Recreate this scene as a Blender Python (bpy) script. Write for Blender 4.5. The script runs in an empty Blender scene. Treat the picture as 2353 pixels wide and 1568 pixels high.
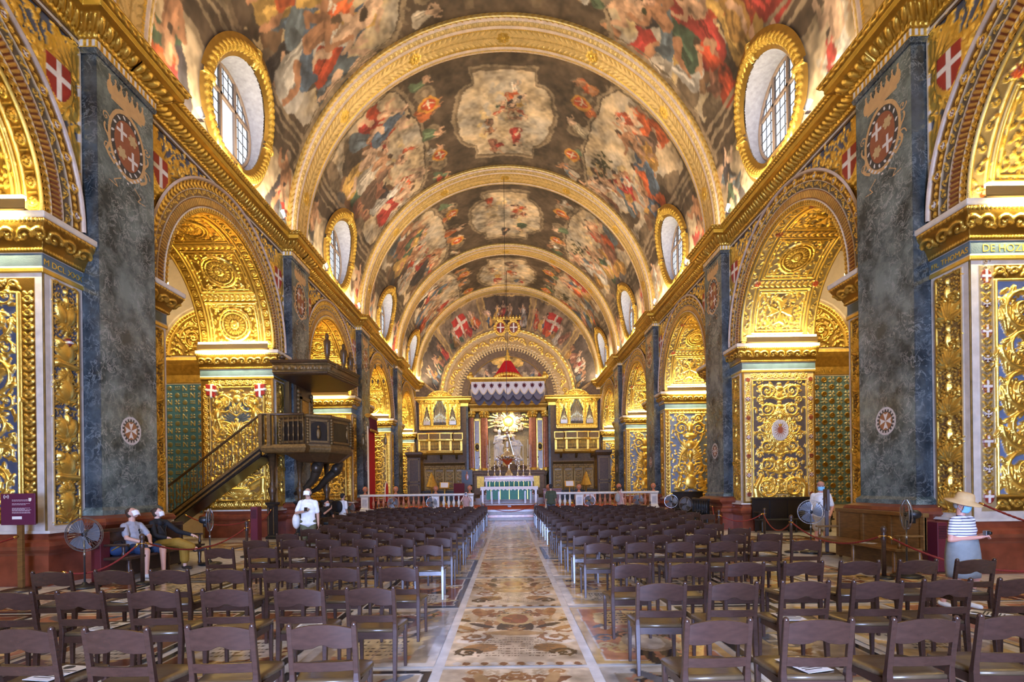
import bpy, bmesh, math, random
import numpy as np
from mathutils import Vector, Matrix

SC = bpy.context.scene
COL = SC.collection
PI = math.pi
R = math.radians

# ------------------------------------------------------------------ camera, light, exposure
CAM_H = 1.70
cam_d = bpy.data.cameras.new('camera')
cam_d.sensor_width = 36.0
cam_d.lens = 36.0 * 1200.0 / 2353.0
cam_d.shift_x = (1176.5 - 1170.0) / 2353.0
cam_d.shift_y = (1120.0 - 784.0) / 2353.0
cam_d.clip_end = 300
cam = bpy.data.objects.new('camera', cam_d)
cam.location = (0, 0, CAM_H)
cam.rotation_euler = (PI / 2, R(0.75), 0)
COL.objects.link(cam)
SC.camera = cam
SC.view_settings.view_transform = 'Standard'
SC.view_settings.look = 'None'
SC.view_settings.gamma = 1.0
SC.view_settings.use_curve_mapping = False
SC.view_settings.exposure = 0.07

world = bpy.data.worlds.new('sky')
SC.world = world
world.use_nodes = True
bg = world.node_tree.nodes['Background']
bg.inputs[0].default_value = (0.86, 0.93, 1.0, 1)
bg.inputs[1].default_value = 1.5

# the shell of the church is drawn in units of 1.15 m, its paving 0.222 units up; UP() turns such a point into metres
KU, KZ = 1.15, -0.255
def UP(x, y, z): return (KU * x, KU * y, KU * z + KZ)
def area_light(name, loc, rot, sx, sy, power, color, spread=180):
    d = bpy.data.lights.new(name, 'AREA')
    d.shape = 'RECTANGLE'; d.size = sx * KU; d.size_y = sy * KU
    d.energy = power * KU * KU; d.color = color; d.spread = R(spread)
    o = bpy.data.objects.new(name, d)
    o.location = UP(*loc); o.rotation_euler = rot
    COL.objects.link(o)
    return o

# nave numbers (units of the shell)
PITCH = 8.15
def YK(k): return 0.95 + PITCH * k          # near edge of pilaster k
PW, XP, XW, XJ = 1.45, 7.10, 7.40, 9.70     # pilaster width, pilaster face, wall face, back of entrance arch
ZB, ZPT, ZC, ZS = 1.30, 9.43, 10.05, 10.15  # pilaster base top, pilaster top, cornice top, vault springing
SP, RI, RO = 6.20, 2.58, 3.30               # chapel arch springing and radii
RV = 7.25
GAP = PITCH - PW
YEND = YK(5)
YREAR = -7.2

WARM = (1.0, 0.80, 0.50)
# daylight entering by the great window and the open door behind the visitor
area_light('daylight_great_window', (0, YREAR + 0.35, 10.5), (R(90), 0, 0), 4.2, 5.0, 1100, (0.74, 0.83, 1.0))
area_light('daylight_open_door', (0, YREAR + 0.35, 2.2), (R(90), 0, 0), 2.8, 4.0, 1250, (0.38, 0.52, 1.0), 70)
# unseen light strips added along the main cornice to wash the vault evenly
for k in range(0, 5):
    for s in (-1, 1):
        area_light('cornice_fill', (s * 6.95, YK(k) + PW + GAP / 2, ZC + 0.10), (0, R(180 - s * 24), 0), 0.12, 6.2, 320, (1.0, 0.82, 0.56))

# ------------------------------------------------------------------ materials
MATS = {}
def nt(m):
    m.use_nodes = True
    t = m.node_tree
    return t, t.nodes['Principled BSDF'], t.links

def mat(name, base=(.5, .5, .5), rough=.5, metal=0.0, var=0.0, vscale=8.0, bump=0.0, bscale=40.0,
        attr=False, emit=None, estr=1.0, alpha_metal=False, coat=0.0, stretch=None, spec=0.5, detail=4):
    m = bpy.data.materials.new(name); MATS[name] = m
    t, b, L = nt(m)
    b.inputs['Roughness'].default_value = rough
    b.inputs['Metallic'].default_value = metal
    b.inputs['Coat Weight'].default_value = coat
    b.inputs['Specular IOR Level'].default_value = spec
    b.inputs['Base Color'].default_value = (*base, 1)
    tc = t.nodes.new('ShaderNodeTexCoord')
    vec = tc.outputs['Object']
    if stretch:
        mp = t.nodes.new('ShaderNodeMapping'); mp.inputs['Scale'].default_value = stretch
        L.new(vec, mp.inputs[0]); vec = mp.outputs[0]
    src = None
    if attr:
        a = t.nodes.new('ShaderNodeVertexColor'); a.layer_name = 'Col'
        src = a.outputs['Color']
        if alpha_metal:
            mm = t.nodes.new('ShaderNodeMath'); mm.operation = 'MULTIPLY'; mm.inputs[1].default_value = metal
            L.new(a.outputs['Alpha'], mm.inputs[0]); L.new(mm.outputs[0], b.inputs['Metallic'])
    if var > 0:
        n = t.nodes.new('ShaderNodeTexNoise'); n.inputs['Scale'].default_value = vscale; n.inputs['Detail'].default_value = detail
        L.new(vec, n.inputs['Vector'])
        r = t.nodes.new('ShaderNodeMapRange'); r.inputs[1].default_value = .25; r.inputs[2].default_value = .75
        r.inputs[3].default_value = 1 - var; r.inputs[4].default_value = 1 + var
        L.new(n.outputs['Fac'], r.inputs[0])
        mx = t.nodes.new('ShaderNodeVectorMath'); mx.operation = 'SCALE'
        if src is not None: L.new(src, mx.inputs[0])
        else: mx.inputs[0].default_value = base
        L.new(r.outputs[0], mx.inputs['Scale'])
        src = mx.outputs[0]
    if src is not None: L.new(src, b.inputs['Base Color'])
    if bump > 0:
        n2 = t.nodes.new('ShaderNodeTexNoise'); n2.inputs['Scale'].default_value = bscale; n2.inputs['Detail'].default_value = 3
        L.new(vec, n2.inputs['Vector'])
        bp = t.nodes.new('ShaderNodeBump'); bp.inputs['Strength'].default_value = bump; bp.inputs['Distance'].default_value = .02
        L.new(n2.outputs['Fac'], bp.inputs['Height']); L.new(bp.outputs[0], b.inputs['Normal'])
    if emit:
        b.inputs['Emission Color'].default_value = (*emit, 1); b.inputs['Emission Strength'].default_value = estr
    return m

GOLD = (0.86, 0.585, 0.12)
mat('gilding', GOLD, .32, .80, .25, 6, .25, 60)
mat('carved_gilding', GOLD, .31, .84, .20, 5, .2, 70, attr=True, alpha_metal=True)
mat('dull_gilding', (.50, .30, .055), .42, .75, .3, 9, .3, 60)
mat('fresco', (.5, .5, .5), .75, 0, .16, 3.2, attr=True, detail=8)
mat('inlaid_marble', (.5, .5, .5), .17, 0, .28, 6.0, attr=True, spec=.55, detail=8)
mat('crest_inlay', (.5, .5, .5), .25, 0, .12, 10, attr=True)
mat('joint_marble', (.64, .61, .57), .18, 0, .22, 5)
mat('step_marble', (.26, .17, .13), .3, 0, .25, 6)
mat('white_marble', (.66, .62, .56), .3, 0, .12, 7)
mat('statue_marble', (.86, .83, .78), .35, 0, .05, 7)
mat('limestone', (.50, .40, .28), .6, 0, .1, 6)
mat('plaster_grey', (.46, .44, .44), .7, 0, .1, 5)
mat('gilded_plaster', (.40, .25, .08), .5, .35, .35, 6, .4, 25)
mat('red_marble', (.20, .050, .024), .28, 0, .38, 4.5, detail=8)
mat('sienna_marble', (.42, .15, .075), .25, 0, .35, 6, detail=8)
mat('grey_marble', (.42, .41, .42), .3, 0, .25, 6, detail=8)
mat('dark_wood', (.050, .026, .017), .36, 0, .3, 10, stretch=(1, 1, 6))
mat("chair_wood", (.040, .018, .012), .27, 0, .22, 9, stretch=(1.5, 4, 5), spec=.6)
mat('seat_wood', (.085, .055, .028), .30, 0, .3, 9, stretch=(1, 6, 1), spec=.6)
mat('bench_wood', (.17, .085, .025), .32, 0, .35, 6, stretch=(1, 1, 7))
mat('walnut', (.072, .038, .015), .38, .1, .4, 12)
mat('walnut_gilt', (.165, .10, .034), .4, .4, .4, 14, .4, 60)
mat('black_wood', (.012, .010, .009), .35)
mat('fan_blade', (.10, .105, .12), .35)
mat('black_plastic', (.012, .012, .013), .4)
mat('grey_steel', (.35, .36, .38), .3, .9)
mat('silver', (.80, .80, .84), .18, 1.0)
mat('pipe_tin', (.70, .70, .70), .25, .9)
mat('brass', (.8, .52, .16), .25, 1.0)
mat('red_rope', (.20, .014, .009), .75, 0, .3, 60)
mat('red_cloth', (.50, .006, .012), .8, 0, .1, 4)
mat('carpet_red', (.42, .07, .025), .9, 0, .2, 12)
mat('dark_red_velvet', (.10, .006, .010), .8)
mat('white_cloth', (.80, .77, .74), .8)
mat('cream_cloth', (.80, .66, .44), .7, 0, .1, 8)
mat('grey_lining', (.20, .19, .22), .8)
mat('green_silk', (.0, .15, .075), .5, 0, .2, 14)
mat('wax', (.82, .76, .62), .45)
mat('paper', (.75, .74, .72), .7)
mat('ink', (.05, .05, .05), .7)
mat('sign_purple', (.11, .018, .05), .45)
mat('sign_print', (.55, .45, .50), .6)
mat('lamp_shield', (.30, .19, .055), .6)
mat('lit_strip', (1, .8, .4), .5, emit=(1.0, .80, .42), estr=14)
mat('lamp_lens', (1, 1, 1), .5, emit=(1.0, .93, .80), estr=22)
mat('lamp_body', (.55, .52, .48), .5)
mat('window_wood', (.30, .22, .17), .6)
mat('window_lead', (.10, .10, .11), .6)
mat('reveal_plaster', (.27, .28, .34), .7, 0, .22, 9)
mat('blue_ground', (.09, .12, .20), .7)
mat('brown_rock', (.15, .10, .06), .7, 0, .3, 8)
mat('dark_bronze', (.06, .045, .03), .4, .5)
mat('speaker_black', (.01, .011, .014), .5)
# thin window glass
g = bpy.data.materials.new('window_glass'); MATS['window_glass'] = g
t, b, L = nt(g)
tr = t.nodes.new('ShaderNodeBsdfTransparent'); tr.inputs[0].default_value = (.95, .97, 1, 1)
gl = t.nodes.new('ShaderNodeBsdfGlossy'); gl.inputs['Roughness'].default_value = .05
mx = t.nodes.new('ShaderNodeMixShader'); mx.inputs[0].default_value = .06
L.new(tr.outputs[0], mx.inputs[1]); L.new(gl.outputs[0], mx.inputs[2])
L.new(mx.outputs[0], t.nodes['Material Output'].inputs[0])

def veined(name, c0, c1, cv, rough=.22, scale=1.6):
    """polished marble with cloudy ground and thin pale veins"""
    m = bpy.data.materials.new(name); MATS[name] = m
    t, b, L = nt(m)
    b.inputs['Roughness'].default_value = rough
    tc = t.nodes.new('ShaderNodeTexCoord')
    n = t.nodes.new('ShaderNodeTexNoise'); n.inputs['Scale'].default_value = scale; n.inputs['Detail'].default_value = 9; n.inputs['Roughness'].default_value = .65
    L.new(tc.outputs['Object'], n.inputs['Vector'])
    cr = t.nodes.new('ShaderNodeValToRGB')
    cr.color_ramp.elements[0].position = .40; cr.color_ramp.elements[0].color = (*c0, 1)
    cr.color_ramp.elements[1].position = .62; cr.color_ramp.elements[1].color = (*c1, 1)
    L.new(n.outputs['Fac'], cr.inputs[0])
    n2 = t.nodes.new('ShaderNodeTexNoise'); n2.inputs['Scale'].default_value = scale * 3.3; n2.inputs['Detail'].default_value = 7
    n2.inputs['Distortion'].default_value = .7; n2.inputs['Roughness'].default_value = .6
    L.new(tc.outputs['Object'], n2.inputs['Vector'])
    v = t.nodes.new('ShaderNodeValToRGB')
    e = v.color_ramp.elements
    e[0].position = .468; e[0].color = (0, 0, 0, 1); e[1].position = .50; e[1].color = (1, 1, 1, 1)
    e2 = e.new(.532); e2.color = (0, 0, 0, 1)
    L.new(n2.outputs['Fac'], v.inputs[0])
    n3 = t.nodes.new('ShaderNodeTexNoise'); n3.inputs['Scale'].default_value = scale * .8; n3.inputs['Detail'].default_value = 3
    L.new(tc.outputs['Object'], n3.inputs['Vector'])
    mr = t.nodes.new('ShaderNodeMapRange'); mr.inputs[1].default_value = .34; mr.inputs[2].default_value = .62; mr.inputs[4].default_value = .62
    L.new(n3.outputs['Fac'], mr.inputs[0])
    mu = t.nodes.new('ShaderNodeMath'); mu.operation = 'MULTIPLY'
    L.new(v.outputs[0], mu.inputs[0]); L.new(mr.outputs[0], mu.inputs[1])
    mixc = t.nodes.new('ShaderNodeMix'); mixc.data_type = 'RGBA'
    L.new(mu.outputs[0], mixc.inputs[0]); L.new(cr.outputs[0], mixc.inputs[6]); mixc.inputs[7].default_value = (*cv, 1)
    L.new(mixc.outputs[2], b.inputs['Base Color'])
    return m
mat('cabinet_red', (.11, .014, .022), .4)
veined('green_marble', (.026, .042, .042), (.175, .225, .205), (.48, .52, .48))
veined('dark_green_marble', (.018, .026, .032), (.075, .095, .105), (.26, .29, .29))

ORD = ['first', 'second', 'third', 'fourth', 'fifth', 'sixth', 'seventh', 'eighth', 'ninth', 'tenth', 'eleventh', 'twelfth', 'thirteenth', 'fourteenth', 'fifteenth', 'sixteenth', 'seventeenth', 'eighteenth']
SIDE = {-1: 'pulpit side', 1: 'far side'}
# ------------------------------------------------------------------ mesh helpers
def mk(name, V, F, mats, smooth=False, col=None, mi=None):
    me = bpy.data.meshes.new(name)
    V = np.asarray(V, dtype=np.float32)
    if isinstance(F, np.ndarray):
        n, k = F.shape
        me.vertices.add(len(V)); me.vertices.foreach_set('co', V.ravel())
        me.loops.add(n * k); me.loops.foreach_set('vertex_index', F.astype(np.int32).ravel())
        me.polygons.add(n)
        me.polygons.foreach_set('loop_start', np.arange(0, n * k, k, dtype=np.int32))
        me.polygons.foreach_set('loop_total', np.full(n, k, dtype=np.int32))
        me.update(calc_edges=True)
    else:
        me.from_pydata(V.tolist(), [], [tuple(f) for f in F])
    for m in (mats if isinstance(mats, (list, tuple)) else [mats]):
        me.materials.append(MATS[m])
    if mi is not None and len(mi): me.polygons.foreach_set('material_index', np.asarray(mi, dtype=np.int32))
    if smooth: me.polygons.foreach_set('use_smooth', np.ones(len(me.polygons), dtype=bool))
    if col is not None:
        a = me.color_attributes.new('Col', 'FLOAT_COLOR', 'POINT')
        a.data.foreach_set('color', np.asarray(col, dtype=np.float32).ravel())
    me.update()
    return me

class MB:
    """collects shapes that become one mesh"""
    def __init__(s): s.V = []; s.F = []; s.mi = []; s.n = 0
    def add(s, V, F, mi=0):
        V = np.asarray(V, dtype=float)
        s.V.append(V); s.F += [tuple(i + s.n for i in f) for f in F]; s.mi += [mi] * len(F); s.n += len(V)
        return s
    def box(s, x0, x1, y0, y1, z0, z1, mi=0, M=None):
        V = np.array([(x, y, z) for z in (z0, z1) for y in (y0, y1) for x in (x0, x1)], float)
        F = [(0, 2, 3, 1), (4, 5, 7, 6), (0, 1, 5, 4), (2, 6, 7, 3), (0, 4, 6, 2), (1, 3, 7, 5)]
        if M is not None: V = xf(V, M)
        return s.add(V, F, mi)
    def loft(s, rings, mi=0, caps=True, closed=True):
        n = len(rings[0]); V = np.concatenate([np.asarray(r, float) for r in rings]); F = []
        for i in range(len(rings) - 1):
            for j in range(n if closed else n - 1):
                k = (j + 1) % n
                F.append((i * n + j, i * n + k, (i + 1) * n + k, (i + 1) * n + j))
        if caps:
            F.append(tuple(range(n))[::-1]); F.append(tuple((len(rings) - 1) * n + j for j in range(n)))
        return s.add(V, F, mi)
    def lathe(s, prof, n=16, c=(0, 0, 0), mi=0, M=None, arc=None):
        a = np.linspace(0, 2 * PI, n, endpoint=False)
        rings = [np.stack([r * np.cos(a), r * np.sin(a), np.full(n, z)], 1) for r, z in prof]
        if M is not None: rings = [xf(r, M) for r in rings]
        return s.loft([r + np.array(c) for r in rings], mi)
    def tube(s, pts, r, n=8, mi=0, closed=False):
        P = np.asarray(pts, float); m = len(P)
        r = np.full(m, r) if np.isscalar(r) else np.asarray(r, float)
        T = np.gradient(P, axis=0); T /= np.linalg.norm(T, axis=1)[:, None] + 1e-9
        u = np.cross(T[0], (0, 0, 1.0))
        if np.linalg.norm(u) < 1e-3: u = np.cross(T[0], (1.0, 0, 0))
        u /= np.linalg.norm(u); a = np.linspace(0, 2 * PI, n, endpoint=False); rings = []
        for i in range(m):
            u = u - T[i] * np.dot(u, T[i]); u /= np.linalg.norm(u) + 1e-9
            w = np.cross(T[i], u)
            rings.append(P[i] + r[i] * (np.cos(a)[:, None] * u + np.sin(a)[:, None] * w))
        return s.loft(rings, mi)
    def prism(s, poly, d0, d1, axis='y', mi=0, M=None):
        P = np.asarray(poly, float); n = len(P)
        def put(d):
            z = np.full(n, d)
            return {'y': np.stack([P[:, 0], z, P[:, 1]], 1), 'x': np.stack([z, P[:, 0], P[:, 1]], 1), 'z': np.stack([P[:, 0], P[:, 1], z], 1)}[axis]
        A, B = put(d0), put(d1)
        if M is not None: A, B = xf(A, M), xf(B, M)
        return s.loft([A, B], mi)
    def ball(s, c, r, n=12, m=8, mi=0, M=None):
        rx, ry, rz = (r, r, r) if np.isscalar(r) else r
        rings = []
        a = np.linspace(0, 2 * PI, n, endpoint=False)
        for t in np.linspace(-PI / 2 + .12, PI / 2 - .12, m):
            rings.append(np.stack([rx * math.cos(t) * np.cos(a), ry * math.cos(t) * np.sin(a), np.full(n, rz * math.sin(t))], 1))
        if M is not None: rings = [xf(q, M) for q in rings]
        return s.loft([q + np.array(c) for q in rings], mi)
    def rects(s, prof, x0, x1, y0, y1, mi=0):
        """moulded block: profile of (outset, z) carried round a rectangle"""
        return s.loft([[(x0 - o, y0 - o, z), (x1 + o, y0 - o, z), (x1 + o, y1 + o, z), (x0 - o, y1 + o, z)] for o, z in prof], mi)
    def mesh(s, name, mats, smooth=False):
        return mk(name, np.concatenate(s.V), s.F, mats, smooth, mi=s.mi)

def xf(V, M):
    M = np.array(M); V = np.asarray(V, float)
    return V @ M[:3, :3].T + M[:3, 3]
def TR(x=0, y=0, z=0, rx=0, ry=0, rz=0, s=1):
    return Matrix.Translation((x, y, z)) @ Matrix.Rotation(rz, 4, 'Z') @ Matrix.Rotation(ry, 4, 'Y') @ Matrix.Rotation(rx, 4, 'X') @ Matrix.Scale(s, 4)

def bevelled(me, w=.004, seg=2):
    bm = bmesh.new(); bm.from_mesh(me)
    bmesh.ops.remove_doubles(bm, verts=bm.verts, dist=1e-5)
    bmesh.ops.recalc_face_normals(bm, faces=bm.faces)
    ed = [e for e in bm.edges if len(e.link_faces) == 2 and e.calc_face_angle(0) > .6]
    bmesh.ops.bevel(bm, geom=ed, offset=w, segments=seg, affect='EDGES', clamp_overlap=True)
    bm.to_mesh(me); bm.free()
    return me
def fixn(me):
    bm = bmesh.new(); bm.from_mesh(me)
    bmesh.ops.recalc_face_normals(bm, faces=bm.faces)
    bm.to_mesh(me); bm.free()
    return me

def obj(name, me, parent=None, loc=None, rot=None):
    o = bpy.data.objects.new(name, me)
    COL.objects.link(o)
    if parent is not None: o.parent = parent
    if loc is not None: o.location = loc
    if rot is not None: o.rotation_euler = rot
    return o
def tag(o, label, cat, group=None):
    o['label'] = label; o['category'] = cat
    if group: o['group'] = group
    return o
def thing(name, label, cat, loc=(0, 0, 0), rotz=0, group=None):
    o = obj(name, None, None, loc, (0, 0, rotz))
    o.empty_display_size = .2
    return tag(o, label, cat, group)
def struct(o):
    o['kind'] = 'structure'
    return o
def copy_tree(o, loc=None, rotz=None, parent=None):
    c = o.copy(); COL.objects.link(c); c.parent = parent
    if loc is not None: c.location = loc
    if rotz is not None: c.rotation_euler = (0, 0, rotz)
    for ch in list(o.children):
        if ch is not c: copy_tree(ch, parent=c)
    return c

# ------------------------------------------------------------------ carving canvas
BLUE = (.065, .085, .14); TEAL = (.05, .15, .23); CREAM = (.70, .58, .42); STONE = (.60, .55, .50); REDP = (.26, .035, .025)
BROWN = (.085, .045, .025); WHITE = (.75, .72, .68); GREY = (.36, .36, .40); PINK = (.56, .44, .36)
class Canvas:
    """a sheet of relief: height, colour and leaf-gilding per sample"""
    def __init__(s, w, h, res, ground=GOLD, gold=1.0, seed=0):
        s.w, s.h = w, h
        s.nx = max(3, int(round(w / res)) + 1); s.ny = max(3, int(round(h / res)) + 1)
        s.x = np.linspace(0, w, s.nx); s.y = np.linspace(0, h, s.ny)
        s.H = np.zeros((s.ny, s.nx), np.float32)
        s.C = np.empty((s.ny, s.nx, 4), np.float32); s.C[:] = (*ground, gold)
        s.rng = random.Random(seed)
        s.col = (*GOLD, 1.0)
        s.base = 0.0
    def win(s, x0, x1, y0, y1):
        i0 = max(0, int(np.searchsorted(s.x, x0)) - 1); i1 = min(s.nx, int(np.searchsorted(s.x, x1)) + 1)
        j0 = max(0, int(np.searchsorted(s.y, y0)) - 1); j1 = min(s.ny, int(np.searchsorted(s.y, y1)) + 1)
        if i1 <= i0 or j1 <= j0: return None
        return slice(j0, j1), slice(i0, i1), s.x[None, i0:i1], s.y[j0:j1, None]
    def put(s, J, I, hn, ins, col=None):
        H = s.H[J, I]; up = ins & (hn >= H)
        H[up] = hn[up]
        s.C[J, I][up] = s.col if col is None else ((*col, 0.0) if len(col) == 3 else col)
    def seg(s, x0, y0, x1, y1, r0, r1, h, col=None, flat=False):
        r = max(r0, r1)
        w = s.win(min(x0, x1) - r, max(x0, x1) + r, min(y0, y1) - r, max(y0, y1) + r)
        if not w: return
        J, I, X, Y = w
        dx, dy = x1 - x0, y1 - y0; L2 = dx * dx + dy * dy + 1e-12
        t = np.clip(((X - x0) * dx + (Y - y0) * dy) / L2, 0, 1)
        rr = r0 + (r1 - r0) * t
        q = ((X - x0 - t * dx) ** 2 + (Y - y0 - t * dy) ** 2) / (rr * rr + 1e-12)
        ins = q < 1
        hn = s.base + (np.full(q.shape, h) if flat else h * np.sqrt(np.clip(1 - q, 0, 1)) * np.clip(rr / r, .35, 1))
        s.put(J, I, hn, ins, col)
    def stroke(s, pts, r0, r1=None, h=.03, col=None, flat=False):
        r1 = r0 if r1 is None else r1; n = len(pts) - 1
        for i in range(n):
            a = r0 + (r1 - r0) * i / n; b = r0 + (r1 - r0) * (i + 1) / n
            s.seg(*pts[i], *pts[i + 1], a, b, h, col, flat)
    def ell(s, cx, cy, rx, ry=None, ang=0, h=.03, col=None, flat=False, groove=False):
        ry = rx if ry is None else ry; r = max(rx, ry)
        w = s.win(cx - r, cx + r, cy - r, cy + r)
        if not w: return
        J, I, X, Y = w
        c, n = math.cos(ang), math.sin(ang)
        u = ((X - cx) * c + (Y - cy) * n) / rx; v = (-(X - cx) * n + (Y - cy) * c) / ry
        q = u * u + v * v; ins = q < 1
        hn = np.full(q.shape, h) if flat else h * np.sqrt(np.clip(1 - q, 0, 1))
        if groove: hn = hn * (.45 + .55 * np.clip(np.abs(v) * 3, 0, 1))
        s.put(J, I, s.base + hn, ins, col)
    def poly(s, P, h=.02, col=None):
        P = np.asarray(P, float)
        w = s.win(P[:, 0].min(), P[:, 0].max(), P[:, 1].min(), P[:, 1].max())
        if not w: return
        J, I, X, Y = w
        ins = np.zeros((Y.shape[0], X.shape[1]), bool); n = len(P)
        for i in range(n):
            xa, ya = P[i]; xb, yb = P[(i + 1) % n]
            if ya == yb: continue
            cond = (ya > Y) != (yb > Y)
            ins ^= cond & (X < (xb - xa) * (Y - ya) / (yb - ya) + xa)
        s.put(J, I, np.full(ins.shape, s.base + h), ins, col)
    def rect(s, x0, y0, x1, y1, h=.02, col=None): s.poly([(x0, y0), (x1, y0), (x1, y1), (x0, y1)], h, col)
    def frame(s, x0, y0, x1, y1, t, h=.03, col=None, rnd=True):
        for a in ((x0, y0, x1, y0), (x1, y0, x1, y1), (x1, y1, x0, y1), (x0, y1, x0, y0)): s.seg(*a, t / 2, t / 2, h, col, not rnd)
    def ring(s, cx, cy, r, t, h=.03, col=None, n=None):
        n = n or max(12, int(r * 40)); a = np.linspace(0, 2 * PI, n + 1)
        s.stroke([(cx + r * math.cos(k), cy + r * math.sin(k)) for k in a], t, t, h, col)
    def leaf(s, x, y, ang, L, W, h=.03, col=None):
        s.ell(x + math.cos(ang) * L / 2, y + math.sin(ang) * L / 2, L / 2, W / 2, ang, h, col, groove=True)
    def flower(s, x, y, r, n=6, h=.03, col=None):
        o = s.rng.random() * 6
        for k in range(n):
            a = o + 2 * PI * k / n; s.ell(x + math.cos(a) * r * .58, y + math.sin(a) * r * .58, r * .44, r * .32, a, h, col, groove=True)
        s.ell(x, y, r * .3, h=h * 1.35, col=col)
    def scroll(s, x, y, r, d=1, a0=0, turns=1.6, t=.025, h=.035, leaves=True, col=None):
        n = int(16 * turns); P = []
        for k in range(n + 1):
            f = k / n; a = a0 + d * 2 * PI * turns * f; rr = r * (1 - f) ** .85 + r * .10
            P.append((x + rr * math.cos(a), y + rr * math.sin(a)))
        s.stroke(P, t, t * .6, h, col)
        s.flower(x, y, r * .30, 6, h * 1.15, col)
        if leaves:
            for k in range(0, int(n * .62), 2):
                (xa, ya), (xb, yb) = P[k], P[k + 1]
                tg = math.atan2(yb - ya, xb - xa)
                s.leaf(xa, ya, tg - d * .75, r * .55, r * .24, h * .85, col)
                if k % 4 == 0: s.leaf(xa, ya, tg + d * .8, r * .34, r * .17, h * .7, col)
    def plume(s, x, y, r, a0=PI / 2, spread=1.25, n=7, h=.035, col=None):
        for k in range(n):
            f = (k / (n - 1) - .5) * 2; a = a0 + f * spread
            s.leaf(x, y, a, r * (1 - .35 * abs(f)), r * .26, h * (1 - .2 * abs(f)), col)
    def cross8(s, x, y, r, h=.025, col=None, ang=0):
        for k in range(4):
            a = ang + k * PI / 2; ca, sa = math.cos(a), math.sin(a)
            L = [(0, 0), (1, .42), (.78, 0), (1, -.42)]
            s.poly([(x + r * (u * ca - v * sa), y + r * (u * sa + v * ca)) for u, v in L], h, col)
    def shield(s, x, y, r, h=.05, kind=0):
        """red shield with the white cross, in a gilt cartouche"""
        for k in range(14):
            a = 2 * PI * k / 14; s.ell(x + r * .86 * math.cos(a), y + r * 1.12 * math.sin(a), r * .30, r * .2, a + .9, h, groove=True)
        s.ell(x, y, r * .80, r * 1.02, 0, h * 1.15, (*GOLD, 1), flat=True)
        P = [(x - r * .62, y + r * .8), (x + r * .62, y + r * .8), (x + r * .62, y - r * .15), (x + r * .32, y - r * .68), (x, y - r * .88), (x - r * .32, y - r * .68), (x - r * .62, y - r * .15)]
        s.poly(P, h * 1.3, (.33, .022, .018))
        w = r * .13
        s.rect(x - w, y - r * .8, x + w, y + r * .8, h * 1.34, (.78, .74, .70)); s.rect(x - r * .6, y + r * .02, x + r * .6, y + r * .02 + 2 * w, h * 1.34, (.78, .74, .70))
        s.plume(x, y + r * .95, r * .7, PI / 2, 1.1, 7, h)
    def mirror(s):
        Hf = s.H[:, ::-1]; up = Hf > s.H
        s.H = np.maximum(s.H, Hf); s.C = np.where(up[..., None], s.C[:, ::-1], s.C)
    def filler(s, x0, y0, x1, y1, step, h=.02, col=None):
        ny = int((y1 - y0) / step); nx = max(1, int((x1 - x0) / step)); g = s.rng
        for j in range(ny + 1):
            for i in range(nx + 1):
                x = x0 + (i + .5 * (j % 2)) * step + g.uniform(-.3, .3) * step; y = y0 + j * step + g.uniform(-.3, .3) * step
                if x > x1 or y > y1: continue
                if g.random() < .2: s.flower(x, y, step * .38, 5, h * 1.1, col)
                else: s.leaf(x, y, g.uniform(0, 6.28), step * .95, step * .40, h, col)
    def band(s, x0, y0, x1, y1, kind, step, h=.02, col=None):
        """running ornament along the longer side"""
        hor = (x1 - x0) >= (y1 - y0); L = (x1 - x0) if hor else (y1 - y0); w = (y1 - y0) if hor else (x1 - x0)
        n = max(1, int(round(L / step))); st = L / n
        def P(u, v): return (x0 + u, y0 + v) if hor else (x0 + v, y0 + u)
        def A(a): return a if hor else PI / 2 - a
        for k in range(n):
            u = (k + .5) * st; c = P(u, w / 2)
            if kind == 'egg':
                s.ell(*c, *((st * .34, w * .46) if hor else (w * .46, st * .34)), 0, h * 1.3, col)
                s.seg(*P(u - st / 2, 0), *P(u - st / 2, w), st * .1, st * .06, h, col)
            elif kind == 'leaf':
                s.leaf(*P(u - st * .45, w / 2), A(.55), st * 1.0, w * .42, h, col); s.leaf(*P(u - st * .45, w / 2), A(-.55), st * 1.0, w * .42, h, col)
            elif kind == 'wave':
                d = 1 if k % 2 else -1
                s.scroll(*c, w * .36, d if hor else -d, 0 if d > 0 else PI, 1.1, w * .07, h, False, col); s.leaf(*P(u + st * .2, w / 2), A(d * .8), st * .5, w * .26, h, col)
            elif kind == 'bead': s.ell(*c, st * .42, st * .42, 0, h, col)
            elif kind == 'dent':
                a, b_ = P(u - st * .27, w * .04), P(u + st * .27, w * .96); s.rect(min(a[0], b_[0]), min(a[1], b_[1]), max(a[0], b_[0]), max(a[1], b_[1]), h, col)
            elif kind == 'disc':
                s.ring(*c, w * .40, w * .07, h, col); s.flower(*c, w * .28, 6, h, col)
                s.leaf(*P(u + st / 2, w / 2), A(PI / 2), w * .4, w * .2, h * .8, col); s.leaf(*P(u + st / 2, w / 2), A(-PI / 2), w * .4, w * .2, h * .8, col)
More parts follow.
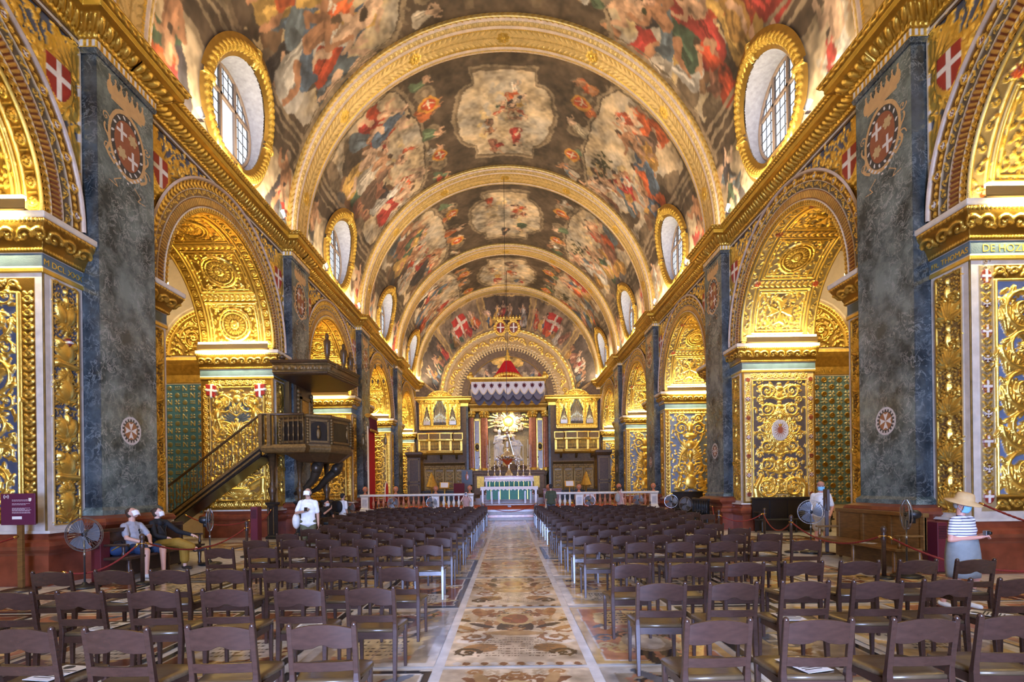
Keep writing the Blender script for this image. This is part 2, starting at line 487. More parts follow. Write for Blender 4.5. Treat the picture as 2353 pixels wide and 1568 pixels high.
    def mesh(s, name, fmap, material='carved_gilding', keep=None, closed=False, smooth=True, flip=False):
        U, Vv = np.meshgrid(s.x, s.y)
        P = np.stack(fmap(U.astype(np.float64), Vv.astype(np.float64), s.H.astype(np.float64)), -1).reshape(-1, 3)
        idx = np.arange(s.nx * s.ny).reshape(s.ny, s.nx)
        Q = np.stack([idx[:-1, :-1], idx[:-1, 1:], idx[1:, 1:], idx[1:, :-1]], -1).reshape(-1, 4)
        if flip: Q = Q[:, ::-1].copy()
        C = s.C.reshape(-1, 4)
        if keep is not None:
            kp = keep.ravel(); Q = Q[kp[Q].all(1)]
            used = np.unique(Q); re = np.full(len(P), -1); re[used] = np.arange(len(used))
            P = P[used]; C = C[used]; Q = re[Q]
        return mk(name, P, Q, material, smooth, C)

def candelabra(c, x0, y0, x1, y1, seed=1, n=4, h=.045, blue=True):
    """symmetrical panel of foliage scrolls round a central stem (draws the left half, then mirrors)"""
    g = random.Random(seed); w = x1 - x0; xc = (x0 + x1) / 2; H = y1 - y0
    c.rng = random.Random(seed)
    hw = w / 2; dy = H / n
    c.filler(x0 + hw * .05, y0, xc, y1, w * .115, h * .42)
    for k in range(n):
        y = y0 + (k + .5) * dy; r = min(hw * .44, dy * .40) * g.uniform(.85, 1.05); up = 1 if g.random() < .5 else -1
        cx = x0 + hw * .5
        c.scroll(cx, y, r, up, g.uniform(-.6, .6) + (PI if up > 0 else 0), 1.7, w * .022, h)
        c.scroll(x0 + hw * .22, y + dy * .5, r * .45, -up, 0, 1.3, w * .015, h * .8)
        c.stroke([(xc, y - dy * .5), (xc - hw * .25, y - dy * .35), (cx, y - r)], w * .03, w * .018, h)
        c.plume(xc, y - dy * .45, dy * .55, PI / 2 + .3, .9, 5, h * 1.0)
        c.ell(xc, y + dy * .12, hw * .16, dy * .16, 0, h * 1.25)
        c.ell(xc, y + dy * .36, hw * .10, dy * .09, 0, h * 1.1)
        c.leaf(xc - hw * .1, y, PI * .8, hw * .4, hw * .16, h)
    c.mirror()

# ================================================================== the shell of the church
def YC(k): return YK(k) + PW + GAP / 2       # middle of chapel bay k
ROT = {-1: 0.0, 1: PI}                       # bay pieces are made for the left wall; half a turn puts them on the right
wall = {}
for s, nm in ((-1, 'wall_left'), (1, 'wall_right')):
    m = MB()
    # plain rear part, piers between the chapels, spandrels
    m.box(s * XW, s * (XW + .5), YREAR, YK(0), 0, ZS + .6)
    for k in range(0, 6):
        y0 = YK(k) if k == 0 else YC(k - 1) + RI + .015
        y1 = YC(k) - RI - .015 if k < 5 else YEND + .6
        m.box(s * XW, s * (XJ - .01), y0, y1, 0, SP)
    for k in range(0, 5):
        a = np.linspace(0, PI, 33)
        ys = YC(k) - (RI + .015) * np.cos(a); zs = SP + (RI + .015) * np.sin(a)
        top = ZS + .6
        ys = np.concatenate([[YC(k) - PITCH / 2 - .01], ys, [YC(k) + PITCH / 2 + .01]]); zs = np.concatenate([[SP], zs, [SP]])
        n = len(ys)
        for x in (s * XW, s * XJ):
            V = np.concatenate([np.stack([np.full(n, x), ys, zs], 1), np.stack([np.full(n, x), ys, np.full(n, top)], 1)])
            m.add(V, [(i, i + 1, n + i + 1, n + i) for i in range(n - 1)])
    # shell of the chapels behind
    m.box(s * 14.0, s * 14.4, 0, YEND + .6, 0, 9.6)
    m.box(s * XJ, s * 14.4, 0, YEND + .6, 9.3, 9.6)
    for k in range(0, 6):
        m.box(s * (XJ - .02), s * 14.0, YK(k) + .16 + (1.2 if k == 0 else 0), YK(k) + PW - .16, 0, 9.4)
    m.box(s * RV, s * (XW + .6), YREAR, YEND + .6, ZS + .35, ZS + .5)
    wall[s] = struct(obj(nm, m.mesh(nm, 'gilded_plaster')))

# ---- rear wall with its great window and door openings (behind the visitor)
m = MB()
m.box(-7.9, -2.1, YREAR - .3, YREAR, 0, 18); m.box(2.1, 7.9, YREAR - .3, YREAR, 0, 18)
m.box(-2.1, 2.1, YREAR - .3, YREAR, 4.3, 7.9); m.box(-2.1, 2.1, YREAR - .3, YREAR, 13.1, 18)
m.box(-2.1, -1.5, YREAR - .3, YREAR, 0, 4.3); m.box(1.5, 2.1, YREAR - .3, YREAR, 0, 4.3)
struct(obj('wall_rear', m.mesh('wall_rear', 'limestone')))

# ---- archivolt of a chapel arch
RM = (RI + RO) / 2 + .05
def archivolt(kind):
    W = RO - RI + .04
    c = Canvas(PI * RM, W, .017, CREAM, 0, seed=3)
    L = c.w
    def ground(v0, v1, b, col, gold):
        j = (c.y >= v0) & (c.y <= v1); c.H[j] = b; c.C[j] = (*col, gold)
    ground(0, .11, .05, (.40, .22, .04), 1); ground(.10, .125, .07, CREAM, 0)
    ground(.125, .33, .035, (.24, .06, .02) if kind else (.20, .075, .025), 0); ground(.33, .35, .07, CREAM, 0)
    ground(.35, .50, .045, (.10, .075, .05) if kind else (.24, .13, .04), 0); ground(.50, .52, .08, CREAM, 0)
    ground(.52, .68, .06, (.22, .12, .03), 1); ground(.68, W, .10, PINK, 0); ground(.70, .735, .13, PINK, 0)
    c.base = .05; c.band(0, .005, L, .10, 'leaf', .12, .03)
    c.base = .035; c.band(0, .135, L, .32, 'dent', .085, .035, (.62, .38, .10, .85))
    c.base = .045; c.band(0, .355, L, .495, 'wave', .20, .03)
    c.base = .06
    if kind:
        n = int(L / .42)
        for k in range(n):
            u = (k + .5) * L / n; c.ring(u, .60, .068, .018, .03)
            c.ell(u, .60, .06, h=.012, col=(.16, .03, .02), flat=True)
            if k % 2: c.cross8(u, .60, .05, .02, WHITE)
            else: c.rect(u - .045, .59, u + .045, .61, .02, WHITE); c.rect(u - .01, .555, u + .01, .645, .02, WHITE)
            for d in (-1, 1): c.leaf(u + d * .1, .60, 0 if d > 0 else PI, .11, .06, .03); c.flower(u + d * .17, .60, .035, 5, .03)
    else:
        c.band(0, .525, L, .675, 'leaf', .15, .03)
    def f(U, V, H):
        th = U / RM; r = RI + V
        return -XW + H, -r * np.cos(th), SP + r * np.sin(th)
    return c.mesh('archivolt', f)
av = {0: archivolt(0), 1: archivolt(1)}

# ---- soffit of the entrance arch, coffered
DJ = XJ - XW
def soffit(kind):
    L = PI * RI; W = DJ + .06
    c = Canvas(W, L, .020, (.34, .19, .03), 1, seed=7 + kind)
    if kind: c.C[:, :, :] = (.20, .14, .06, .35)
    for x in (.05, .30, W - .30, W - .05):
        c.seg(x, 0, x, L, .022, .022, .035)
    for x0 in (.09, W - .26):
        c.band(x0, 0, x0 + .17, L, 'disc' if not kind else 'wave', .30, .035)
    n = 5; st = L / n; cw = W - .68
    for k in range(n):
        y0 = k * st; yc = y0 + st / 2; x0, x1 = .34, W - .34; xc = W / 2
        c.rect(x0, y0, x1, y0 + .20, .02, (*GOLD, 1) if not kind else (.3, .2, .07, .6)); c.base = .02; c.band(x0, y0 + .03, x1, y0 + .17, 'leaf', .17, .03); c.base = 0
        c.frame(x0 + .06, y0 + .26, x1 - .06, y0 + st - .06, .05, .05)
        c.frame(x0 + .15, y0 + .35, x1 - .15, y0 + st - .15, .03, .035)
        c.filler(x0 + .1, y0 + .30, x1 - .1, y0 + st - .1, .13, .022)
        ym = (y0 + .26 + y0 + st - .06) / 2
        if kind and k % 2 == 0:
            c.filler(x0 + .2, y0 + .4, x1 - .2, y0 + st - .2, .16, .03)
            c.cross8(xc, ym, .40, .06, ang=PI / 2 * 0)
        else:
            c.ell(xc, ym, .47, .47, 0, .03, (.30, .17, .03, 1), flat=True)
            for rr, tt in ((.47, .035), (.38, .022)): c.ring(xc, ym, rr, tt, .055)
            for q in range(20):
                a = q * 2 * PI / 20; c.leaf(xc + .13 * math.cos(a), ym + .13 * math.sin(a), a, .22, .07, .05)
            c.flower(xc, ym, .15, 8, .075)
            for q in range(16):
                a = q * 2 * PI / 16; c.ell(xc + .425 * math.cos(a), ym + .425 * math.sin(a), .025, h=.055)
            for dx in (-.46, .46):
                for dy in (-.46, .46): c.flower(xc + dx * 1.05, ym + dy * 1.05, .10, 5, .045)
        if kind:
            for x in (.30, W - .30): c.flower(x, y0 + .10, .10, 9, .06, (.35, .06, .02))
    def f(U, V, H):
        th = V / RI; r = RI - H
        return -(XW - .05) - U, -r * np.cos(th), SP + r * np.sin(th)
    return c.mesh('soffit', f)
sof = {-1: soffit(0), 1: soffit(1)}

# ---- spandrels over the arch, with shields
def spandrel():
    W = GAP - .02; h = ZPT + .1 - SP
    c = Canvas(W, h, .024, BLUE, 0, seed=5)
    cx = W / 2
    for y in (1.1, 1.9, 2.6):
        c.plume(.12, y, .75, PI / 3, 1.2, 7, .04)
    c.filler(.03, .15, 3.3, h - .08, .15, .035); c.filler(.03, .3, 2.2, h - .1, .22, .045)
    for q in range(9):
        a = .1 + q * .17; c.stroke([(.52 + .2 * math.cos(a), 2.25 + .2 * math.sin(a)), (.52 + 1.3 * math.cos(a), 2.25 + .85 * math.sin(a))], .035, .015, .035)
    c.shield(.52, 2.28, .40, .07)
    c.scroll(1.35, 2.85, .2, 1, 0, 1.4, .02, .04); c.scroll(.3, 1.35, .18, -1, 0, 1.4, .02, .04)
    c.stroke([(0, h - .03), (W / 2, h - .03)], .035, .035, .05, STONE)
    c.stroke([(.02, 0), (.02, h)], .03, .03, .045, STONE)
    c.mirror()
    U, V = np.meshgrid(c.x, c.y)
    keep = (U - cx) ** 2 + V ** 2 > (RO - .02) ** 2
    return c.mesh('spandrel', lambda U, V, H: (-XW + .01 + H, U - cx, SP + V), keep=keep)
spd = spandrel()

# ---- narrow carved panel on the wall face beside each opening
def sidestrip(seed, arms=False):
    W, h = .74, 5.26 - 1.05
    c = Canvas(W, h, .013, STONE, 0, seed=seed)
    c.rect(.12, .14, W - .12, h - .10, .002, BLUE if arms else (.20, .11, .03))
    c.base = .002
    if arms:
        candelabra(c, .13, .16, W - .13, h - .12, seed, 6, .06)
        for k, y in enumerate(np.linspace(.5, h - .6, 6)):
            if k % 3 == 0: c.ell(W / 2, y, .15, .19, 0, .09); c.plume(W / 2, y + .15, .25, PI / 2, 1.4, 9, .07)
            elif k % 3 == 1: c.ell(W / 2, y, .17, .20, 0, .08); c.seg(W / 2 - .18, y - .2, W / 2 + .18, y - .22, .05, .05, .08); c.ell(W / 2 - .14, y + .14, .07, .08, 0, .09); c.ell(W / 2 + .14, y + .14, .07, .08, 0, .09)
            else: c.ell(W / 2 - .09, y, .1, .17, .3, .08); c.ell(W / 2 + .09, y, .1, .17, -.3, .08); c.plume(W / 2, y - .15, .22, -PI / 2, 1.2, 7, .06)
        c.ell(W / 2, h - 1.05, .055, .085, 0, .12, (.2, .02, .02)); c.rect(W / 2 - .05, h - 1.07, W / 2 + .05, h - 1.03, .121, WHITE)
    else:
        candelabra(c, .13, .16, W - .13, h - .12, seed, 5, .065)
    c.frame(.12, .14, W - .12, h - .10, .022, .035, (*GOLD, 1))
    return c
strips = {}
for nm, sd, arms in (('arms', 11, True), ('leaf', 12, False), ('fine', 14, False)):
    c = sidestrip(sd, arms); Hh = c.w
    strips[nm, 1] = c.mesh('carved_strip', lambda U, V, H: (-XW + .012 + H, RI + .02 + U, 1.05 + V))
    strips[nm, -1] = c.mesh('carved_strip', lambda U, V, H: (-XW + .012 + H, -(RI + .02 + U), 1.05 + V))

# ---- impost cornice round the jamb
IMP = [(0, 5.22), (.03, 5.22), (.03, 5.30), (.015, 5.31), (.015, 5.52), (.05, 5.54), (.06, 5.60), (.10, 5.70), (.22, 5.86), (.24, 5.90), (.26, 5.97), (.28, 5.99), (.28, 6.07), (.22, 6.09), (0, 6.10)]
def prof_sampler(P):
    P = np.array(P); d = np.r_[0, np.cumsum(np.hypot(*np.diff(P, axis=0).T))]
    def g(t): return np.interp(t, d, P[:, 0]), np.interp(t, d, P[:, 1])
    def nrm(t):
        a = g(np.maximum(t - .012, 0)); b = g(np.minimum(t + .012, d[-1]))
        tx, tz = b[0] - a[0], b[1] - a[1]; l = np.hypot(tx, tz) + 1e-9
        return tz / l, -tx / l
    return d, g, nrm
def tz_at(P, z):
    P = np.array(P); d = np.r_[0, np.cumsum(np.hypot(*np.diff(P, axis=0).T))]
    return float(np.interp(z, P[:, 1] + np.arange(len(P)) * 1e-6, d))
def impost(sgn):
    d, g, nrm = prof_sampler(IMP)
    S = .77 + DJ
    c = Canvas(S, d[-1], .016, STONE, 0, seed=2)
    def gr(z0, z1, col, gold):
        j = (c.y >= tz_at(IMP, z0)) & (c.y <= tz_at(IMP, z1)); c.C[j] = (*col, gold)
    gr(5.22, 5.30, GOLD, 1); gr(5.31, 5.525, (.09, .14, .17), 0); gr(5.53, 5.97, (.42, .24, .04), 1); gr(5.975, 6.2, (.70, .62, .50), 0)
    c.band(0, tz_at(IMP, 5.62), S, tz_at(IMP, 5.885), 'wave', .24, .04); c.band(0, tz_at(IMP, 5.90), S, tz_at(IMP, 5.975), 'bead', .06, .018)
    c.band(0, tz_at(IMP, 5.54), S, tz_at(IMP, 5.60), 'bead', .05, .012)
    def f(U, V, H):
        o, z = g(V); a, b = nrm(V); o = o + H * a; z = z + H * b
        t = np.clip(U / .77, 0, 1); e = GAP / 2 + (RI - o - GAP / 2) * t
        q = np.clip((U - .77) / DJ, 0, 1)
        return -XW + o - q * (DJ + o), sgn * e, z
    return c.mesh('impost', f)
imp = {1: impost(1), -1: impost(-1)}

# ---- entablature, one bay from pilaster centre to pilaster centre
ENT = [(0, ZPT), (.04, ZPT), (.04, 9.56), (.07, 9.58), (.09, 9.64), (.14, 9.70), (.28, 9.80), (.30, 9.82), (.40, 9.835), (.40, 9.94), (.43, 9.955), (.45, 9.99), (.50, ZC), (.30, ZC + .015), (-.2, ZC + .03)]
def entablature():
    d, g, nrm = prof_sampler(ENT); br = XW - XP; hp = PW / 2
    segs = np.cumsum([0, hp, br, GAP, br, hp]); S = segs[-1]
    c = Canvas(S, d[-1], .019, (.62, .37, .06), 1, seed=4)
    def T(z): return tz_at(ENT, z)
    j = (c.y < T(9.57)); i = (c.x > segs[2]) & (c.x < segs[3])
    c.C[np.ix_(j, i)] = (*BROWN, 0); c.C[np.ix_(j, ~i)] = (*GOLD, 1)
    for x in np.arange(.03, S, .11):
        if not segs[2] < x < segs[3]: c.rect(x, T(9.45), x + .055, T(9.565), .004, WHITE)
    c.C[np.ix_((c.y > T(9.835)) & (c.y < T(9.945)), c.x > -1)] = (.66, .42, .05, .55)
    c.band(0, T(9.645), S, T(9.81), 'egg', .145, .045)
    for x in np.arange(.07, S, .145): c.leaf(x - .04, T(9.66), 1.1, .14, .06, .055)
    c.band(0, T(9.58), S, T(9.64), 'leaf', .09, .02); c.band(0, T(9.955), S, T(10.045), 'leaf', .11, .025)
    def f(U, V, H):
        o, z = g(V); a, b = nrm(V); o = o + H * a; z = z + H * b
        E = np.stack([0 * o, hp + o, hp + o, PITCH - hp - o, PITCH - hp - o, PITCH + 0 * o], -1); O = np.stack([br + o, br + o, o, o, br + o, br + o], -1)
        k = np.clip(np.searchsorted(segs, U, side='right') - 1, 0, 4)
        t = (U - segs[k]) / (segs[k + 1] - segs[k])
        pick = lambda A: np.take_along_axis(A, k[..., None], -1)[..., 0] * (1 - t) + np.take_along_axis(A, k[..., None] + 1, -1)[..., 0] * t
        return -XW + pick(O), pick(E) - PITCH / 2, z
    return c.mesh('entablature', f)
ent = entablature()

# ---- pilaster and base
def crest_canvas():
    c = Canvas(1.10, 1.85, .0085, (0, 0, 0), 0, seed=9); x, y = .55, .80
    OC = (.60, .38, .17)
    keepc = c
    h = 0
    c.H[:] = -1
    for a0, a1 in ((-.75, -.2), (3.9, 3.35), (-.4, .25), (3.55, 2.9)):
        c.stroke([(x + .44 * math.cos(a) * (1 + .12 * math.sin(9 * a)), y + .56 * math.sin(a) - .05) for a in np.linspace(a0, a1, 12)], .03, .02, 0, OC, True)
    for sx in (-1, 1):
        c.scroll(x + sx * .42, y - .25, .09, sx, 0, 1.2, .016, 0, False, OC); c.scroll(x + sx * .45, y + .2, .07, -sx, 0, 1.2, .016, 0, False, OC)
        c.stroke([(x + sx * .15, y - .6), (x + sx * .3, y - .7), (x + sx * .22, y - .78), (x + sx * .4, y - .76)], .014, .01, 0, OC, True)
    c.ell(x, y, .42, .56, 0, 0, OC, True); c.ell(x, y, .36, .49, 0, 0, (.05, .05, .05), True)
    for k in range(16):
        a = 2 * PI * k / 16 + .2; c.ell(x + .32 * math.cos(a), y + .44 * math.sin(a), .035, .018, a + .6, 0, (.7, .7, .68), True)
    c.ell(x, y, .28, .39, 0, 0, (.30, .10, .05), True)
    for qx, qy in ((-1, 1), (1, -1)):
        u, v = x + qx * .12, y + qy * .17; c.rect(u - .022, v - .15, u + .022, v + .15, 0, (.75, .70, .66)); c.rect(u - .11, v - .02, u + .11, v + .025, 0, (.75, .70, .66))
    for qx, qy in ((1, 1), (-1, -1)): c.flower(x + qx * .12, y + qy * .17, .10, 6, 0, (.55, .40, .2))
    c.rect(x - .34, y + .55, x + .34, y + .66, 0, OC)
    for k in range(7):
        u = x - .36 + .12 * k; c.ell(u, y + .72, .066, .12, 0, 0, OC, True); c.ell(u, y + .80, .028, .10, 0, 0, OC, True); c.ell(u, y + .90, .03, .03, 0, 0, (.58, .38, .2), True)
    for k in range(9):
        a = -PI / 2 + (k - 4) * .16; c.ell(x + .5 * math.sin(a + PI / 2), y - .52 + .12 * abs(k - 4) * .5 - .08, .03, .02, 0, 0, (.7, .7, .68), True)
    keep = c.H > -.5
    c.H[:] = 0
    return c.mesh('crest_inlay', lambda U, V, H: (U - .55, 0 * U, V), 'crest_inlay', keep)
def medal_canvas():
    c = Canvas(.56, .56, .009, (0, 0, 0), 0); c.H[:] = -1; x = .28
    c.ell(x, x, .27, .27, 0, 0, (.55, .52, .5), True); c.ell(x, x, .225, .225, 0, 0, (.04, .04, .04), True)
    for k in range(18):
        a = k * 2 * PI / 18; c.ell(x + .21 * math.cos(a), x + .21 * math.sin(a), .028, .017, a, 0, (.6, .55, .5), True)
    c.ell(x, x, .17, .17, 0, 0, (.30, .12, .05), True); c.cross8(x, x, .16, 0, (.75, .70, .62), PI / 4 * 0)
    keep = c.H > -.5; c.H[:] = 0
    return c.mesh('cross_medallion', lambda U, V, H: (U - .28, 0 * U, V - .28), 'crest_inlay', keep)
crest_me, medal_me = crest_canvas(), medal_canvas()
m = MB()
m.box(-.03, .30, -PW / 2, PW / 2, ZB + .1, ZPT, 1); m.box(.28, .302, -PW / 2 + .01, PW / 2 - .01, ZB + .1, ZPT, 0)
m.rects([(0, ZB), (.06, ZB), (.06, ZB + .08), (.0, ZB + .14)], 0, .30, -PW / 2, PW / 2, 0)
m.rects([(0, ZPT - .10), (.03, ZPT - .09), (.05, ZPT - .02), (.05, ZPT), (0, ZPT)], 0, .30, -PW / 2, PW / 2, 1)
pil_me = m.mesh('pilaster', ['green_marble', 'dark_green_marble'])
m = MB()
prof = [(.17, 0), (.17, .16), (.10, .20), (.07, .24), (.07, .74), (.10, .78), (.16, .80), (.16, .90), (.09, .94), (.07, .98), (.08, 1.04), (.15, 1.10), (.20, 1.14), (.21, 1.19), (.18, 1.25), (.10, 1.28), (.05, 1.30)]
m.rects(prof, -.02, .32, -PW / 2, PW / 2)
pbase_me = m.mesh('pilaster_base', 'red_marble')
m = MB()
prof2 = [(.10, 0), (.10, .12), (.04, .16), (.02, .20), (.02, .70), (.05, .74), (.12, .80), (.14, .86), (.12, .92), (.05, .96), (.03, 1.0), (.03, 1.05), (0, 1.06)]
jb_y0, jb_y1 = RI + .02, GAP / 2 - .12
m.rects(prof2, -(XJ - .1), -XW + .02, jb_y0, PITCH / 2)
jb1 = m.mesh('jamb_base', 'red_marble')
m = MB(); m.rects(prof2, -(XJ - .1), -XW + .02, -PITCH / 2, -jb_y0)
jb0 = m.mesh('jamb_base', 'red_marble')
led1 = MB().box(-(XJ - .1), -XW + .10, RI - .04, PITCH / 2, 1.055, 1.10).mesh('stone_ledge', 'white_marble')
led0 = MB().box(-(XJ - .1), -XW + .10, -PITCH / 2, -RI + .04, 1.055, 1.10).mesh('stone_ledge', 'white_marble')

# ---- large carved panels on the jambs of the entrance arches
def jamb_canvas(kind, seed, res=.0135):
    W, h = DJ, 5.26 - 1.10
    bl = {'palm': BLUE, 'putti': (.22, .12, .03), 'bold': (.13, .18, .32), 'cartouche': (.10, .08, .07), 'vase': (.16, .20, .28), 'plain': (.2, .12, .03)}[kind]
    c = Canvas(W, h, res, STONE if kind in ('palm', 'bold') else (.40, .24, .05), 0 if kind in ('palm', 'bold') else 1, seed=seed)
    e = .10 if kind in ('palm', 'bold') else .03
    b0 = e + .02; b1 = e + (.24 if kind != 'vase' else .12)
    # decorated border
    c.rect(b0, b0, W - b0, h - b0, .004, (.30, .17, .03, 1) if kind != 'cartouche' else (.50, .36, .16))
    c.base = .004
    kd = {'palm': 'wave', 'putti': 'disc', 'bold': 'wave', 'cartouche': 'disc', 'vase': 'leaf', 'plain': 'disc'}[kind]
    bw = b1 - b0 - .03
    for x in (b0 + .01, W - b1 + .02): c.band(x, b1, x + bw, h - b1, kd, max(.16, bw * 1.15), .028)
    for y in (b0 + .01, h - b1 + .02): c.band(b1, y, W - b1, y + bw, kd, max(.16, bw * 1.15), .028)
    if kind == 'cartouche':
        for x in (b0 + .01 + bw / 2, W - b0 - bw / 2 - .01):
            for k, y in enumerate(np.linspace(b1, h - b1, 7)):
                c.ell(x, y, .075, .075, 0, .03, (.22, .05, .025), True)
                if k % 2: c.cross8(x, y, .065, .04, WHITE)
    if kind == 'bold':
        c.rect(b0, b0, b1 + .02, h - b0, .006, (.34, .25, .13)); c.base = .006
        for k, y in enumerate(np.linspace(.35, h - .3, 9)):
            xm = (b0 + b1) / 2
            if k % 2 == 0: c.ell(xm, y, .085, .12, 0, .02, (.25, .03, .02), True); c.rect(xm - .07, y - .018, xm + .07, y + .018, .025, WHITE); c.rect(xm - .018, y - .1, xm + .018, y + .1, .025, WHITE)
            else: c.ell(xm, y, .075, .085, 0, .02, (.08, .02, .02), True); c.cross8(xm, y, .065, .025, WHITE)
            c.scroll(xm, y + .24, .06, 1, 0, 1.2, .012, .02, False, (.16, .10, .05)); c.scroll(xm, y + .13, .05, -1, 0, 1.2, .012, .02, False, (.16, .10, .05))
    c.base = 0
    p0 = b1 + .03
    c.rect(p0, p0, W - p0, h - p0, .01, bl); c.base = .006
    c.frame(p0, p0, W - p0, h - p0, .04, .05, (*GOLD, 1))
    X0, X1, Y0, Y1 = p0 + .04, W - p0 - .04, p0 + .04, h - p0 - .04; xm = W / 2
    if kind == 'palm':
        candelabra(c, X0, Y0, X1, Y1, seed, 4, .06)
        for sx in (-1, 1):
            for k in range(16): c.leaf(xm + sx * .12, 1.75 + k * .05, PI / 2 - sx * (.15 + k * .085), .9 - k * .018, .085, .075)
            c.scroll(xm + sx * .38, .75, .26, sx, 0, 1.7, .03, .07); c.ell(xm + sx * .3, 1.35, .2, .26, sx * .4, .09)
            for k in range(6): c.ell(xm + sx * (.1 + k * .11), 3.42 - .02 * k, .045, .075, 0, .07)
    elif kind == 'putti':
        candelabra(c, X0, Y0, X1, Y1, seed, 4, .06)
        c.ell(xm, h - 1.05, .36, .42, 0, .03, (.055, .065, .06), True)
        for k in range(13):
            a = PI / 2 + (k - 6) * .22; c.leaf(xm, h - 1.42, a, .72 - .03 * abs(k - 6), .07, .06, (.09, .10, .08))
        for sx in (-1, 1):
            q = xm + sx * .60; y = h - 1.15
            c.ell(q, y, .13, .24, sx * .15, .13); c.ell(q + sx * .0, y + .34, .115, .12, 0, .16)
            c.stroke([(q - sx * .06, y + .16), (q - sx * .22, y + .28), (q - sx * .20, y + .52)], .05, .035, .11)
            c.stroke([(q + sx * .08, y + .14), (q + sx * .2, y), (q + sx * .16, y - .2)], .05, .035, .11)
            c.stroke([(q - sx * .04, y - .2), (q - sx * .12, y - .45), (q, y - .66)], .075, .04, .12); c.stroke([(q + sx * .06, y - .2), (q + sx * .14, y - .42), (q + sx * .05, y - .62)], .075, .04, .12)
            c.poly([(q + sx * .05, y + .52), (q + sx * .32, y + .60), (q + sx * .34, y + .95), (q + sx * .0, y + .90)], .10, (.32, .02, .02))
            c.seg(q + sx * .02, y + .73, q + sx * .33, y + .77, .035, .035, .105, WHITE, True); c.seg(q + sx * .17, y + .54, q + sx * .16, y + .92, .035, .035, .105, WHITE, True)
            c.scroll(xm + sx * .38, 1.9, .3, sx, 0, 1.8, .035, .07)
        for k in range(11):
            a = PI / 2 + (k - 5) * .25; c.leaf(xm, .38, a, .48, .10, .09)
        c.ell(xm, .62, .42, .10, 0, .10)
        for sx in (-1, 1): c.stroke([(xm + sx * .45, .75), (xm + sx * .8, .95), (xm + sx * .78, .5), (xm + sx * .6, .35)], .12, .05, .09)
        c.plume(xm, 2.3, .6, PI / 2, 1.2, 9, .08)
    elif kind == 'bold':
        c.filler(X0, Y0, xm, Y1, .2, .03)
        for k, y in enumerate(np.linspace(Y0 + .4, Y1 - .4, 5)):
            c.scroll(X0 + .38, y, .34, 1 if k % 2 else -1, PI * (k % 2), 1.9, .05, .085)
            for j in range(5): c.leaf(X0 + .15, y - .45, .4 + .35 * j, .5, .13, .07)
            for j in range(7): c.ell(xm - .06 + .05 * math.cos(j * 2.4), y + .42 + .07 * math.sin(j * 2.4), .06, .06, 0, .1)
        c.mirror()
        for y in (h * .62, h * .3): c.ell(xm, y, .17, .2, 0, .13); c.plume(xm, y + .1, .4, PI / 2, 1.5, 11, .09)
    elif kind == 'cartouche':
        candelabra(c, X0, Y0, X1, Y1, seed, 6, .05)
        for r_ in (.52, .40):
            for k in range(18):
                a = 2 * PI * k / 18; c.ell(xm + r_ * .8 * math.cos(a), h * .55 + r_ * math.sin(a), .12, .06, a + 1.2, .06, groove=True)
        c.ell(xm, h * .55, .27, .34, 0, .055, (.50, .46, .42), True)
        for k in range(16):
            a = k * PI / 8; c.stroke([(xm, h * .55), (xm + .2 * math.cos(a), h * .55 + .24 * math.sin(a))], .02, .006, .06, (.25, .07, .04), True)
        c.plume(xm, h * .55 + .42, .34, PI / 2, 1.5, 11, .08); c.ell(xm, h * .55 + .40, .09, .10, 0, .11)
        for sx in (-1, 1): c.scroll(xm + sx * .42, .48, .30, sx, 0, 1.9, .045, .08); c.stroke([(xm + sx * .75, .2), (xm + sx * .78, .5), (xm + sx * .6, .85)], .12, .06, .09)
    elif kind == 'vase':
        c.filler(X0, Y0, X0 + .35, Y1, .2, .03)
        for y, r_ in ((.55, .34), (1.35, .28), (3.25, .30), (3.7, .2)): c.scroll(xm - .42, y, r_, 1, 0, 1.7, .045, .08)
        c.stroke([(xm - .15, 1.0), (xm - .55, 1.5), (xm - .45, 2.0), (xm - .2, 2.3), (xm - .5, 2.7), (xm - .6, 3.0)], .06, .04, .085)
        for k in range(8): c.leaf(xm - .1, 1.7 + k * .08, PI - .3 - k * .12, .55, .1, .07)
        c.filler(xm - .32, .3, xm, Y1 - .1, .16, .045)
        c.mirror()
        for y, rx, ry in ((.75, .3, .35), (1.4, .2, .3), (2.0, .13, .25), (2.5, .22, .22), (2.9, .3, .16), (3.3, .16, .3)): c.ell(xm, y, rx, ry, 0, .12)
        for sx in (-1, 1): c.ell(xm + sx * .5, .85, .12, .22, sx * .3, .13); c.ell(xm + sx * .47, 1.14, .1, .1, 0, .14); c.stroke([(xm + sx * .5, .7), (xm + sx * .62, .45), (xm + sx * .4, .3)], .09, .05, .11)
    else:
        candelabra(c, X0, Y0, X1, Y1, seed, 5, .055)
    return c
def jamb_mesh(c, s, face):
    """face=-1 looks towards the door (to -Y), +1 towards the altar"""
    return c.mesh('carved_panel', lambda U, V, H: (s * (XW + .01 + U * (DJ - .02) / DJ), face * H, 1.10 + V))
jm = {(-1, 0): jamb_mesh(jamb_canvas('palm', 21), -1, -1), (-1, 1): jamb_mesh(jamb_canvas('putti', 22), -1, -1), (-1, 2): jamb_mesh(jamb_canvas('plain', 23, .02), -1, -1),
      (1, 0): jamb_mesh(jamb_canvas('bold', 24), 1, -1), (1, 1): jamb_mesh(jamb_canvas('cartouche', 25), 1, -1), (1, 2): jamb_mesh(jamb_canvas('vase', 26, .018), 1, -1)}
pl = jamb_canvas('plain', 27, .03)
jm_back = {-1: jamb_mesh(pl, -1, 1), 1: jamb_mesh(pl, 1, 1)}

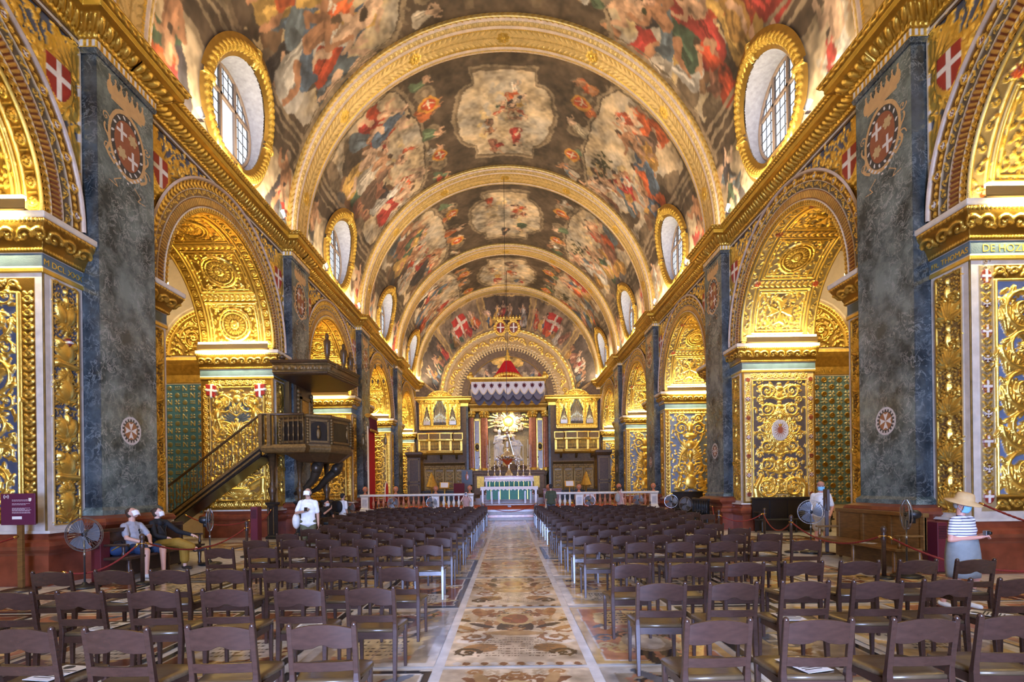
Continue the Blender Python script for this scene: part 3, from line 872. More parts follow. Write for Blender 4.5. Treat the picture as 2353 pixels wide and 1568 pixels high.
def fittext(body, size, depth=.004):
    cu = bpy.data.curves.new('lettering', 'FONT'); cu.body = body; cu.size = size; cu.extrude = depth; cu.align_x = 'CENTER'; cu.resolution_u = 3
    o = bpy.data.objects.new('lettering', cu); COL.objects.link(o)
    me = bpy.data.meshes.new_from_object(o.evaluated_get(bpy.context.evaluated_depsgraph_get()))
    bpy.data.objects.remove(o)
    return me

# ---- place the bays
lamp_me = MB().box(-DJ / 2 + .05, DJ / 2 - .05, -.05, -.03, -.02, .16).box(-DJ / 2 + .05, DJ / 2 - .05, -.05, .06, .0, .02).mesh('shield', 'lamp_shield')
tube_me = MB().box(-DJ / 2 + .08, DJ / 2 - .08, -.04, .03, .165, .225).box(-DJ / 2 + .08, DJ / 2 - .08, -.045, -.02, -.10, -.05).mesh('tube', 'lit_strip')
for k in range(0, 5):
    for s in (-1, 1):
        W = wall[s]; yc = YC(k); rot = (0, 0, ROT[s])
        P = lambda nm, me: obj(nm, me, W, (0, yc, 0), rot)
        kind = 1 if (k == 0 or s > 0) else 0
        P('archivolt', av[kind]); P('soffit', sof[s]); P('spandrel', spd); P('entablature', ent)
        nm = 'arms' if (s < 0 and k == 0) else ('leaf' if k == 0 else 'fine')
        P('carved_strip', strips[nm, 1]); P('carved_strip', strips[nm, -1])
        P('impost', imp[1]); P('impost', imp[-1]); P('jamb_base', jb1); P('jamb_base', jb0); P('stone_ledge', led1); P('stone_ledge', led0)
        obj('carved_panel', jm[s, min(k, 2)], W, (0, yc + RI, 0)); obj('carved_panel', jm_back[s], W, (0, yc - RI, 0))
        for f in (1, -1):
            lm = thing('cornice_light', 'brown shielded strip light on the %s jamb of the %s chapel arch, %s' % ('far' if f > 0 else 'near', ORD[k], SIDE[s]), 'lamp',
                       (s * (XW + DJ / 2), yc + f * (RI - .20), 6.11), 0 if f > 0 else PI, 'strip lights on the chapel imposts')
            obj('shield', lamp_me, lm); obj('tube', tube_me, lm)
            if k < 5:
                x = s * (XW + DJ / 2); y = yc + f * (RI - .13)
                area_light('impost_uplight', (x, y, 6.20), (R(180 + f * 14), 0, 0), DJ - .3, .10, 130 if k < 3 else 100, (1.0, .85, .44), 150)
                if f > 0 and k > 0: area_light('chapel_lamp', (s * 11.8, yc - .6, 8.6), (R(38), 0, 0), 1.2, .6, 170, (1.0, .82, .5))
                area_light('impost_downlight', (x, yc + f * (RI - .40), 6.02), (R(f * 40), 0, 0), DJ - .3, .06, 85, (1.0, .85, .46), 170)
for k in range(1, 6):
    for s in (-1, 1):
        if k == 5: continue
        y = YK(k) + PW / 2
        a = ROT[s]
        p = obj('pilaster', pil_me, wall[s], (s * XW, y, 0), (0, 0, a))
        c1 = obj('crest_inlay', crest_me, p, (.304, 0, 7.28), (0, 0, PI / 2)); c1.scale = (1.16, 1, 1.14); c2 = obj('cross_medallion', medal_me, p, (.304, 0, 2.85), (0, 0, PI / 2))
        c1['label'] = 'crowned coat of arms with red and white crosses inlaid in the marble'; c2['label'] = 'round inlay with white eight pointed cross'
        obj('pilaster_base', pbase_me, wall[s], (s * XW, y, 0), (0, 0, a))
# friezes with lettering beside the first chapels
for body, s, size in (('FR. D. THOMAS DE HOZES BA', 1, .145), ('M DCL XXX', -1, .14)):
    t = fittext(body, size); t.materials.append(MATS['gilding'])
    if s > 0:
        a, b_ = 'FR. THOMAS', 'DE HOZES BA'
        t1 = fittext(a, .13); t1.materials.append(MATS['gilding']); obj('lettering', t1, wall[s], (XW - .018, YC(0) + RI + .38, 5.36), (PI / 2, 0, -PI / 2))
        t2 = fittext(b_, .17); t2.materials.append(MATS['gilding']); obj('lettering', t2, wall[s], (XW + .70, YC(0) + RI - .018, 5.35), (PI / 2, 0, 0))
    else:
        obj('lettering', t, wall[s], (-XW + .018, YC(0) + RI + .38, 5.36), (PI / 2, 0, PI / 2))

# ---- inside the first full chapels: side wall with starred teal panel, passage lunette, carved pilaster
def teal_panel(kind):
    W, h = 1.75, 4.2
    c = Canvas(W, h, .017, TEAL if kind == 'n' else (.10, .18, .19), 0, seed=31)
    n = 0
    for j, y in enumerate(np.arange(.16, h - .05, .23)):
        for i, x in enumerate(np.arange(.14, W - .05, .25)):
            q = (i + j) % 4 if kind == 'n' else (i + j) % 2
            if kind == 'n':
                if q in (0,) :
                    G = (.42, .34, .14, .6)
                    c.rect(x - .075, y - .08, x - .045, y + .08, .015, G); c.rect(x + .045, y - .08, x + .075, y + .08, .015, G); c.seg(x - .06, y + .075, x + .06, y - .075, .016, .016, .015, G, True)
                elif q == 1: c.cross8(x, y, .10, .018, (.45, .36, .16, .6), PI / 4)
                elif q == 2: c.flower(x, y, .085, 8, .02, (.22, .20, .09, .5))
                else: c.seg(x - .07, y - .03, x + .07, y - .03, .02, .02, .018, (.22, .2, .09, .5)); [c.ell(x + d, y + .03, .022, .035, 0, .018, (.22, .2, .09, .5)) for d in (-.06, 0, .06)]
            else:
                if q == 0: c.cross8(x, y, .12, .025, (.55, .45, .22, .5), PI / 4)
                else: c.ring(x, y, .07, .022, .03, (.34, .20, .03, 1)); c.flower(x, y, .06, 6, .03, (.30, .18, .03, 1)); c.leaf(x - .11, y, 0, .22, .05, .02, (.34, .2, .03, 1))
    c.seg(W - .03, 0, W - .03, h, .05, .05, .03, (*GOLD, 1)); c.seg(.02, 0, .02, h, .05, .05, .03, (*GOLD, 1)); c.band(.0, 0, .12, h, 'leaf', .16, .03)
    return c
def lunette():
    W, h = 1.75, 1.9
    c = Canvas(W, h, .018, (.28, .16, .03), 1, seed=33)
    c.filler(0, 0, W, h, .15, .03); c.scroll(.55, .55, .4, 1, 0, 1.9, .035, .06); c.scroll(.35, 1.2, .2, -1, 0, 1.6, .03, .05)
    for r_, w_, cl in ((1.62, .07, CREAM), (1.50, .05, (*GOLD, 1)), (1.38, .05, (*GOLD, 1))):
        c.stroke([(r_ * math.cos(a), r_ * math.sin(a)) for a in np.linspace(0, PI / 2, 20)], w_, w_, .07, cl)
    for a in np.linspace(.05, 1.5, 22): c.ell(1.44 * math.cos(a), 1.44 * math.sin(a), .035, .02, a, .1)
    U, V = np.meshgrid(c.x, c.y)
    return c, (U ** 2 + V ** 2 < 1.70 ** 2)
def pil_strip():
    W, h = .62, 5.9
    c = Canvas(W, h, .017, STONE, 0, seed=35)
    c.rect(.13, .05, W, h - .05, .003, (.10, .05, .03)); c.base = .003
    for k, y in enumerate(np.arange(.3, h - .2, .42)):
        c.scroll(.36, y, .17, 1 if k % 2 else -1, PI * (k % 2), 1.7, .028, .07); c.plume(.36, y + .15, .26, PI / 2 + (.5 if k % 2 else -.5), .9, 5, .06)
    c.filler(.16, .1, W - .04, h - .1, .14, .03)
    return c
lc, lk = lunette()
ps = pil_strip()
for s in (-1, 1):
    W = wall[s]
    tc = teal_panel('n' if s < 0 else 's')
    if s < 0: tc.H = tc.H[:, ::-1].copy(); tc.C = tc.C[:, ::-1].copy()
    yS = YC(1) + RI + .62
    obj('chapel_side_panel', tc.mesh('chapel_side_panel', lambda U, V, H: (s * (XJ + U), -H, 1.0 + V)), W, (0, yS - .02, 0))
    obj('chapel_lunette', lc.mesh('chapel_lunette', lambda U, V, H: (s * (XJ + U), -H, 6.15 + V), keep=lk), W, (0, yS - .02, 0))
    m = MB(); m.box(s * (XJ - .02), s * (XJ + 4.2), yS, yS + .3, 0, 9.3, 0)
    m.loft([[(s * (XJ - .02), yS - o, z), (s * (XJ + 1.95), yS - o, z)] for o, z in ((.02, 5.25), (.03, 5.5), (.06, 5.55), (.16, 5.8), (.20, 5.95), (.18, 6.05), (0, 6.07))], 1, False, False)
    obj('chapel_side_wall', m.mesh('chapel_side_wall', ['limestone', 'dull_gilding']), W)
    obj('chapel_pilaster_carving', ps.mesh('chapel_pilaster_carving', lambda U, V, H: (s * (XJ + 1.62 + U * .85), -H, 1.0 + V)), W, (0, yS - .55, 0))
    obj('chapel_pilaster', MB().box(s * (XJ + 1.62), s * (XJ + 2.4), yS - .54, yS, 0, 7.0).rects([(0, 6.9), (.05, 6.95), (.16, 7.15), (.16, 7.25), (0, 7.3)], min(s * (XJ + 1.62), s * (XJ + 2.4)), max(s * (XJ + 1.62), s * (XJ + 2.4)), yS - .54, yS).mesh('chapel_pilaster', 'limestone'), W)
    if s > 0:
        t = fittext('HORATIVS', .17); t.materials.append(MATS['gilding']); obj('lettering', t, W, (XJ + .55, yS - .035, 5.32), (PI / 2, 0, 0))

# ================================================================== vault
ceiling = struct(obj('ceiling', MB().box(-7.9, 7.9, YREAR, YEND + 6, ZS + RV + .35, ZS + RV + .5).mesh('ceiling', 'limestone')))
LV = PI * RV
OV, OR = 1.56, 1.26                # oculus: arc height of its middle over the springing, radius
def cyl(s, Y, V, H):
    th = V / RV
    return s * (RV - H) * np.cos(th), Y, ZS + (RV - H) * np.sin(th)

SKY = [(.52, .40, .25), (.46, .37, .25), (.38, .335, .27), (.56, .42, .22)]
DARK = (.085, .060, .040); ARCH = (.17, .125, .08); ARCHL = (.28, .215, .14)
FLESH = [(.46, .27, .16), (.52, .33, .21), (.38, .20, .11), (.55, .38, .26)]
DRAPE = [(.40, .07, .03), (.36, .05, .04), (.50, .12, .04), (.10, .14, .19), (.13, .16, .18), (.42, .24, .07), (.50, .32, .10), (.48, .42, .34), (.50, .46, .40), (.07, .11, .07), (.16, .10, .07), (.30, .14, .09), (.045, .04, .045)]
def mulc(c, f): return tuple(min(1, v * f) for v in c[:3])
class Fresco(Canvas):
    def E(s, x, y, rx, ry, a, col): s.ell(x, y, rx, ry, a, 0, col, True)
    def figure(s, x, y, h, a, g, drape=None, flesh=None):
        """a robed figure of height h painted with its feet at x,y and its head towards angle a"""
        ca, sa = math.cos(a - PI / 2), math.sin(a - PI / 2)
        def p(u, v): return (x + h * (u * ca - v * sa), y + h * (u * sa + v * ca))
        fl = flesh or g.choice(FLESH); d = drape or g.choice(DRAPE); sg = g.choice((-1, 1))
        def cap(u0, v0, u1, v1, r0, r1, col): s.seg(*p(u0, v0), *p(u1, v1), r0 * h, r1 * h, 0, col, True)
        b = g.uniform(-.12, .12)
        # drapery with lights and folds
        for k in range(3):
            u = b + g.uniform(-.12, .12)
            cap(b * .5, .50, u * 1.4, .08, .12, .16, mulc(d, g.uniform(.62, 1.0)))
        cap(0, .48, b, .15, .10, .11, d)
        for k in range(5):
            u = g.uniform(-.13, .13); cap(u * .5, .48, u + b, .05, .014, .020, mulc(d, g.choice((.5, .6, 1.35, 1.5))))
        if g.random() < .6:
            c2 = g.choice(DRAPE); cap(-sg * .15, .62, sg * .22, .30, .07, .11, c2); cap(-sg * .1, .60, sg * .2, .34, .015, .02, mulc(c2, 1.5)); cap(sg * .22, .3, sg * .34, .42, .07, .03, mulc(c2, .7))
        # torso, limbs, head
        tc = fl if g.random() < .55 else mulc(d, 1.15)
        cap(0, .50, b * .3, .72, .095, .105, tc); cap(-.045 * sg, .52, -.05 * sg, .70, .03, .03, mulc(tc, 1.3)); cap(.07 * sg, .5, .08 * sg, .70, .025, .03, mulc(tc, .6))
        ua, va = sg * g.uniform(.22, .34), g.uniform(.62, .98)
        cap(sg * .10, .73, sg * .20, .66, .045, .035, fl); cap(sg * .20, .66, ua, va, .035, .025, fl); s.E(*p(ua, va), .03 * h, .03 * h, 0, fl)
        cap(-sg * .10, .73, -sg * .20, .58, .045, .035, mulc(fl, .8)); cap(-sg * .2, .58, -sg * g.uniform(.05, .3), g.uniform(.42, .62), .033, .025, mulc(fl, .85))
        if g.random() < .6:
            cap(b, .28, b + sg * .13, .16, .06, .045, fl); cap(b + sg * .13, .16, b + sg * .1, -.04, .045, .028, fl)
        hx, hv = b * .4 + sg * .03, .86
        cap(0, .74, hx, hv - .05, .035, .035, mulc(fl, .85)); s.E(*p(hx, hv), .058 * h, .068 * h, a - PI / 2, fl)
        hc = g.choice(((.07, .045, .03), (.16, .10, .06), (.22, .17, .12), (.05, .035, .03)))
        s.E(*p(hx - sg * .02, hv + .035), .055 * h, .045 * h, a - PI / 2, hc); s.E(*p(hx - sg * .05, hv), .03 * h, .05 * h, a - PI / 2, hc)
        s.E(*p(hx + sg * .02, hv - .01), .022 * h, .03 * h, a - PI / 2, mulc(fl, 1.2))
    def cloud(s, x, y, r, g, dark=False):
        for k in range(9):
            col = mulc(g.choice(SKY), g.uniform(.55, .8) if dark else g.uniform(.85, 1.2)); s.E(x + g.uniform(-1, 1) * r, y + g.uniform(-.6, .6) * r, r * g.uniform(.3, .6), r * g.uniform(.2, .4), g.uniform(-.5, .5), col)
    def putto(s, x, y, h, a, g): s.figure(x, y, h, a, g, g.choice(((.52, .40, .30), (.5, .3, .2), (.4, .1, .05))), (.55, .36, .24))
    def soften(s, n=1, amt=.5):
        for _ in range(n):
            C = s.C; B = C.copy()
            B[1:-1, 1:-1] = (C[:-2, 1:-1] + C[2:, 1:-1] + C[1:-1, :-2] + C[1:-1, 2:]) / 4
            s.C = C * (1 - amt) + B * amt
def painterly(c, rg, amp, tone, mix=.10):
    """break the flat fills of a painted sheet with wavering edges and mottled tone"""
    ny, nx = c.ny, c.nx; k = max(c.w, c.h)
    f = lambda n: noise2(ny, nx, (max(2, int(c.w * n)), max(2, int(c.h * n))), rg) - .5
    dx = (f(1.6) * 1.2 + f(5) * .7) * amp / (c.w / nx); dy = (f(1.6) * 1.2 + f(5) * .7) * amp / (c.h / ny)
    J, I = np.meshgrid(np.arange(ny), np.arange(nx), indexing='ij')
    J = np.clip((J + dy).astype(int), 0, ny - 1); I = np.clip((I + dx).astype(int), 0, nx - 1)
    C = c.C[J, I]
    m_ = 1 + tone * (f(1.1) * 1.1 + f(3.5) * .9 + f(9) * .7)
    C[..., :3] = C[..., :3] * m_[..., None]
    C[..., :3] = 1.06 * np.clip(C[..., :3], .004, 1) ** 1.13; c.C = (C * (1 - mix) + mix * np.array((.16, .11, .065, 0))).astype(np.float32)
def noise2(ny, nx, cells, rng):
    n = rng.random((cells[1] + 2, cells[0] + 2)); yy = np.linspace(0, cells[1], ny); xx = np.linspace(0, cells[0], nx)
    j = yy.astype(int); i = xx.astype(int); fy = (yy - j)[:, None]; fx = (xx - i)[None]
    fy = fy * fy * (3 - 2 * fy); fx = fx * fx * (3 - 2 * fx)
    return (n[j][:, i] * (1 - fy) * (1 - fx) + n[j][:, i + 1] * (1 - fy) * fx + n[j + 1][:, i] * fy * (1 - fx) + n[j + 1][:, i + 1] * fy * fx)

def fresco(seed, res, near):
    c = Fresco(PITCH, LV, res, DARK, 0, seed); g = random.Random(seed); rg = np.random.default_rng(seed)
    u0, u1 = .60, PITCH - .60; um = PITCH / 2
    def skyfill(poly, warm):
        """painted sky: warm light clouding to grey"""
        tmp = c.C.copy(); c.poly(poly, 0, (1, 0, 1)); msk = (c.C[..., 0] == 1) & (c.C[..., 2] == 1); c.C = tmp
        n1 = noise2(c.ny, c.nx, (9, 26), rg) * .6 + noise2(c.ny, c.nx, (25, 70), rg) * .4
        A = np.array(SKY[3] if warm else SKY[0]); B = np.array(SKY[2]); f = np.clip((n1 - .25) * 2, 0, 1)[..., None]
        c.C[..., :3] = np.where(msk[..., None], A * (1 - f) + B * f, c.C[..., :3])
    # painted architecture everywhere first
    n1 = noise2(c.ny, c.nx, (14, 40), rg)[..., None]
    c.C[..., :3] = np.array(DARK) * (.7 + .7 * n1)
    for side in (0, 1):
        T = (lambda v: v) if side == 0 else (lambda v: LV - v)
        up = PI / 2 if side == 0 else -PI / 2
        def box(a, b, v0, v1, col): c.poly([(a, T(v0)), (b, T(v0)), (b, T(v1)), (a, T(v1))], 0, col)
        # light stone skirting round the windows
        box(0, PITCH, 0, 1.9, (.40, .31, .20)); box(u0, u1, .15, 1.8, (.46, .36, .24))
        box(0, PITCH, 1.85, 2.0, ARCHL)
        for uu in (1.25, PITCH - 1.25):
            c.figure(uu, T(.20), 2.3, up, g, g.choice(((.05, .045, .05), (.28, .06, .04), (.5, .46, .4), (.08, .07, .08))))
            c.figure(uu + g.uniform(-.4, .4), T(.15), 1.5, up, g)
            box(uu - .5, uu + .5, .0, .22, (.40, .33, .25))
        # side scene
        v0, v1 = 3.3, 8.3 if near else 7.7
        a, b = (u0 + .25, u1 - .25)
        P = [(a + .3, T(v0)), (b - .3, T(v0)), (b, T(v0 + .5)), (b, T(v1 - 1.0))] + [(um + (b - um) * math.cos(q), T(v1 - 1.0 + 1.0 * math.sin(q))) for q in np.linspace(0, PI, 14)] + [(a, T(v1 - 1.0)), (a, T(v0 + .5))]
        skyfill(P, near)
        for k in range(10): c.cloud(g.uniform(a + .4, b - .4), T(g.uniform(v0 + .8, v1 - .6)), g.uniform(.25, .6), g)
        for k in range(5): c.E(g.uniform(a, b), T(v0 + .25 * g.random()), .7, .28, 0, mulc(ARCH, g.uniform(.6, 1.3)))
        for k in range(26 if near else 20):
            uu = g.uniform(a + .1, b - .1); c.E(uu, T(v0 + g.uniform(-.2, 1.0) + (1.1 if abs(uu - um) > 1.5 else 0)), g.uniform(.25, .6), g.uniform(.3, .75), g.uniform(-.5, .5), mulc(g.choice((ARCH, DARK, (.16, .09, .05), (.12, .11, .10), (.22, .13, .07))), g.uniform(.7, 1.3)))
        nfig = 19 if near else 15
        for k in range(nfig):
            uu = a + .25 + (b - a - .5) * ((k * .618 + .2) % 1); dv = g.uniform(-.3, 1.2) + (1.2 if abs(uu - um) > 1.5 else 0)
            c.figure(uu, T(v0 + dv), g.uniform(1.6, 2.5) * (1.25 if near else 1.0), up + g.uniform(-.35, .35), g)
        for k in range(4): c.putto(g.uniform(a + .6, b - .6), T(g.uniform(v1 - 2.4, v1 - .9)), g.uniform(.55, .9), up + g.uniform(-1.2, 1.2), g)
        if near or side: # tree
            for k in range(26): c.E(um + (1.2 if side else -1.6) + g.gauss(0, .35), T(v1 - .9 + g.gauss(0, .25)), .12, .07, g.random() * 3, (.05, .055, .025))
        # carved frames: consoles, reeded bands, balusters in paint
        for uu in (a - .02, b + .02):
            for q, w_ in ((0, .07), (.14, .035), (-.13, .03)):
                c.seg(uu + q, T(2.2), uu + q, T(v1 - .6), w_, w_, 0, mulc(ARCHL, 1 - abs(q) * 3), True)
        for vv, w_ in ((v0 - .25, .07), (v0 - .48, .05), (v0 - .8, .04)): c.seg(u0, T(vv), u1, T(vv), w_, w_, 0, mulc(ARCHL, .9), True)
        pts = [(um + (b - um + .12) * math.cos(q), T(v1 - 1.0 + 1.15 * math.sin(q))) for q in np.linspace(0, PI, 22)]
        c.stroke(pts, .07, .07, 0, ARCHL, True)
        for q in np.linspace(.1, PI - .1, 18): c.seg(um + (b - um + .2) * math.cos(q), T(v1 - 1 + 1.2 * math.sin(q)), um + (b - um + .36) * math.cos(q), T(v1 - 1 + 1.4 * math.sin(q)), .05, .05, 0, ARCH, True)
        for uu in (um - 2.1, um, um + 2.1):
            c.E(uu, T(v1 + .55), .42, .42, 0, mulc(ARCHL, .8)); c.E(uu, T(v1 + .55), .3, .3, 0, ARCH); c.E(uu, T(v1 + .55), .16, .16, 0, ARCHL)
        for k in range(5): c.figure(um + (k - 2) * 1.35 + g.uniform(-.2, .2), T(v1 + .1), g.uniform(.9, 1.25), up + g.uniform(-.9, .9), g, g.choice(((.50, .42, .3), (.45, .2, .08), (.48, .15, .05), (.42, .36, .28), (.12, .17, .10))))
        for uu in (um - 1.55, um + 1.6):
            vv = T(v1 + .6); c.E(uu, vv, .36, .40, 0, (.52, .26, .05)); c.E(uu, vv, .24, .29, 0, (.45, .08, .03)); c.seg(uu - .18, vv, uu + .18, vv, .03, .03, 0, (.6, .5, .35), True); c.seg(uu, vv - .22, uu, vv + .22, .03, .03, 0, (.6, .5, .35), True)
        for k in range(7): box(u0 + .1 + k * 1.0, u0 + .55 + k * 1.0, 10.15, 10.5, mulc(ARCH, .75))
    # crown panel: stepped octagon of pale sky
    vc = LV / 2; ha, hb = 2.45, 1.95
    P = [(um - ha, vc - hb * .62), (um - ha * .72, vc - hb * .62)] + [(um - ha * .72 * math.cos(q), vc - hb * .62 - hb * .42 * math.sin(q)) for q in np.linspace(0, PI, 9)] + [(um + ha * .72, vc - hb * .62), (um + ha, vc - hb * .62),
         (um + ha, vc + hb * .62), (um + ha * .72, vc + hb * .62)] + [(um + ha * .72 * math.cos(q), vc + hb * .62 + hb * .42 * math.sin(q)) for q in np.linspace(0, PI, 9)] + [(um - ha * .72, vc + hb * .62), (um - ha, vc + hb * .62)]
    P2 = [(um + (x - um) * 1.1, vc + (y - vc) * 1.1) for x, y in P]
    c.poly(P2, 0, ARCHL); c.poly([(um + (x - um) * 1.05, vc + (y - vc) * 1.05) for x, y in P], 0, ARCH); skyfill(P, False)
    tmp = c.C[..., :3]; 
    for k in range(8): c.cloud(um + g.uniform(-1.6, 1.6), vc + g.uniform(-1.2, 1.2), .4, g)
    for k in range(6): c.figure(um - 1.9 + .75 * k * .9, vc + g.uniform(-1.1, .8), g.uniform(.9, 1.25), 0 if g.random() < .85 else 2.4, g)
    for k in range(5): c.putto(um + g.uniform(-1.4, 1.4), vc + g.uniform(-1.2, 1.2), .6, g.uniform(0, 6), g)
    painterly(c, rg, .14, .75); c.soften(1, .4)
    U, V = np.meshgrid(c.x, c.y)
    keep = ((U - um) ** 2 + (V - OV) ** 2 > OR ** 2) & ((U - um) ** 2 + (LV - V - OV) ** 2 > OR ** 2)
    return c.mesh('painted_vault', lambda U, V, H: (-RV * np.cos(V / RV), U - um, ZS + RV * np.sin(V / RV)), 'fresco', keep)
fr = {0: fresco(40, .12, True), 1: fresco(41, .032, True), 2: fresco(42, .036, False), 3: fresco(43, .05, False), 4: fresco(44, .06, False)}
for k in range(0, 5):
    o = obj('painted_vault', fr[k], ceiling, (0, YC(k), 0)); o['label'] = 'painted barrel vault bay with figures, clouds and feigned architecture'
# plain rear bays of the vault
a = np.linspace(0, PI, 40)
m = MB(); m.loft([[(-RV * math.cos(t), y, ZS + RV * math.sin(t)) for t in a] for y in (YREAR, YC(0) - PITCH / 2)], 0, False, False)
obj('plain_vault', m.mesh('plain_vault', 'limestone'), ceiling)

# ---- transverse ribs
RP = [(0, 0), (0, .10), (.03, .14), (.10, .15), (.12, .17), (.16, .20), (.24, .22), (.26, .235), (.34, .24), (.40, .22), (PW / 2, .22)]
RP = RP + [(PW - x, y) for x, y in RP[::-1][1:]]
def rib():
    d, g, nrm = prof_sampler(RP)
    S = PI * 7.05; RG = (.74, .54, .22, .6)
    c = Canvas(S, d[-1], .024, PINK, 0, seed=50); T = lambda x: float(np.interp(x, [p[0] + i * 1e-6 for i, p in enumerate(RP)], d)); D = d[-1]
    def gr(t0, t1, col, gold):
        for a_, b_ in ((t0, t1), (D - t1, D - t0)): c.C[(c.y >= a_) & (c.y <= b_)] = (*col, gold)
    gr(0, .16, (.66, .45, .14), .7); gr(.16, T(.11), PINK, 0); gr(T(.125), T(.25), (.52, .36, .13), .6); gr(T(.25), T(.35), PINK, 0); gr(T(.37), D / 2 + .01, (.56, .39, .14), .6)
    for f in (0, 1):
        Y = (lambda a_, b_: (a_, b_)) if f == 0 else (lambda a_, b_: (D - b_, D - a_))
        a_, b_ = Y(T(.13), T(.245)); c.band(0, a_, S, b_, 'egg', .19, .03, RG)
        a_, b_ = Y(.02, .12); c.band(0, a_, S, b_, 'leaf', .2, .015, (.62, .38, .08, 1))
        a_, b_ = Y(T(.375), T(.40) + .02); c.band(0, a_, S, b_, 'bead', .08, .015)
    n = int(S / .19)
    for k in range(n):
        u = (k + .5) * S / n; sg = 1 if u < S / 2 else -1
        for v, w_ in ((-.14, .9), (.14, -.9), (-.05, .5), (.05, -.5)):
            an = sg * 1.0 * w_
            c.leaf(u, D / 2 + v * .6, (0 if sg > 0 else PI) - an * .8, .30, .10, .05, RG)
    for k in range(7): u = (k + .5) * S / 7; c.flower(u, D / 2, .24, 8, .08)
    def f(U, V, H):
        y, p = g(V); a_, b_ = nrm(V)
        r = RV - p - H * np.clip(-b_ * -1, 0, 1) - H * .3
        th = U / 7.05
        return -r * np.cos(th), y - PW / 2 + 0 * U, ZS + r * np.sin(th)
    return c.mesh('rib', f)
rib_me = rib()
for k in range(1, 6):
    o = obj('gilded_rib', rib_me, ceiling, (0, YK(k) + PW / 2 if k < 5 else YEND - .55, 0))
    o['label'] = 'gilded transverse rib with laurel garland and pale fillets'
    m = MB()
    for s in (-1, 1): m.box(s * (RV - .2), s * (RV + .1), -PW / 2, PW / 2, ZC, ZS + .01)
    obj('rib_foot', m.mesh('rib_foot', 'limestone'), o)

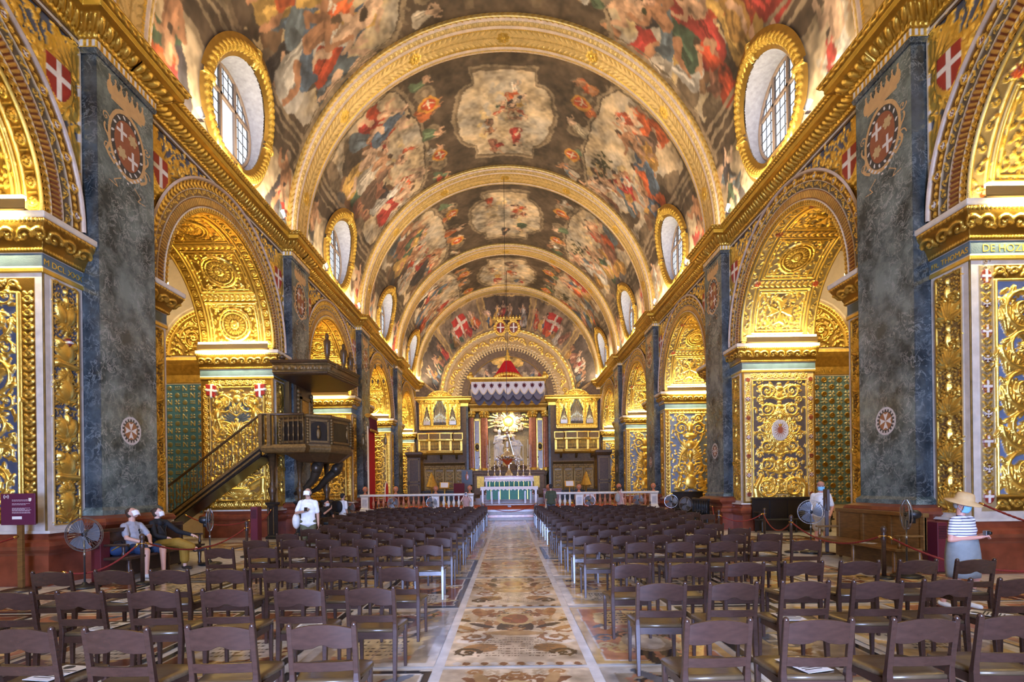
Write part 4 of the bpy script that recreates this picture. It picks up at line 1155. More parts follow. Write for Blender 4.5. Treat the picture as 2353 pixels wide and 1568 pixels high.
# ---- round windows in the vault, each in a gilded laurel wreath
def wreath_canvas():
    r0 = OR + .22; L = 2 * PI * r0
    c = Canvas(L, .50, .021, (.42, .26, .06), 1, seed=61)
    c.H[:] = (.05 + .08 * np.sin(np.pi * np.clip(c.y / .5, 0, 1)))[:, None]
    base = c.H.copy(); c.H[:] = 0
    n = 60
    for k in range(n):
        u = (k + .5) * L / n; sg = 1 if u < L / 2 else -1
        for v, a in ((.13, .6), (.25, 0), (.37, -.6)): c.leaf(u, v, (0 if sg > 0 else PI) - sg * a * -1, .22, .10, .06)
    for k in range(4): u = k * L / 4 + .02; c.seg(u, 0, u + .1, .5, .04, .04, .09); c.seg(u + .14, 0, u + .04, .5, .04, .04, .09)
    c.H += base
    return c, r0
wc, wr0 = wreath_canvas()
def window(num, k, s, panes):
    yc = YC(k); RW = 1.17; XWN = 7.37; zc = 11.69
    th0 = OV / RV
    fr_ = struct(obj('window_%d' % num, None, None, (0, yc, 0)))
    # frame ring and timber bars
    m = MB(); a = np.linspace(0, 2 * PI, 41)
    m.tube([(s * XWN, RW * math.cos(t), zc + RW * math.sin(t)) for t in a], .05, 6)
    for y in (-.36, .36): q = math.sqrt(RW ** 2 - y * y); m.box(s * (XWN - .04), s * (XWN + .04), y - .04, y + .04, zc - q, zc + q)
    q = math.sqrt(RW ** 2 - .35 ** 2); m.box(s * (XWN - .04), s * (XWN + .04), -q, q, zc + .31, zc + .39)
    obj('window_frame', m.mesh('window_frame', 'window_wood'), fr_)
    m = MB()
    ysp = np.arange(-RW, RW, .245); zsp = np.arange(-RW, RW, .30)
    opened = (s < 0 and k == 1)
    for y in ysp[1:]:
        q = math.sqrt(max(0, RW ** 2 - y * y)); z0 = -q
        if opened and abs(y) < .34: m.box(s * (XWN - .008), s * (XWN + .008), y - .009, y + .009, zc + .35, zc + q)
        else: m.box(s * (XWN - .008), s * (XWN + .008), y - .009, y + .009, zc - q, zc + q)
    for z in zsp[1:]:
        q = math.sqrt(max(0, RW ** 2 - z * z))
        if opened and z < .35: m.box(s * (XWN - .008), s * (XWN + .008), -q, -min(q, .36), zc + z - .009, zc + z + .009); m.box(s * (XWN - .008), s * (XWN + .008), min(q, .36), q, zc + z - .009, zc + z + .009)
        else: m.box(s * (XWN - .008), s * (XWN + .008), -q, q, zc + z - .009, zc + z + .009)
    obj('leading', m.mesh('leading', 'window_lead'), fr_)
    circ = [(RW * math.cos(t), RW * math.sin(t)) for t in np.linspace(0, 2 * PI, 32, endpoint=False)]
    def clip(poly):
        for i in range(32):
            (ax, ay), (bx, by) = circ[i], circ[(i + 1) % 32]; out = []
            ins = lambda p: (bx - ax) * (p[1] - ay) - (by - ay) * (p[0] - ax) >= -1e-9
            for j in range(len(poly)):
                p, q_ = poly[j], poly[(j + 1) % len(poly)]; ip, iq = ins(p), ins(q_)
                if ip: out.append(p)
                if ip != iq:
                    dx, dy = q_[0] - p[0], q_[1] - p[1]; den = (bx - ax) * dy - (by - ay) * dx
                    t = ((by - ay) * (p[0] - ax) - (bx - ax) * (p[1] - ay)) / den; out.append((p[0] + t * dx, p[1] + t * dy))
            poly = out
            if not poly: break
        return poly
    def pane(poly):
        P = clip(poly)
        if len(P) < 3: return
        me = MB().prism([(p[0], zc + p[1]) for p in P], s * (XWN - .003), s * (XWN + .003), 'x').mesh('pane', 'window_glass'); obj('pane', me, fr_)
    if panes:
        for y in ysp:
            for z in zsp:
                pane([(y, z), (y + .245, z), (y + .245, z + .30), (y, z + .30)])
    else: pane([(-1, -1), (1, -1), (1, 1), (-1, 1)])
    # splayed reveal
    rings = []
    tt = np.linspace(0, 2 * PI, 48, endpoint=False)
    def vault_ring(r, H): 
        X, _, Z = cyl(s, 0, OV + r * np.sin(tt), H); return np.stack([X, r * np.cos(tt), Z], 1)
    A = vault_ring(OR + .03, .0); B = np.stack([np.full(48, s * (XWN + .06)), RW * np.cos(tt), zc + RW * np.sin(tt)], 1)
    obj('window_reveal', fixn(MB().loft([A, A * .5 + B * .5, B], 0, False).mesh('window_reveal', 'reveal_plaster', True)), fr_)
    def f(U, V, H):
        an = U / wr0; r = OR + V * .98
        X, _, Z = cyl(s, 0, OV + r * np.sin(an - PI / 2), H); return X, r * np.cos(an - PI / 2), Z
    w = obj('laurel_wreath', wc.mesh('laurel_wreath', f), fr_); w['label'] = 'gilded laurel wreath round the window'
num = 0
for k in range(1, 5):
    for s in (-1, 1):
        num += 1; window(num, k, s, k <= 2)

# ---- spot lamps on the cornice
lb = fixn(MB().lathe([(.0, -.11), (.05, -.11), (.06, -.04), (.07, .06), (.075, .09), (.062, .09), (.05, .06)], 12).mesh('lamp_body', 'lamp_body', True))
ll = MB().ball((0, 0, .075), (.058, .058, .03), 12, 5).mesh('lens', 'lamp_lens', True)
lst = MB().tube([(0, 0, 0), (0, 0, -.17)], .012, 6).box(-.05, .05, -.05, .05, -.19, -.17).mesh('bracket', 'lamp_body')
for k in range(1, 5):
    for s in (-1, 1):
        for j, dy in enumerate((.5, 1.25, 5.6)):
            y = YK(k) + PW + dy
            t = thing('spot_lamp', 'small white spot lamp, %s on the cornice under the %s round window, %s' % (ORD[j], ORD[k - 1], SIDE[s]), 'lamp', (s * 6.86, y, ZC + .215), 0, 'spot lamps along the cornice')
            b1 = obj('lamp_body', lb, t, None, (R(35), 0, s * R(25))); obj('lens', ll, b1); obj('bracket', lst, t)

# ================================================================== end wall with chancel arch
ZE = 8.95; RE0, RE1 = 3.20, 5.35
m = MB()
a = np.linspace(0, PI, 41)
V = []; F = []
for t in a:
    V += [(-RE0 * math.cos(t), YEND, ZE + RE0 * math.sin(t)), (-7.6 * math.cos(t), YEND, ZE + 9.2 * math.sin(t))]
for i in range(40): F.append((2 * i, 2 * i + 1, 2 * i + 3, 2 * i + 2))
m.add(V, F)
m.box(-7.6, -RE0, YEND, YEND + .3, 0, ZE); m.box(RE0, 7.6, YEND, YEND + .3, 0, ZE)
wall_end = struct(obj('wall_end', m.mesh('wall_end', 'brown_rock')))
def endarch():
    W = RE1 - RE0; rm = 4.2; S = PI * rm
    c = Canvas(S, W, .035, (.48, .35, .18), .25, seed=70)
    def gr(a_, b_, h, col, g): j = (c.y >= a_) & (c.y <= b_); c.H[j] = h; c.C[j] = (*col, g)
    gr(0, .22, -.18, (.4, .25, .07), 1); gr(.22, .42, -.12, (.48, .35, .18), .25); gr(.42, .7, -.06, (.48, .34, .15), .5); gr(.7, .95, .0, (.48, .35, .18), .25); gr(.95, 1.7, .03, (.50, .33, .13), .6); gr(1.7, 1.95, .12, (.48, .35, .18), .25); gr(1.95, W, .16, GOLD, 1)
    c.base = -.12; c.band(0, .25, S, .40, 'egg', .22, .05, (.60, .45, .22, .4)); c.base = -.06; c.band(0, .45, S, .68, 'dent', .26, .06, (.62, .46, .2, .4))
    c.base = .0; c.band(0, .73, S, .92, 'leaf', .25, .05, (.6, .42, .16, .6)); c.base = .03; c.band(0, 1.0, S, 1.66, 'wave', .75, .07); c.base = .16; c.band(0, 2.0, S, W - .02, 'leaf', .3, .03)
    return c.mesh('chancel_archivolt', lambda U, V, H: (-(RE0 + V) * np.cos(U / rm), -.02 - H, ZE + (RE0 + V) * np.sin(U / rm)))
o = obj('chancel_archivolt', endarch(), wall_end, (0, YEND, 0))
def endpaint():
    W = 7.22 - RE1; rm = 6.3; S = PI * rm; g = random.Random(71)
    c = Fresco(S, W, .04, (.30, .21, .11), 0, 71)
    n = 5
    for k in range(n):
        u0_, u1_ = S * k / n + .25, S * (k + 1) / n - .25
        c.poly([(u0_ - .1, .05), (u1_ + .1, .05), (u1_ + .1, W - .05), (u0_ - .1, W - .05)], 0, (.46, .32, .13)); c.poly([(u0_, .14), (u1_, .14), (u1_, W - .14), (u0_, W - .14)], 0, (.24, .18, .12) if k in (1, 3) else (.09, .07, .055))
        for q in range(7): c.figure(u0_ + .4 + q * (u1_ - u0_ - .8) / 6, .22 + g.uniform(0, .2), g.uniform(.8, 1.2), PI / 2 + g.uniform(-.6, .6), g)
        if k in (1, 3): uu = (u0_ + u1_) / 2; c.poly([(uu - .7, .5), (uu + .5, .7), (uu + .5, 1.5), (uu - .6, 1.4)], 0, (.42, .04, .03)); c.seg(uu - .6, 1.0, uu + .5, 1.1, .08, .08, 0, (.6, .5, .4), True); c.seg(uu, .6, uu, 1.4, .08, .08, 0, (.6, .5, .4), True)
    painterly(c, np.random.default_rng(9), .14, .7)
    def f(U, V, H):
        th = U / rm; q = V / W
        xi, zi = -RE1 * np.cos(th), ZE + RE1 * np.sin(th); xo, zo = -7.12 * np.cos(th), ZS + 7.12 * np.sin(th)
        return xi + (xo - xi) * q, -.03 + 0 * U, zi + (zo - zi) * q
    return c.mesh('painted_panels', f, 'fresco')
obj('painted_panels', endpaint(), wall_end, (0, YEND, 0))
# twin crowned shields at the crown of the arch
def twin():
    c = Canvas(2.4, 1.8, .022, GOLD, 1, seed=72); c.H[:] = -1
    for x in (.68, 1.72):
        for k in range(16): a_ = k * PI / 8; c.ell(x + .46 * math.cos(a_), .65 + .54 * math.sin(a_), .16, .09, a_ + 1, .10, groove=True)
        c.ell(x, .65, .44, .54, 0, .10); c.ell(x, .65, .33, .42, 0, .13, (.24, .03, .02) if x < 1 else (.2, .07, .05), True)
        c.rect(x - .05, .28, x + .05, 1.02, .14, WHITE); c.rect(x - .3, .62, x + .3, .72, .14, WHITE)
    c.rect(.05, 1.25, 2.35, 1.38, .16)
    for k in range(9): c.plume(.2 + k * .25, 1.35, .36, PI / 2, .5, 3, .15)
    return c.mesh('crowned_shields', lambda U, V, H: (U - 1.2, -np.maximum(H, 0), V), keep=c.H > -.5)
obj('crowned_shields', twin(), wall_end, (0, YEND - .2, ZE + 4.75))
# straight entablature over the organs, marble piers of the chancel arch
m = MB()
for s in (-1, 1):
    x0, x1 = sorted((s * (RE0 + .02), s * 7.0))
    m.rects([(0, 8.15), (.05, 8.17), (.05, 8.40), (.10, 8.44), (.22, 8.60), (.30, 8.64), (.30, 8.76), (.38, 8.86), (.38, 8.90), (0, 8.92)], x0, x1, YEND - .25, YEND + .2, 0)
obj('end_entablature', m.mesh('end_entablature', 'gilding'), wall_end)
m = MB()
for s in (-1, 1):
    x0, x1 = sorted((s * (RE0 + .02), s * (RE0 + .75)))
    m.box(x0, x1, YEND - .22, YEND + .1, .6, 8.16, 0); x0, x1 = sorted((s * (RE0 - .02), s * (RE0 + .14)))
    m.box(x0, x1, YEND - .26, YEND + .1, .6, 8.16, 1)
obj('chancel_pier', m.mesh('chancel_pier', ['brown_rock', 'dark_green_marble']), wall_end)
# apse behind
m = MB()
for s in (-1, 1):
    m.box(s * RE0, s * (RE0 + .3), YEND + .2, YEND + 3.6, .6, ZE + 4.2)
m.box(-RE0 - .3, RE0 + .3, YEND + 3.3, YEND + 3.6, .6, ZE + 4.2, 1)
m.loft([[(-RE0 * math.cos(t), y, ZE + RE0 * math.sin(t)) for t in a] for y in (YEND, YEND + 3.4)], 0, False, False)
apse = struct(obj('wall_apse', m.mesh('wall_apse', ['gilded_plaster', 'gilded_plaster'])))
def apsepaint():
    g = random.Random(75); c = Fresco(6.4, 3.3, .045, (.13, .10, .08), 0, 75); rg = np.random.default_rng(3)
    n1 = noise2(c.ny, c.nx, (12, 6), rg)[..., None]; c.C[..., :3] = np.array((.15, .115, .09)) * (.6 + .9 * n1)
    for k in range(10): c.E(3.2 + g.uniform(-.9, .9), 2.75 + g.uniform(-.35, .3), .5, .25, 0, (.62, .42, .13))
    for k in range(12): c.cloud(g.uniform(.8, 5.6), g.uniform(.6, 2.2), .3, g, True)
    for k in range(30): c.figure(.4 + 5.6 * ((k * .618) % 1), g.uniform(.0, 1.6), g.uniform(.7, 1.1), PI / 2 + g.uniform(-.5, .5), g)
    painterly(c, rg, .12, .8)
    U, V = np.meshgrid(c.x, c.y)
    return c.mesh('apse_painting', lambda U, V, H: (U - 3.2, 0 * U, V), 'fresco', (U - 3.2) ** 2 + V ** 2 < 3.22 ** 2)
o = obj('apse_painting', apsepaint(), apse, (0, YEND + .30, ZE)); o['label'] = 'dark half-round painting with clouds, figures and a glow at its top'
obj('apse_beam', MB().rects([(0, ZE - .5), (.05, ZE - .45), (.2, ZE - .1), (.2, ZE), (0, ZE)], -RE0 + .21, RE0 - .21, YEND + .28, YEND + .45).mesh('apse_beam', 'gilding'), apse)
area_light('apse_lamp', (0, YEND + .95, ZE - .6), (R(18), 0, 0), 5.0, .3, 260, (1.0, .85, .58))
area_light('apse_uplight', (0, YEND - .45, ZE + .05), (R(180 - 25), 0, 0), 5.0, .1, 60, (1.0, .85, .58))
for s in (-1, 1): area_light('organ_lamp', (s * 5.1, YEND - 2.6, 8.75), (R(42), 0, 0), 2.6, .15, 75, (1.0, .80, .40))


# from here on everything is in metres
for o in list(COL.objects):
    if o.parent is None and o.type in ('MESH', 'EMPTY'):
        o.location = UP(*o.location); o.scale = (KU, KU, KU)
YE = YEND * KU

# ================================================================== floor
floor = struct(obj('floor', MB().box(-16.6, 16.6, YREAR * KU, YE + 5, -.35, -.008).mesh('floor', 'joint_marble')))
MARB = [(.030, .030, .032), (.55, .38, .16), (.22, .09, .05), (.58, .52, .44), (.38, .30, .2), (.16, .17, .19), (.60, .47, .26), (.45, .22, .12)]
SW, SL = 1.36, 2.36
def slab(seed, res, style):
    g = random.Random(seed); c = Fresco(SW, SL, res, (.55, .49, .40), 0, seed); rg = np.random.default_rng(seed)
    xm = SW / 2
    if style == 'aisle':
        n1 = (noise2(c.ny, c.nx, (9, 14), rg) * .6 + noise2(c.ny, c.nx, (24, 40), rg) * .4)[..., None]
        c.C[..., :3] = np.array((.58, .47, .33)) * (.75 + .5 * n1)
        BR = [(.30, .15, .07), (.36, .20, .09), (.22, .11, .06), (.05, .045, .045), (.42, .27, .13), (.50, .38, .24)]
        for k in range(34):
            y = 1.15 + g.random() * 1.15; x = xm - g.random() * .62
            a = g.uniform(0, 6.3); c.scroll(x, y, g.uniform(.06, .14), g.choice((-1, 1)), a, 1.2, .022, 0, True, g.choice(BR))
        for k in range(14): c.leaf(xm - .1 - g.random() * .5, 1.1 + g.random() * .9, g.uniform(1, 3), .4, .12, 0, g.choice(BR))
        c.E(xm - .36, .55, .18, .15, .2, (.36, .20, .09)); c.scroll(xm - .5, .4, .12, 1, 0, 1.4, .03, 0, True, (.05, .045, .04)); c.E(xm - .45, .85, .2, .12, .3, (.60, .54, .45)); c.scroll(xm - .45, .95, .16, -1, 1, 1.4, .03, 0, True, (.28, .15, .08))
        c.mirror_all()
        c.E(xm, 1.75, .24, .3, 0, (.50, .36, .18)); c.E(xm, 1.75, .17, .23, 0, (.28, .10, .06)); c.E(xm, 1.1, .34, .10, 0, (.42, .27, .13))
        for k in range(9):
            y = .28 + k * .075
            w = .40 if k < 7 else .3
            for x in np.arange(xm - w, xm + w, .030):
                if g.random() < .82: c.rect(x, y, x + .020, y + .026, 0, (.22, .15, .10))
        for k in range(14): c.E(.1 + k * .09, .06, .04, .05, 0, (.22, .11, .06) if k % 2 else (.6, .54, .46))
    else:
        bd, fd, md, ac = g.sample(MARB, 4)
        c.rect(.0, 0, SW, SL, 0, bd); c.rect(.09, .09, SW - .09, SL - .09, 0, (.56, .50, .42)); c.rect(.12, .12, SW - .12, SL - .12, 0, fd)
        for k in range(12):
            c.scroll(xm - g.random() * .48, .25 + g.random() * 1.9, g.uniform(.08, .17), g.choice((-1, 1)), 0, 1.3, .026, 0, True, g.choice(MARB))
        for k in range(5): c.leaf(xm - .15, .3 + .4 * k, g.uniform(.5, 2.8), .5, .13, 0, g.choice(MARB))
        c.poly([(xm, .2), (xm - .4, .35), (xm - .46, .8), (xm - .3, .95), (xm, .95)], 0, g.choice(((.58, .52, .44), (.6, .47, .26), (.5, .42, .3))))
        c.mirror_all()
        c.E(xm, 1.65, .27, .34, 0, md); c.E(xm, 1.65, .2, .26, 0, ac); c.rect(xm - .03, 1.42, xm + .03, 1.88, 0, (.6, .54, .46)); c.rect(xm - .16, 1.63, xm + .16, 1.69, 0, (.6, .54, .46))
        for k in range(5):
            for x in np.arange(xm - .3, xm + .3, .034):
                if g.random() < .8: c.rect(x, .36 + k * .11, x + .022, .40 + k * .11, 0, (.08, .06, .05))
    painterly(c, rg, .035, .55, .0)
    return c.mesh('tomb_slab', lambda U, V, H: (U - SW / 2, V - SL / 2, 0 * U), 'inlaid_marble')
def mirror_all(s):
    h = s.nx // 2; s.C[:, s.nx - h:] = s.C[:, :h][:, ::-1]
Fresco.mirror_all = mirror_all
sl_a = [slab(100 + i, .0125, 'aisle') for i in range(3)]
sl_s = [slab(120 + i, .020, 'side') for i in range(8)]
gsl = random.Random(8)
PX, PYS = 1.46, 2.45
for i in range(-7, 8):
    for j in range(-1, 10):
        x = .04 + i * PX; y = 3.70 + j * PYS
        if abs(x) > 9.2: continue
        if abs(x) > 6.9 and any(abs(y - KU * (YK(k) + PW / 2)) < 2.4 for k in range(6)): continue
        if abs(x) > 8.0 and any(abs(y - KU * (YK(k) + PW / 2)) < 3.1 for k in range(6)): continue
        me = sl_a[j % 3] if i == 0 else sl_s[gsl.randrange(8)]
        obj('tomb_slab', me, floor, (x, y, 0), (0, 0, 0 if i == 0 or gsl.random() < .6 else PI))
# platform of the sanctuary with its steps
ZP = .50; YR = 28.2
m = MB(); m.box(-8.45, -1.42, YR - .30, YE + 3.9, -.02, ZP); m.box(1.42, 8.45, YR - .30, YE + 3.9, -.02, ZP); m.box(-1.42, 1.42, YR - .30, YE + 3.9, -.02, ZP - .001)
plat = struct(obj('floor_sanctuary', m.mesh('floor_sanctuary', 'step_marble')))
for k in range(3): obj('step', MB().box(-1.42, 1.42, YR - 1.30 + .33 * k, YR - .29, -.01 + .125 * k, .125 * (k + 1) - .003).mesh('step', 'sienna_marble' if k % 2 else 'walnut'), plat)
for s in (-1, 1):
    x0, x1 = sorted((s * 1.44, s * 1.78)); obj('step_cheek', MB().rects([(0, 0), (.02, .0), (.02, .12), (0, .15), (0, ZP + .0), (.03, ZP + .04), (.03, ZP + .10), (0, ZP + .11)], x0, x1, YR - 1.35, YR - .32).mesh('step_cheek', 'grey_marble'), plat)
obj('carpet', MB().box(-6.6, 6.6, YR + .15, 35.2, ZP, ZP + .012).mesh('carpet', 'carpet_red'), plat)

# ================================================================== chairs
def rod(m, a, b, w0, d0, w1, d1):
    """four-sided bar from a to b with its own width and depth at both ends"""
    ring = lambda p, w, d: [(p[0] - w, p[1] - d, p[2]), (p[0] + w, p[1] - d, p[2]), (p[0] + w, p[1] + d, p[2]), (p[0] - w, p[1] + d, p[2])]
    m.loft([ring(a, w0 / 2, d0 / 2), ring(b, w1 / 2, d1 / 2)])
HW = .205
def rear_leg(s):
    m = MB(); x = s * HW
    R4 = lambda y, z, w, d: [(x - w, y - d, z), (x + w, y - d, z), (x + w, y + d, z), (x - w, y + d, z)]
    m.loft([R4(-.235, 0, .016, .016), R4(-.205, .36, .021, .023), R4(-.20, .45, .021, .023), R4(-.205, .50, .0175, .018), R4(-.255, .825, .0175, .016)])
    me = bevelled(m.mesh('rear_leg', 'chair_wood'), .004, 1)
    return me
def finial(s):
    return MB().lathe([(.016, .820), (.019, .826), (.019, .834), (.013, .842), (.004, .848)], 10, (s * HW, -.2555, 0)).mesh('finial', 'chair_wood', True)
def front_leg(s):
    m = MB(); x = s * (HW + .005)
    rod(m, (x, .165, 0), (x, .165, .42), .028, .028, .040, .040)
    return bevelled(m.mesh('front_leg', 'chair_wood'), .004, 1)
def top_rail():
    xs = np.linspace(-HW + .012, HW - .012, 25)
    m = MB(); R_ = []
    for x in xs:
        u = x / HW; top = .838 - .036 * u * u
        d = abs(u)
        bot = .676 + (.024 * (1 + math.cos(PI * d / .36)) / 2 if d < .36 else 0) - (.006 * math.sin(PI * (d - .36) / .64) if d >= .36 else 0)
        yb = -.250 - .018 * (1 - u * u); t = .011
        sl = .055 / .33
        R_.append([(x, yb - t - (bot - .676) * sl + .015, bot), (x, yb - t - (top - .676) * sl + .015, top), (x, yb + t - (top - .676) * sl + .015, top), (x, yb + t - (bot - .676) * sl + .015, bot)])
    m.loft(R_)
    return bevelled(fixn(m.mesh('top_rail', 'chair_wood')), .003, 1)
def mid_rail():
    m = MB(); R_ = []
    for x in np.linspace(-HW + .012, HW - .012, 11):
        u = x / HW; yb = -.215 - .016 * (1 - u * u); t = .010
        R_.append([(x, yb - t, .520), (x, yb - t - .012, .585), (x, yb + t - .012, .585), (x, yb + t, .520)])
    m.loft(R_); return bevelled(fixn(m.mesh('mid_rail', 'chair_wood')), .003, 1)
def seat():
    m = MB()
    out = [(-.19, -.205), (.19, -.205), (.20, -.18), (.235, .04), (.245, .14), (.225, .19), (.17, .212), (-.17, .212), (-.225, .19), (-.245, .14), (-.235, .04), (-.20, -.18)]
    P = np.array(out)
    rings = [np.c_[P, np.full(12, .425)], np.c_[P, np.full(12, .447)], np.c_[P * .96, np.full(12, .453)], np.c_[P * .6, np.full(12, .444)], np.c_[P * .2, np.full(12, .440)]]
    m.loft(rings); return m.mesh('seat', 'seat_wood', True)
def apron():
    m = MB(); m.box(-HW, HW, -.212, -.188, .365, .425); m.box(-HW, HW, .155, .178, .365, .425); m.box(-HW - .012, -HW + .012, -.2, .17, .365, .425); m.box(HW - .012, HW + .012, -.2, .17, .365, .425)
    return m.mesh('seat_frame', 'chair_wood')
CH = [('seat', seat()), ('seat_frame', apron()), ('top_rail', top_rail()), ('mid_rail', mid_rail()), ('rear_leg', rear_leg(-1)), ('rear_leg', rear_leg(1)), ('front_leg', front_leg(-1)), ('front_leg', front_leg(1)), ('finial', finial(-1)), ('finial', finial(1))]
ROWS = [3.36, 4.62, 5.80, 7.95, 9.10, 10.32, 11.52, 12.75, 14.0, 15.25, 16.5, 17.75, 19.0, 20.25, 21.5, 22.75, 24.0]
gch = random.Random(17)
paper_me = MB().box(-.105, .105, -.148, .148, 0, .0015).mesh('notice_sheet', 'paper')
pm = MB()
for k in range(6): pm.box(-.08, .06 + .02 * (k % 3), -.10 + .028 * k, -.088 + .028 * k, .0015, .0021)
pm.lathe([(.036, .0015), (.036, .0022), (.030, .0022)], 14, (-.03, .105, 0))
print_me = pm.mesh('print', 'ink')
n_ch = 0
for r, Y in enumerate(ROWS):
    for s in (-1, 1):
        ncol = 7 if r in (0, 1, 2) else (8 if r > 8 else 6)
        for c in range(ncol):
            x = s * ((1.23 if s < 0 else 1.33) + .637 * c) + gch.uniform(-.02, .02); y = Y + .235 + gch.uniform(-.03, .03)
            aisle = (c == 0)
            lab = 'dark brown wooden chair, %s from the aisle, %s row from the altar steps, %s' % (ORD[c], ORD[len(ROWS) - 1 - r], SIDE[s])
            ch = thing('wooden_chair', lab, 'chair', (x, y, .0), gch.uniform(-.05, .05), 'chairs in rows facing the altar')
            for nm, me in CH: obj(nm, me, ch)
            n_ch += 1
            if (r + c * 2 + (s > 0)) % 3 == 0 and not aisle:
                p = thing('notice_sheet', 'white sheet on %s chair from aisle, %s row from altar steps, %s' % (ORD[c], ORD[len(ROWS) - 1 - r], SIDE[s]), 'paper', (x + gch.uniform(-.04, .04), y + .01, .453), gch.uniform(-.5, .5) + (0 if s < 0 else .3), 'notice sheets on the chair seats')
                obj('sheet', paper_me, p); obj('print', print_me, p)

# ================================================================== altar rail
BAL = [(.055, 0), (.055, .05), (.035, .07), (.05, .10), (.085, .20), (.09, .26), (.05, .38), (.035, .47), (.045, .50), (.035, .53), (.055, .56), (.055, .60)]
bal_me = MB().lathe(BAL, 10).mesh('baluster', 'sienna_marble', True)
bal2_me = MB().lathe(BAL, 10).mesh('baluster', 'white_marble', True)
ball_me = MB().lathe([(.09, 0), (.11, .02), (.07, .06), (.045, .10), (.05, .13), (.11, .19), (.14, .28), (.11, .37), (.05, .42), (.01, .43)], 14).mesh('ball_finial', 'sienna_marble', True)
for s in (-1, 1):
    t = thing('altar_rail', 'white marble altar rail with balusters, %s of the steps' % ('on the pulpit side' if s < 0 else 'on the side opposite the pulpit'), 'rail', (0, YR - .10, ZP), 0, 'altar rails')
    a, b = (1.95, 7.95); x0, x1 = sorted((s * a, s * b))
    obj('base_course', MB().rects([(.06, 0), (.06, .06), (.0, .10)], x0, x1, -.14, .14).mesh('base_course', 'white_marble'), t)
    obj('top_rail', MB().rects([(0, .78), (.03, .80), (.05, .84), (.05, .88), (.0, .90)], x0, x1, -.13, .13).mesh('top_rail', 'white_marble'), t)
    peds = (2.12, 3.95, 7.75) if s < 0 else (2.12, 3.75, 7.75)
    for q in peds:
        p = obj('pedestal', MB().rects([(.03, .08), (.03, .14), (0, .17), (0, .72), (.03, .77)], s * q - .19, s * q + .19, -.16, .16).mesh('pedestal', 'white_marble'), t)
        obj('inlay', MB().box(s * q - .12, s * q + .12, -.166, -.158, .26, .64).mesh('inlay', 'grey_marble'), p)
        obj('ball_finial', ball_me, t, (s * q, 0, .90))
    obj('ball_finial', ball_me, t, (s * (6.1 if s < 0 else 5.9), 0, .90))
    for q in np.arange(2.45, 7.5, .27):
        if min(abs(q - p) for p in peds) > .27: obj('baluster', bal2_me if q < 3.8 else bal_me, t, (s * q, 0, .16))
    # lower plinth in front of the platform
    obj('plinth', MB().rects([(.03, -ZP), (.03, -.1), (0, -.02), (0, 0)], x0, x1, -.28, -.205).mesh('plinth', 'white_marble'), t)

# ================================================================== altars
def cloth_edge(m, x0, x1, y, z1, drop, n, amp, mi=0):
    xs = np.linspace(x0, x1, n * 8 + 1); V = []; F = []
    for x in xs: V += [(x, y, z1), (x, y - .012, z1 - drop + amp * abs(math.sin(PI * n * (x - x0) / (x1 - x0))))]
    for i in range(len(xs) - 1): F.append((2 * i, 2 * i + 2, 2 * i + 3, 2 * i + 1))
    m.add(V, F, mi)
t = thing('altar_table', 'altar table with white lace cloth and green frontal before the steps', 'altar', (0, 33.6, ZP))
m = MB()
for sx in (-1, 1):
    for sy in (-.42, .42): rod(m, (sx * 1.70, sy, 0), (sx * 1.70, sy, 1.18), .08, .08, .09, .09)
obj('leg_frame', m.mesh('leg_frame', 'white_marble'), t)
obj('table_top', MB().box(-1.78, 1.78, -.5, .5, 1.17, 1.23).mesh('table_top', 'white_marble'), t)
m = MB(); m.box(-1.82, 1.82, -.54, .54, 1.232, 1.242); cloth_edge(m, -1.82, 1.82, -.545, 1.24, .26, 15, .09)
for sx in (-1, 1): m.box(sx * 1.82, sx * 1.826, -.54, .54, .95, 1.24)
obj('lace_cloth', m.mesh('lace_cloth', 'white_cloth'), t)
f = obj('green_frontal', MB().box(-1.45, 1.45, -.46, -.44, .42, 1.16).mesh('green_frontal', 'green_silk'), t)
for k in range(5): obj('gold_braid', MB().box(-1.16 + k * .58 - .02, -1.16 + k * .58 + .02, -.47, -.46, .42, 1.16).mesh('gold_braid', 'gilding'), f)
kb = thing('kneeling_bench', 'long dark wooden kneeler with four posts in front of the altar table', 'kneeler', (0, 31.2, ZP + .012))
obj('board', MB().rects([(0, .10), (.02, .12), (.02, .18), (0, .20)], -1.75, 1.75, -.2, .2).mesh('board', 'bench_wood'), kb)
for x in (-1.05, -.62, .95, 1.28): rod(MB(), (0, 0, 0), (0, 0, 1), .1, .1, .1, .1); m = MB(); rod(m, (x, .1, .2), (x, .1, .95), .11, .09, .10, .08); obj('post', m.mesh('post', 'bench_wood'), kb)
for x in (-1.6, 0, 1.6): obj('foot', MB().box(x - .1, x + .1, -.18, .18, 0, .10).mesh('foot', 'dark_wood'), kb)
sp_ = struct(obj('trim_1', MB().box(-2.7, 2.7, 36.6, 42.4, ZP, ZP + .22).mesh('altar_steps', 'bench_wood')))
obj('step', MB().box(-2.4, 2.4, 37.1, 42.4, ZP + .22, ZP + .44).mesh('step', 'bench_wood'), sp_); obj('step', MB().box(-2.1, 2.1, 37.6, 42.4, ZP + .44, ZP + .66).mesh('step', 'bench_wood'), sp_)
zb = ZP + .66
t = thing('high_altar', 'high altar of dark marble with a lace cloth and panelled green frontal', 'altar', (0, 39.4, zb))
obj('body', MB().rects([(.05, 0), (.05, .1), (0, .14), (0, 1.0), (.06, 1.06), (.06, 1.12)], -1.75, 1.75, -.5, .9).mesh('body', 'sienna_marble'), t)
f = obj('green_frontal', MB().box(-1.62, 1.62, -.57, -.555, .35, 1.02).mesh('green_frontal', 'green_silk'), t)
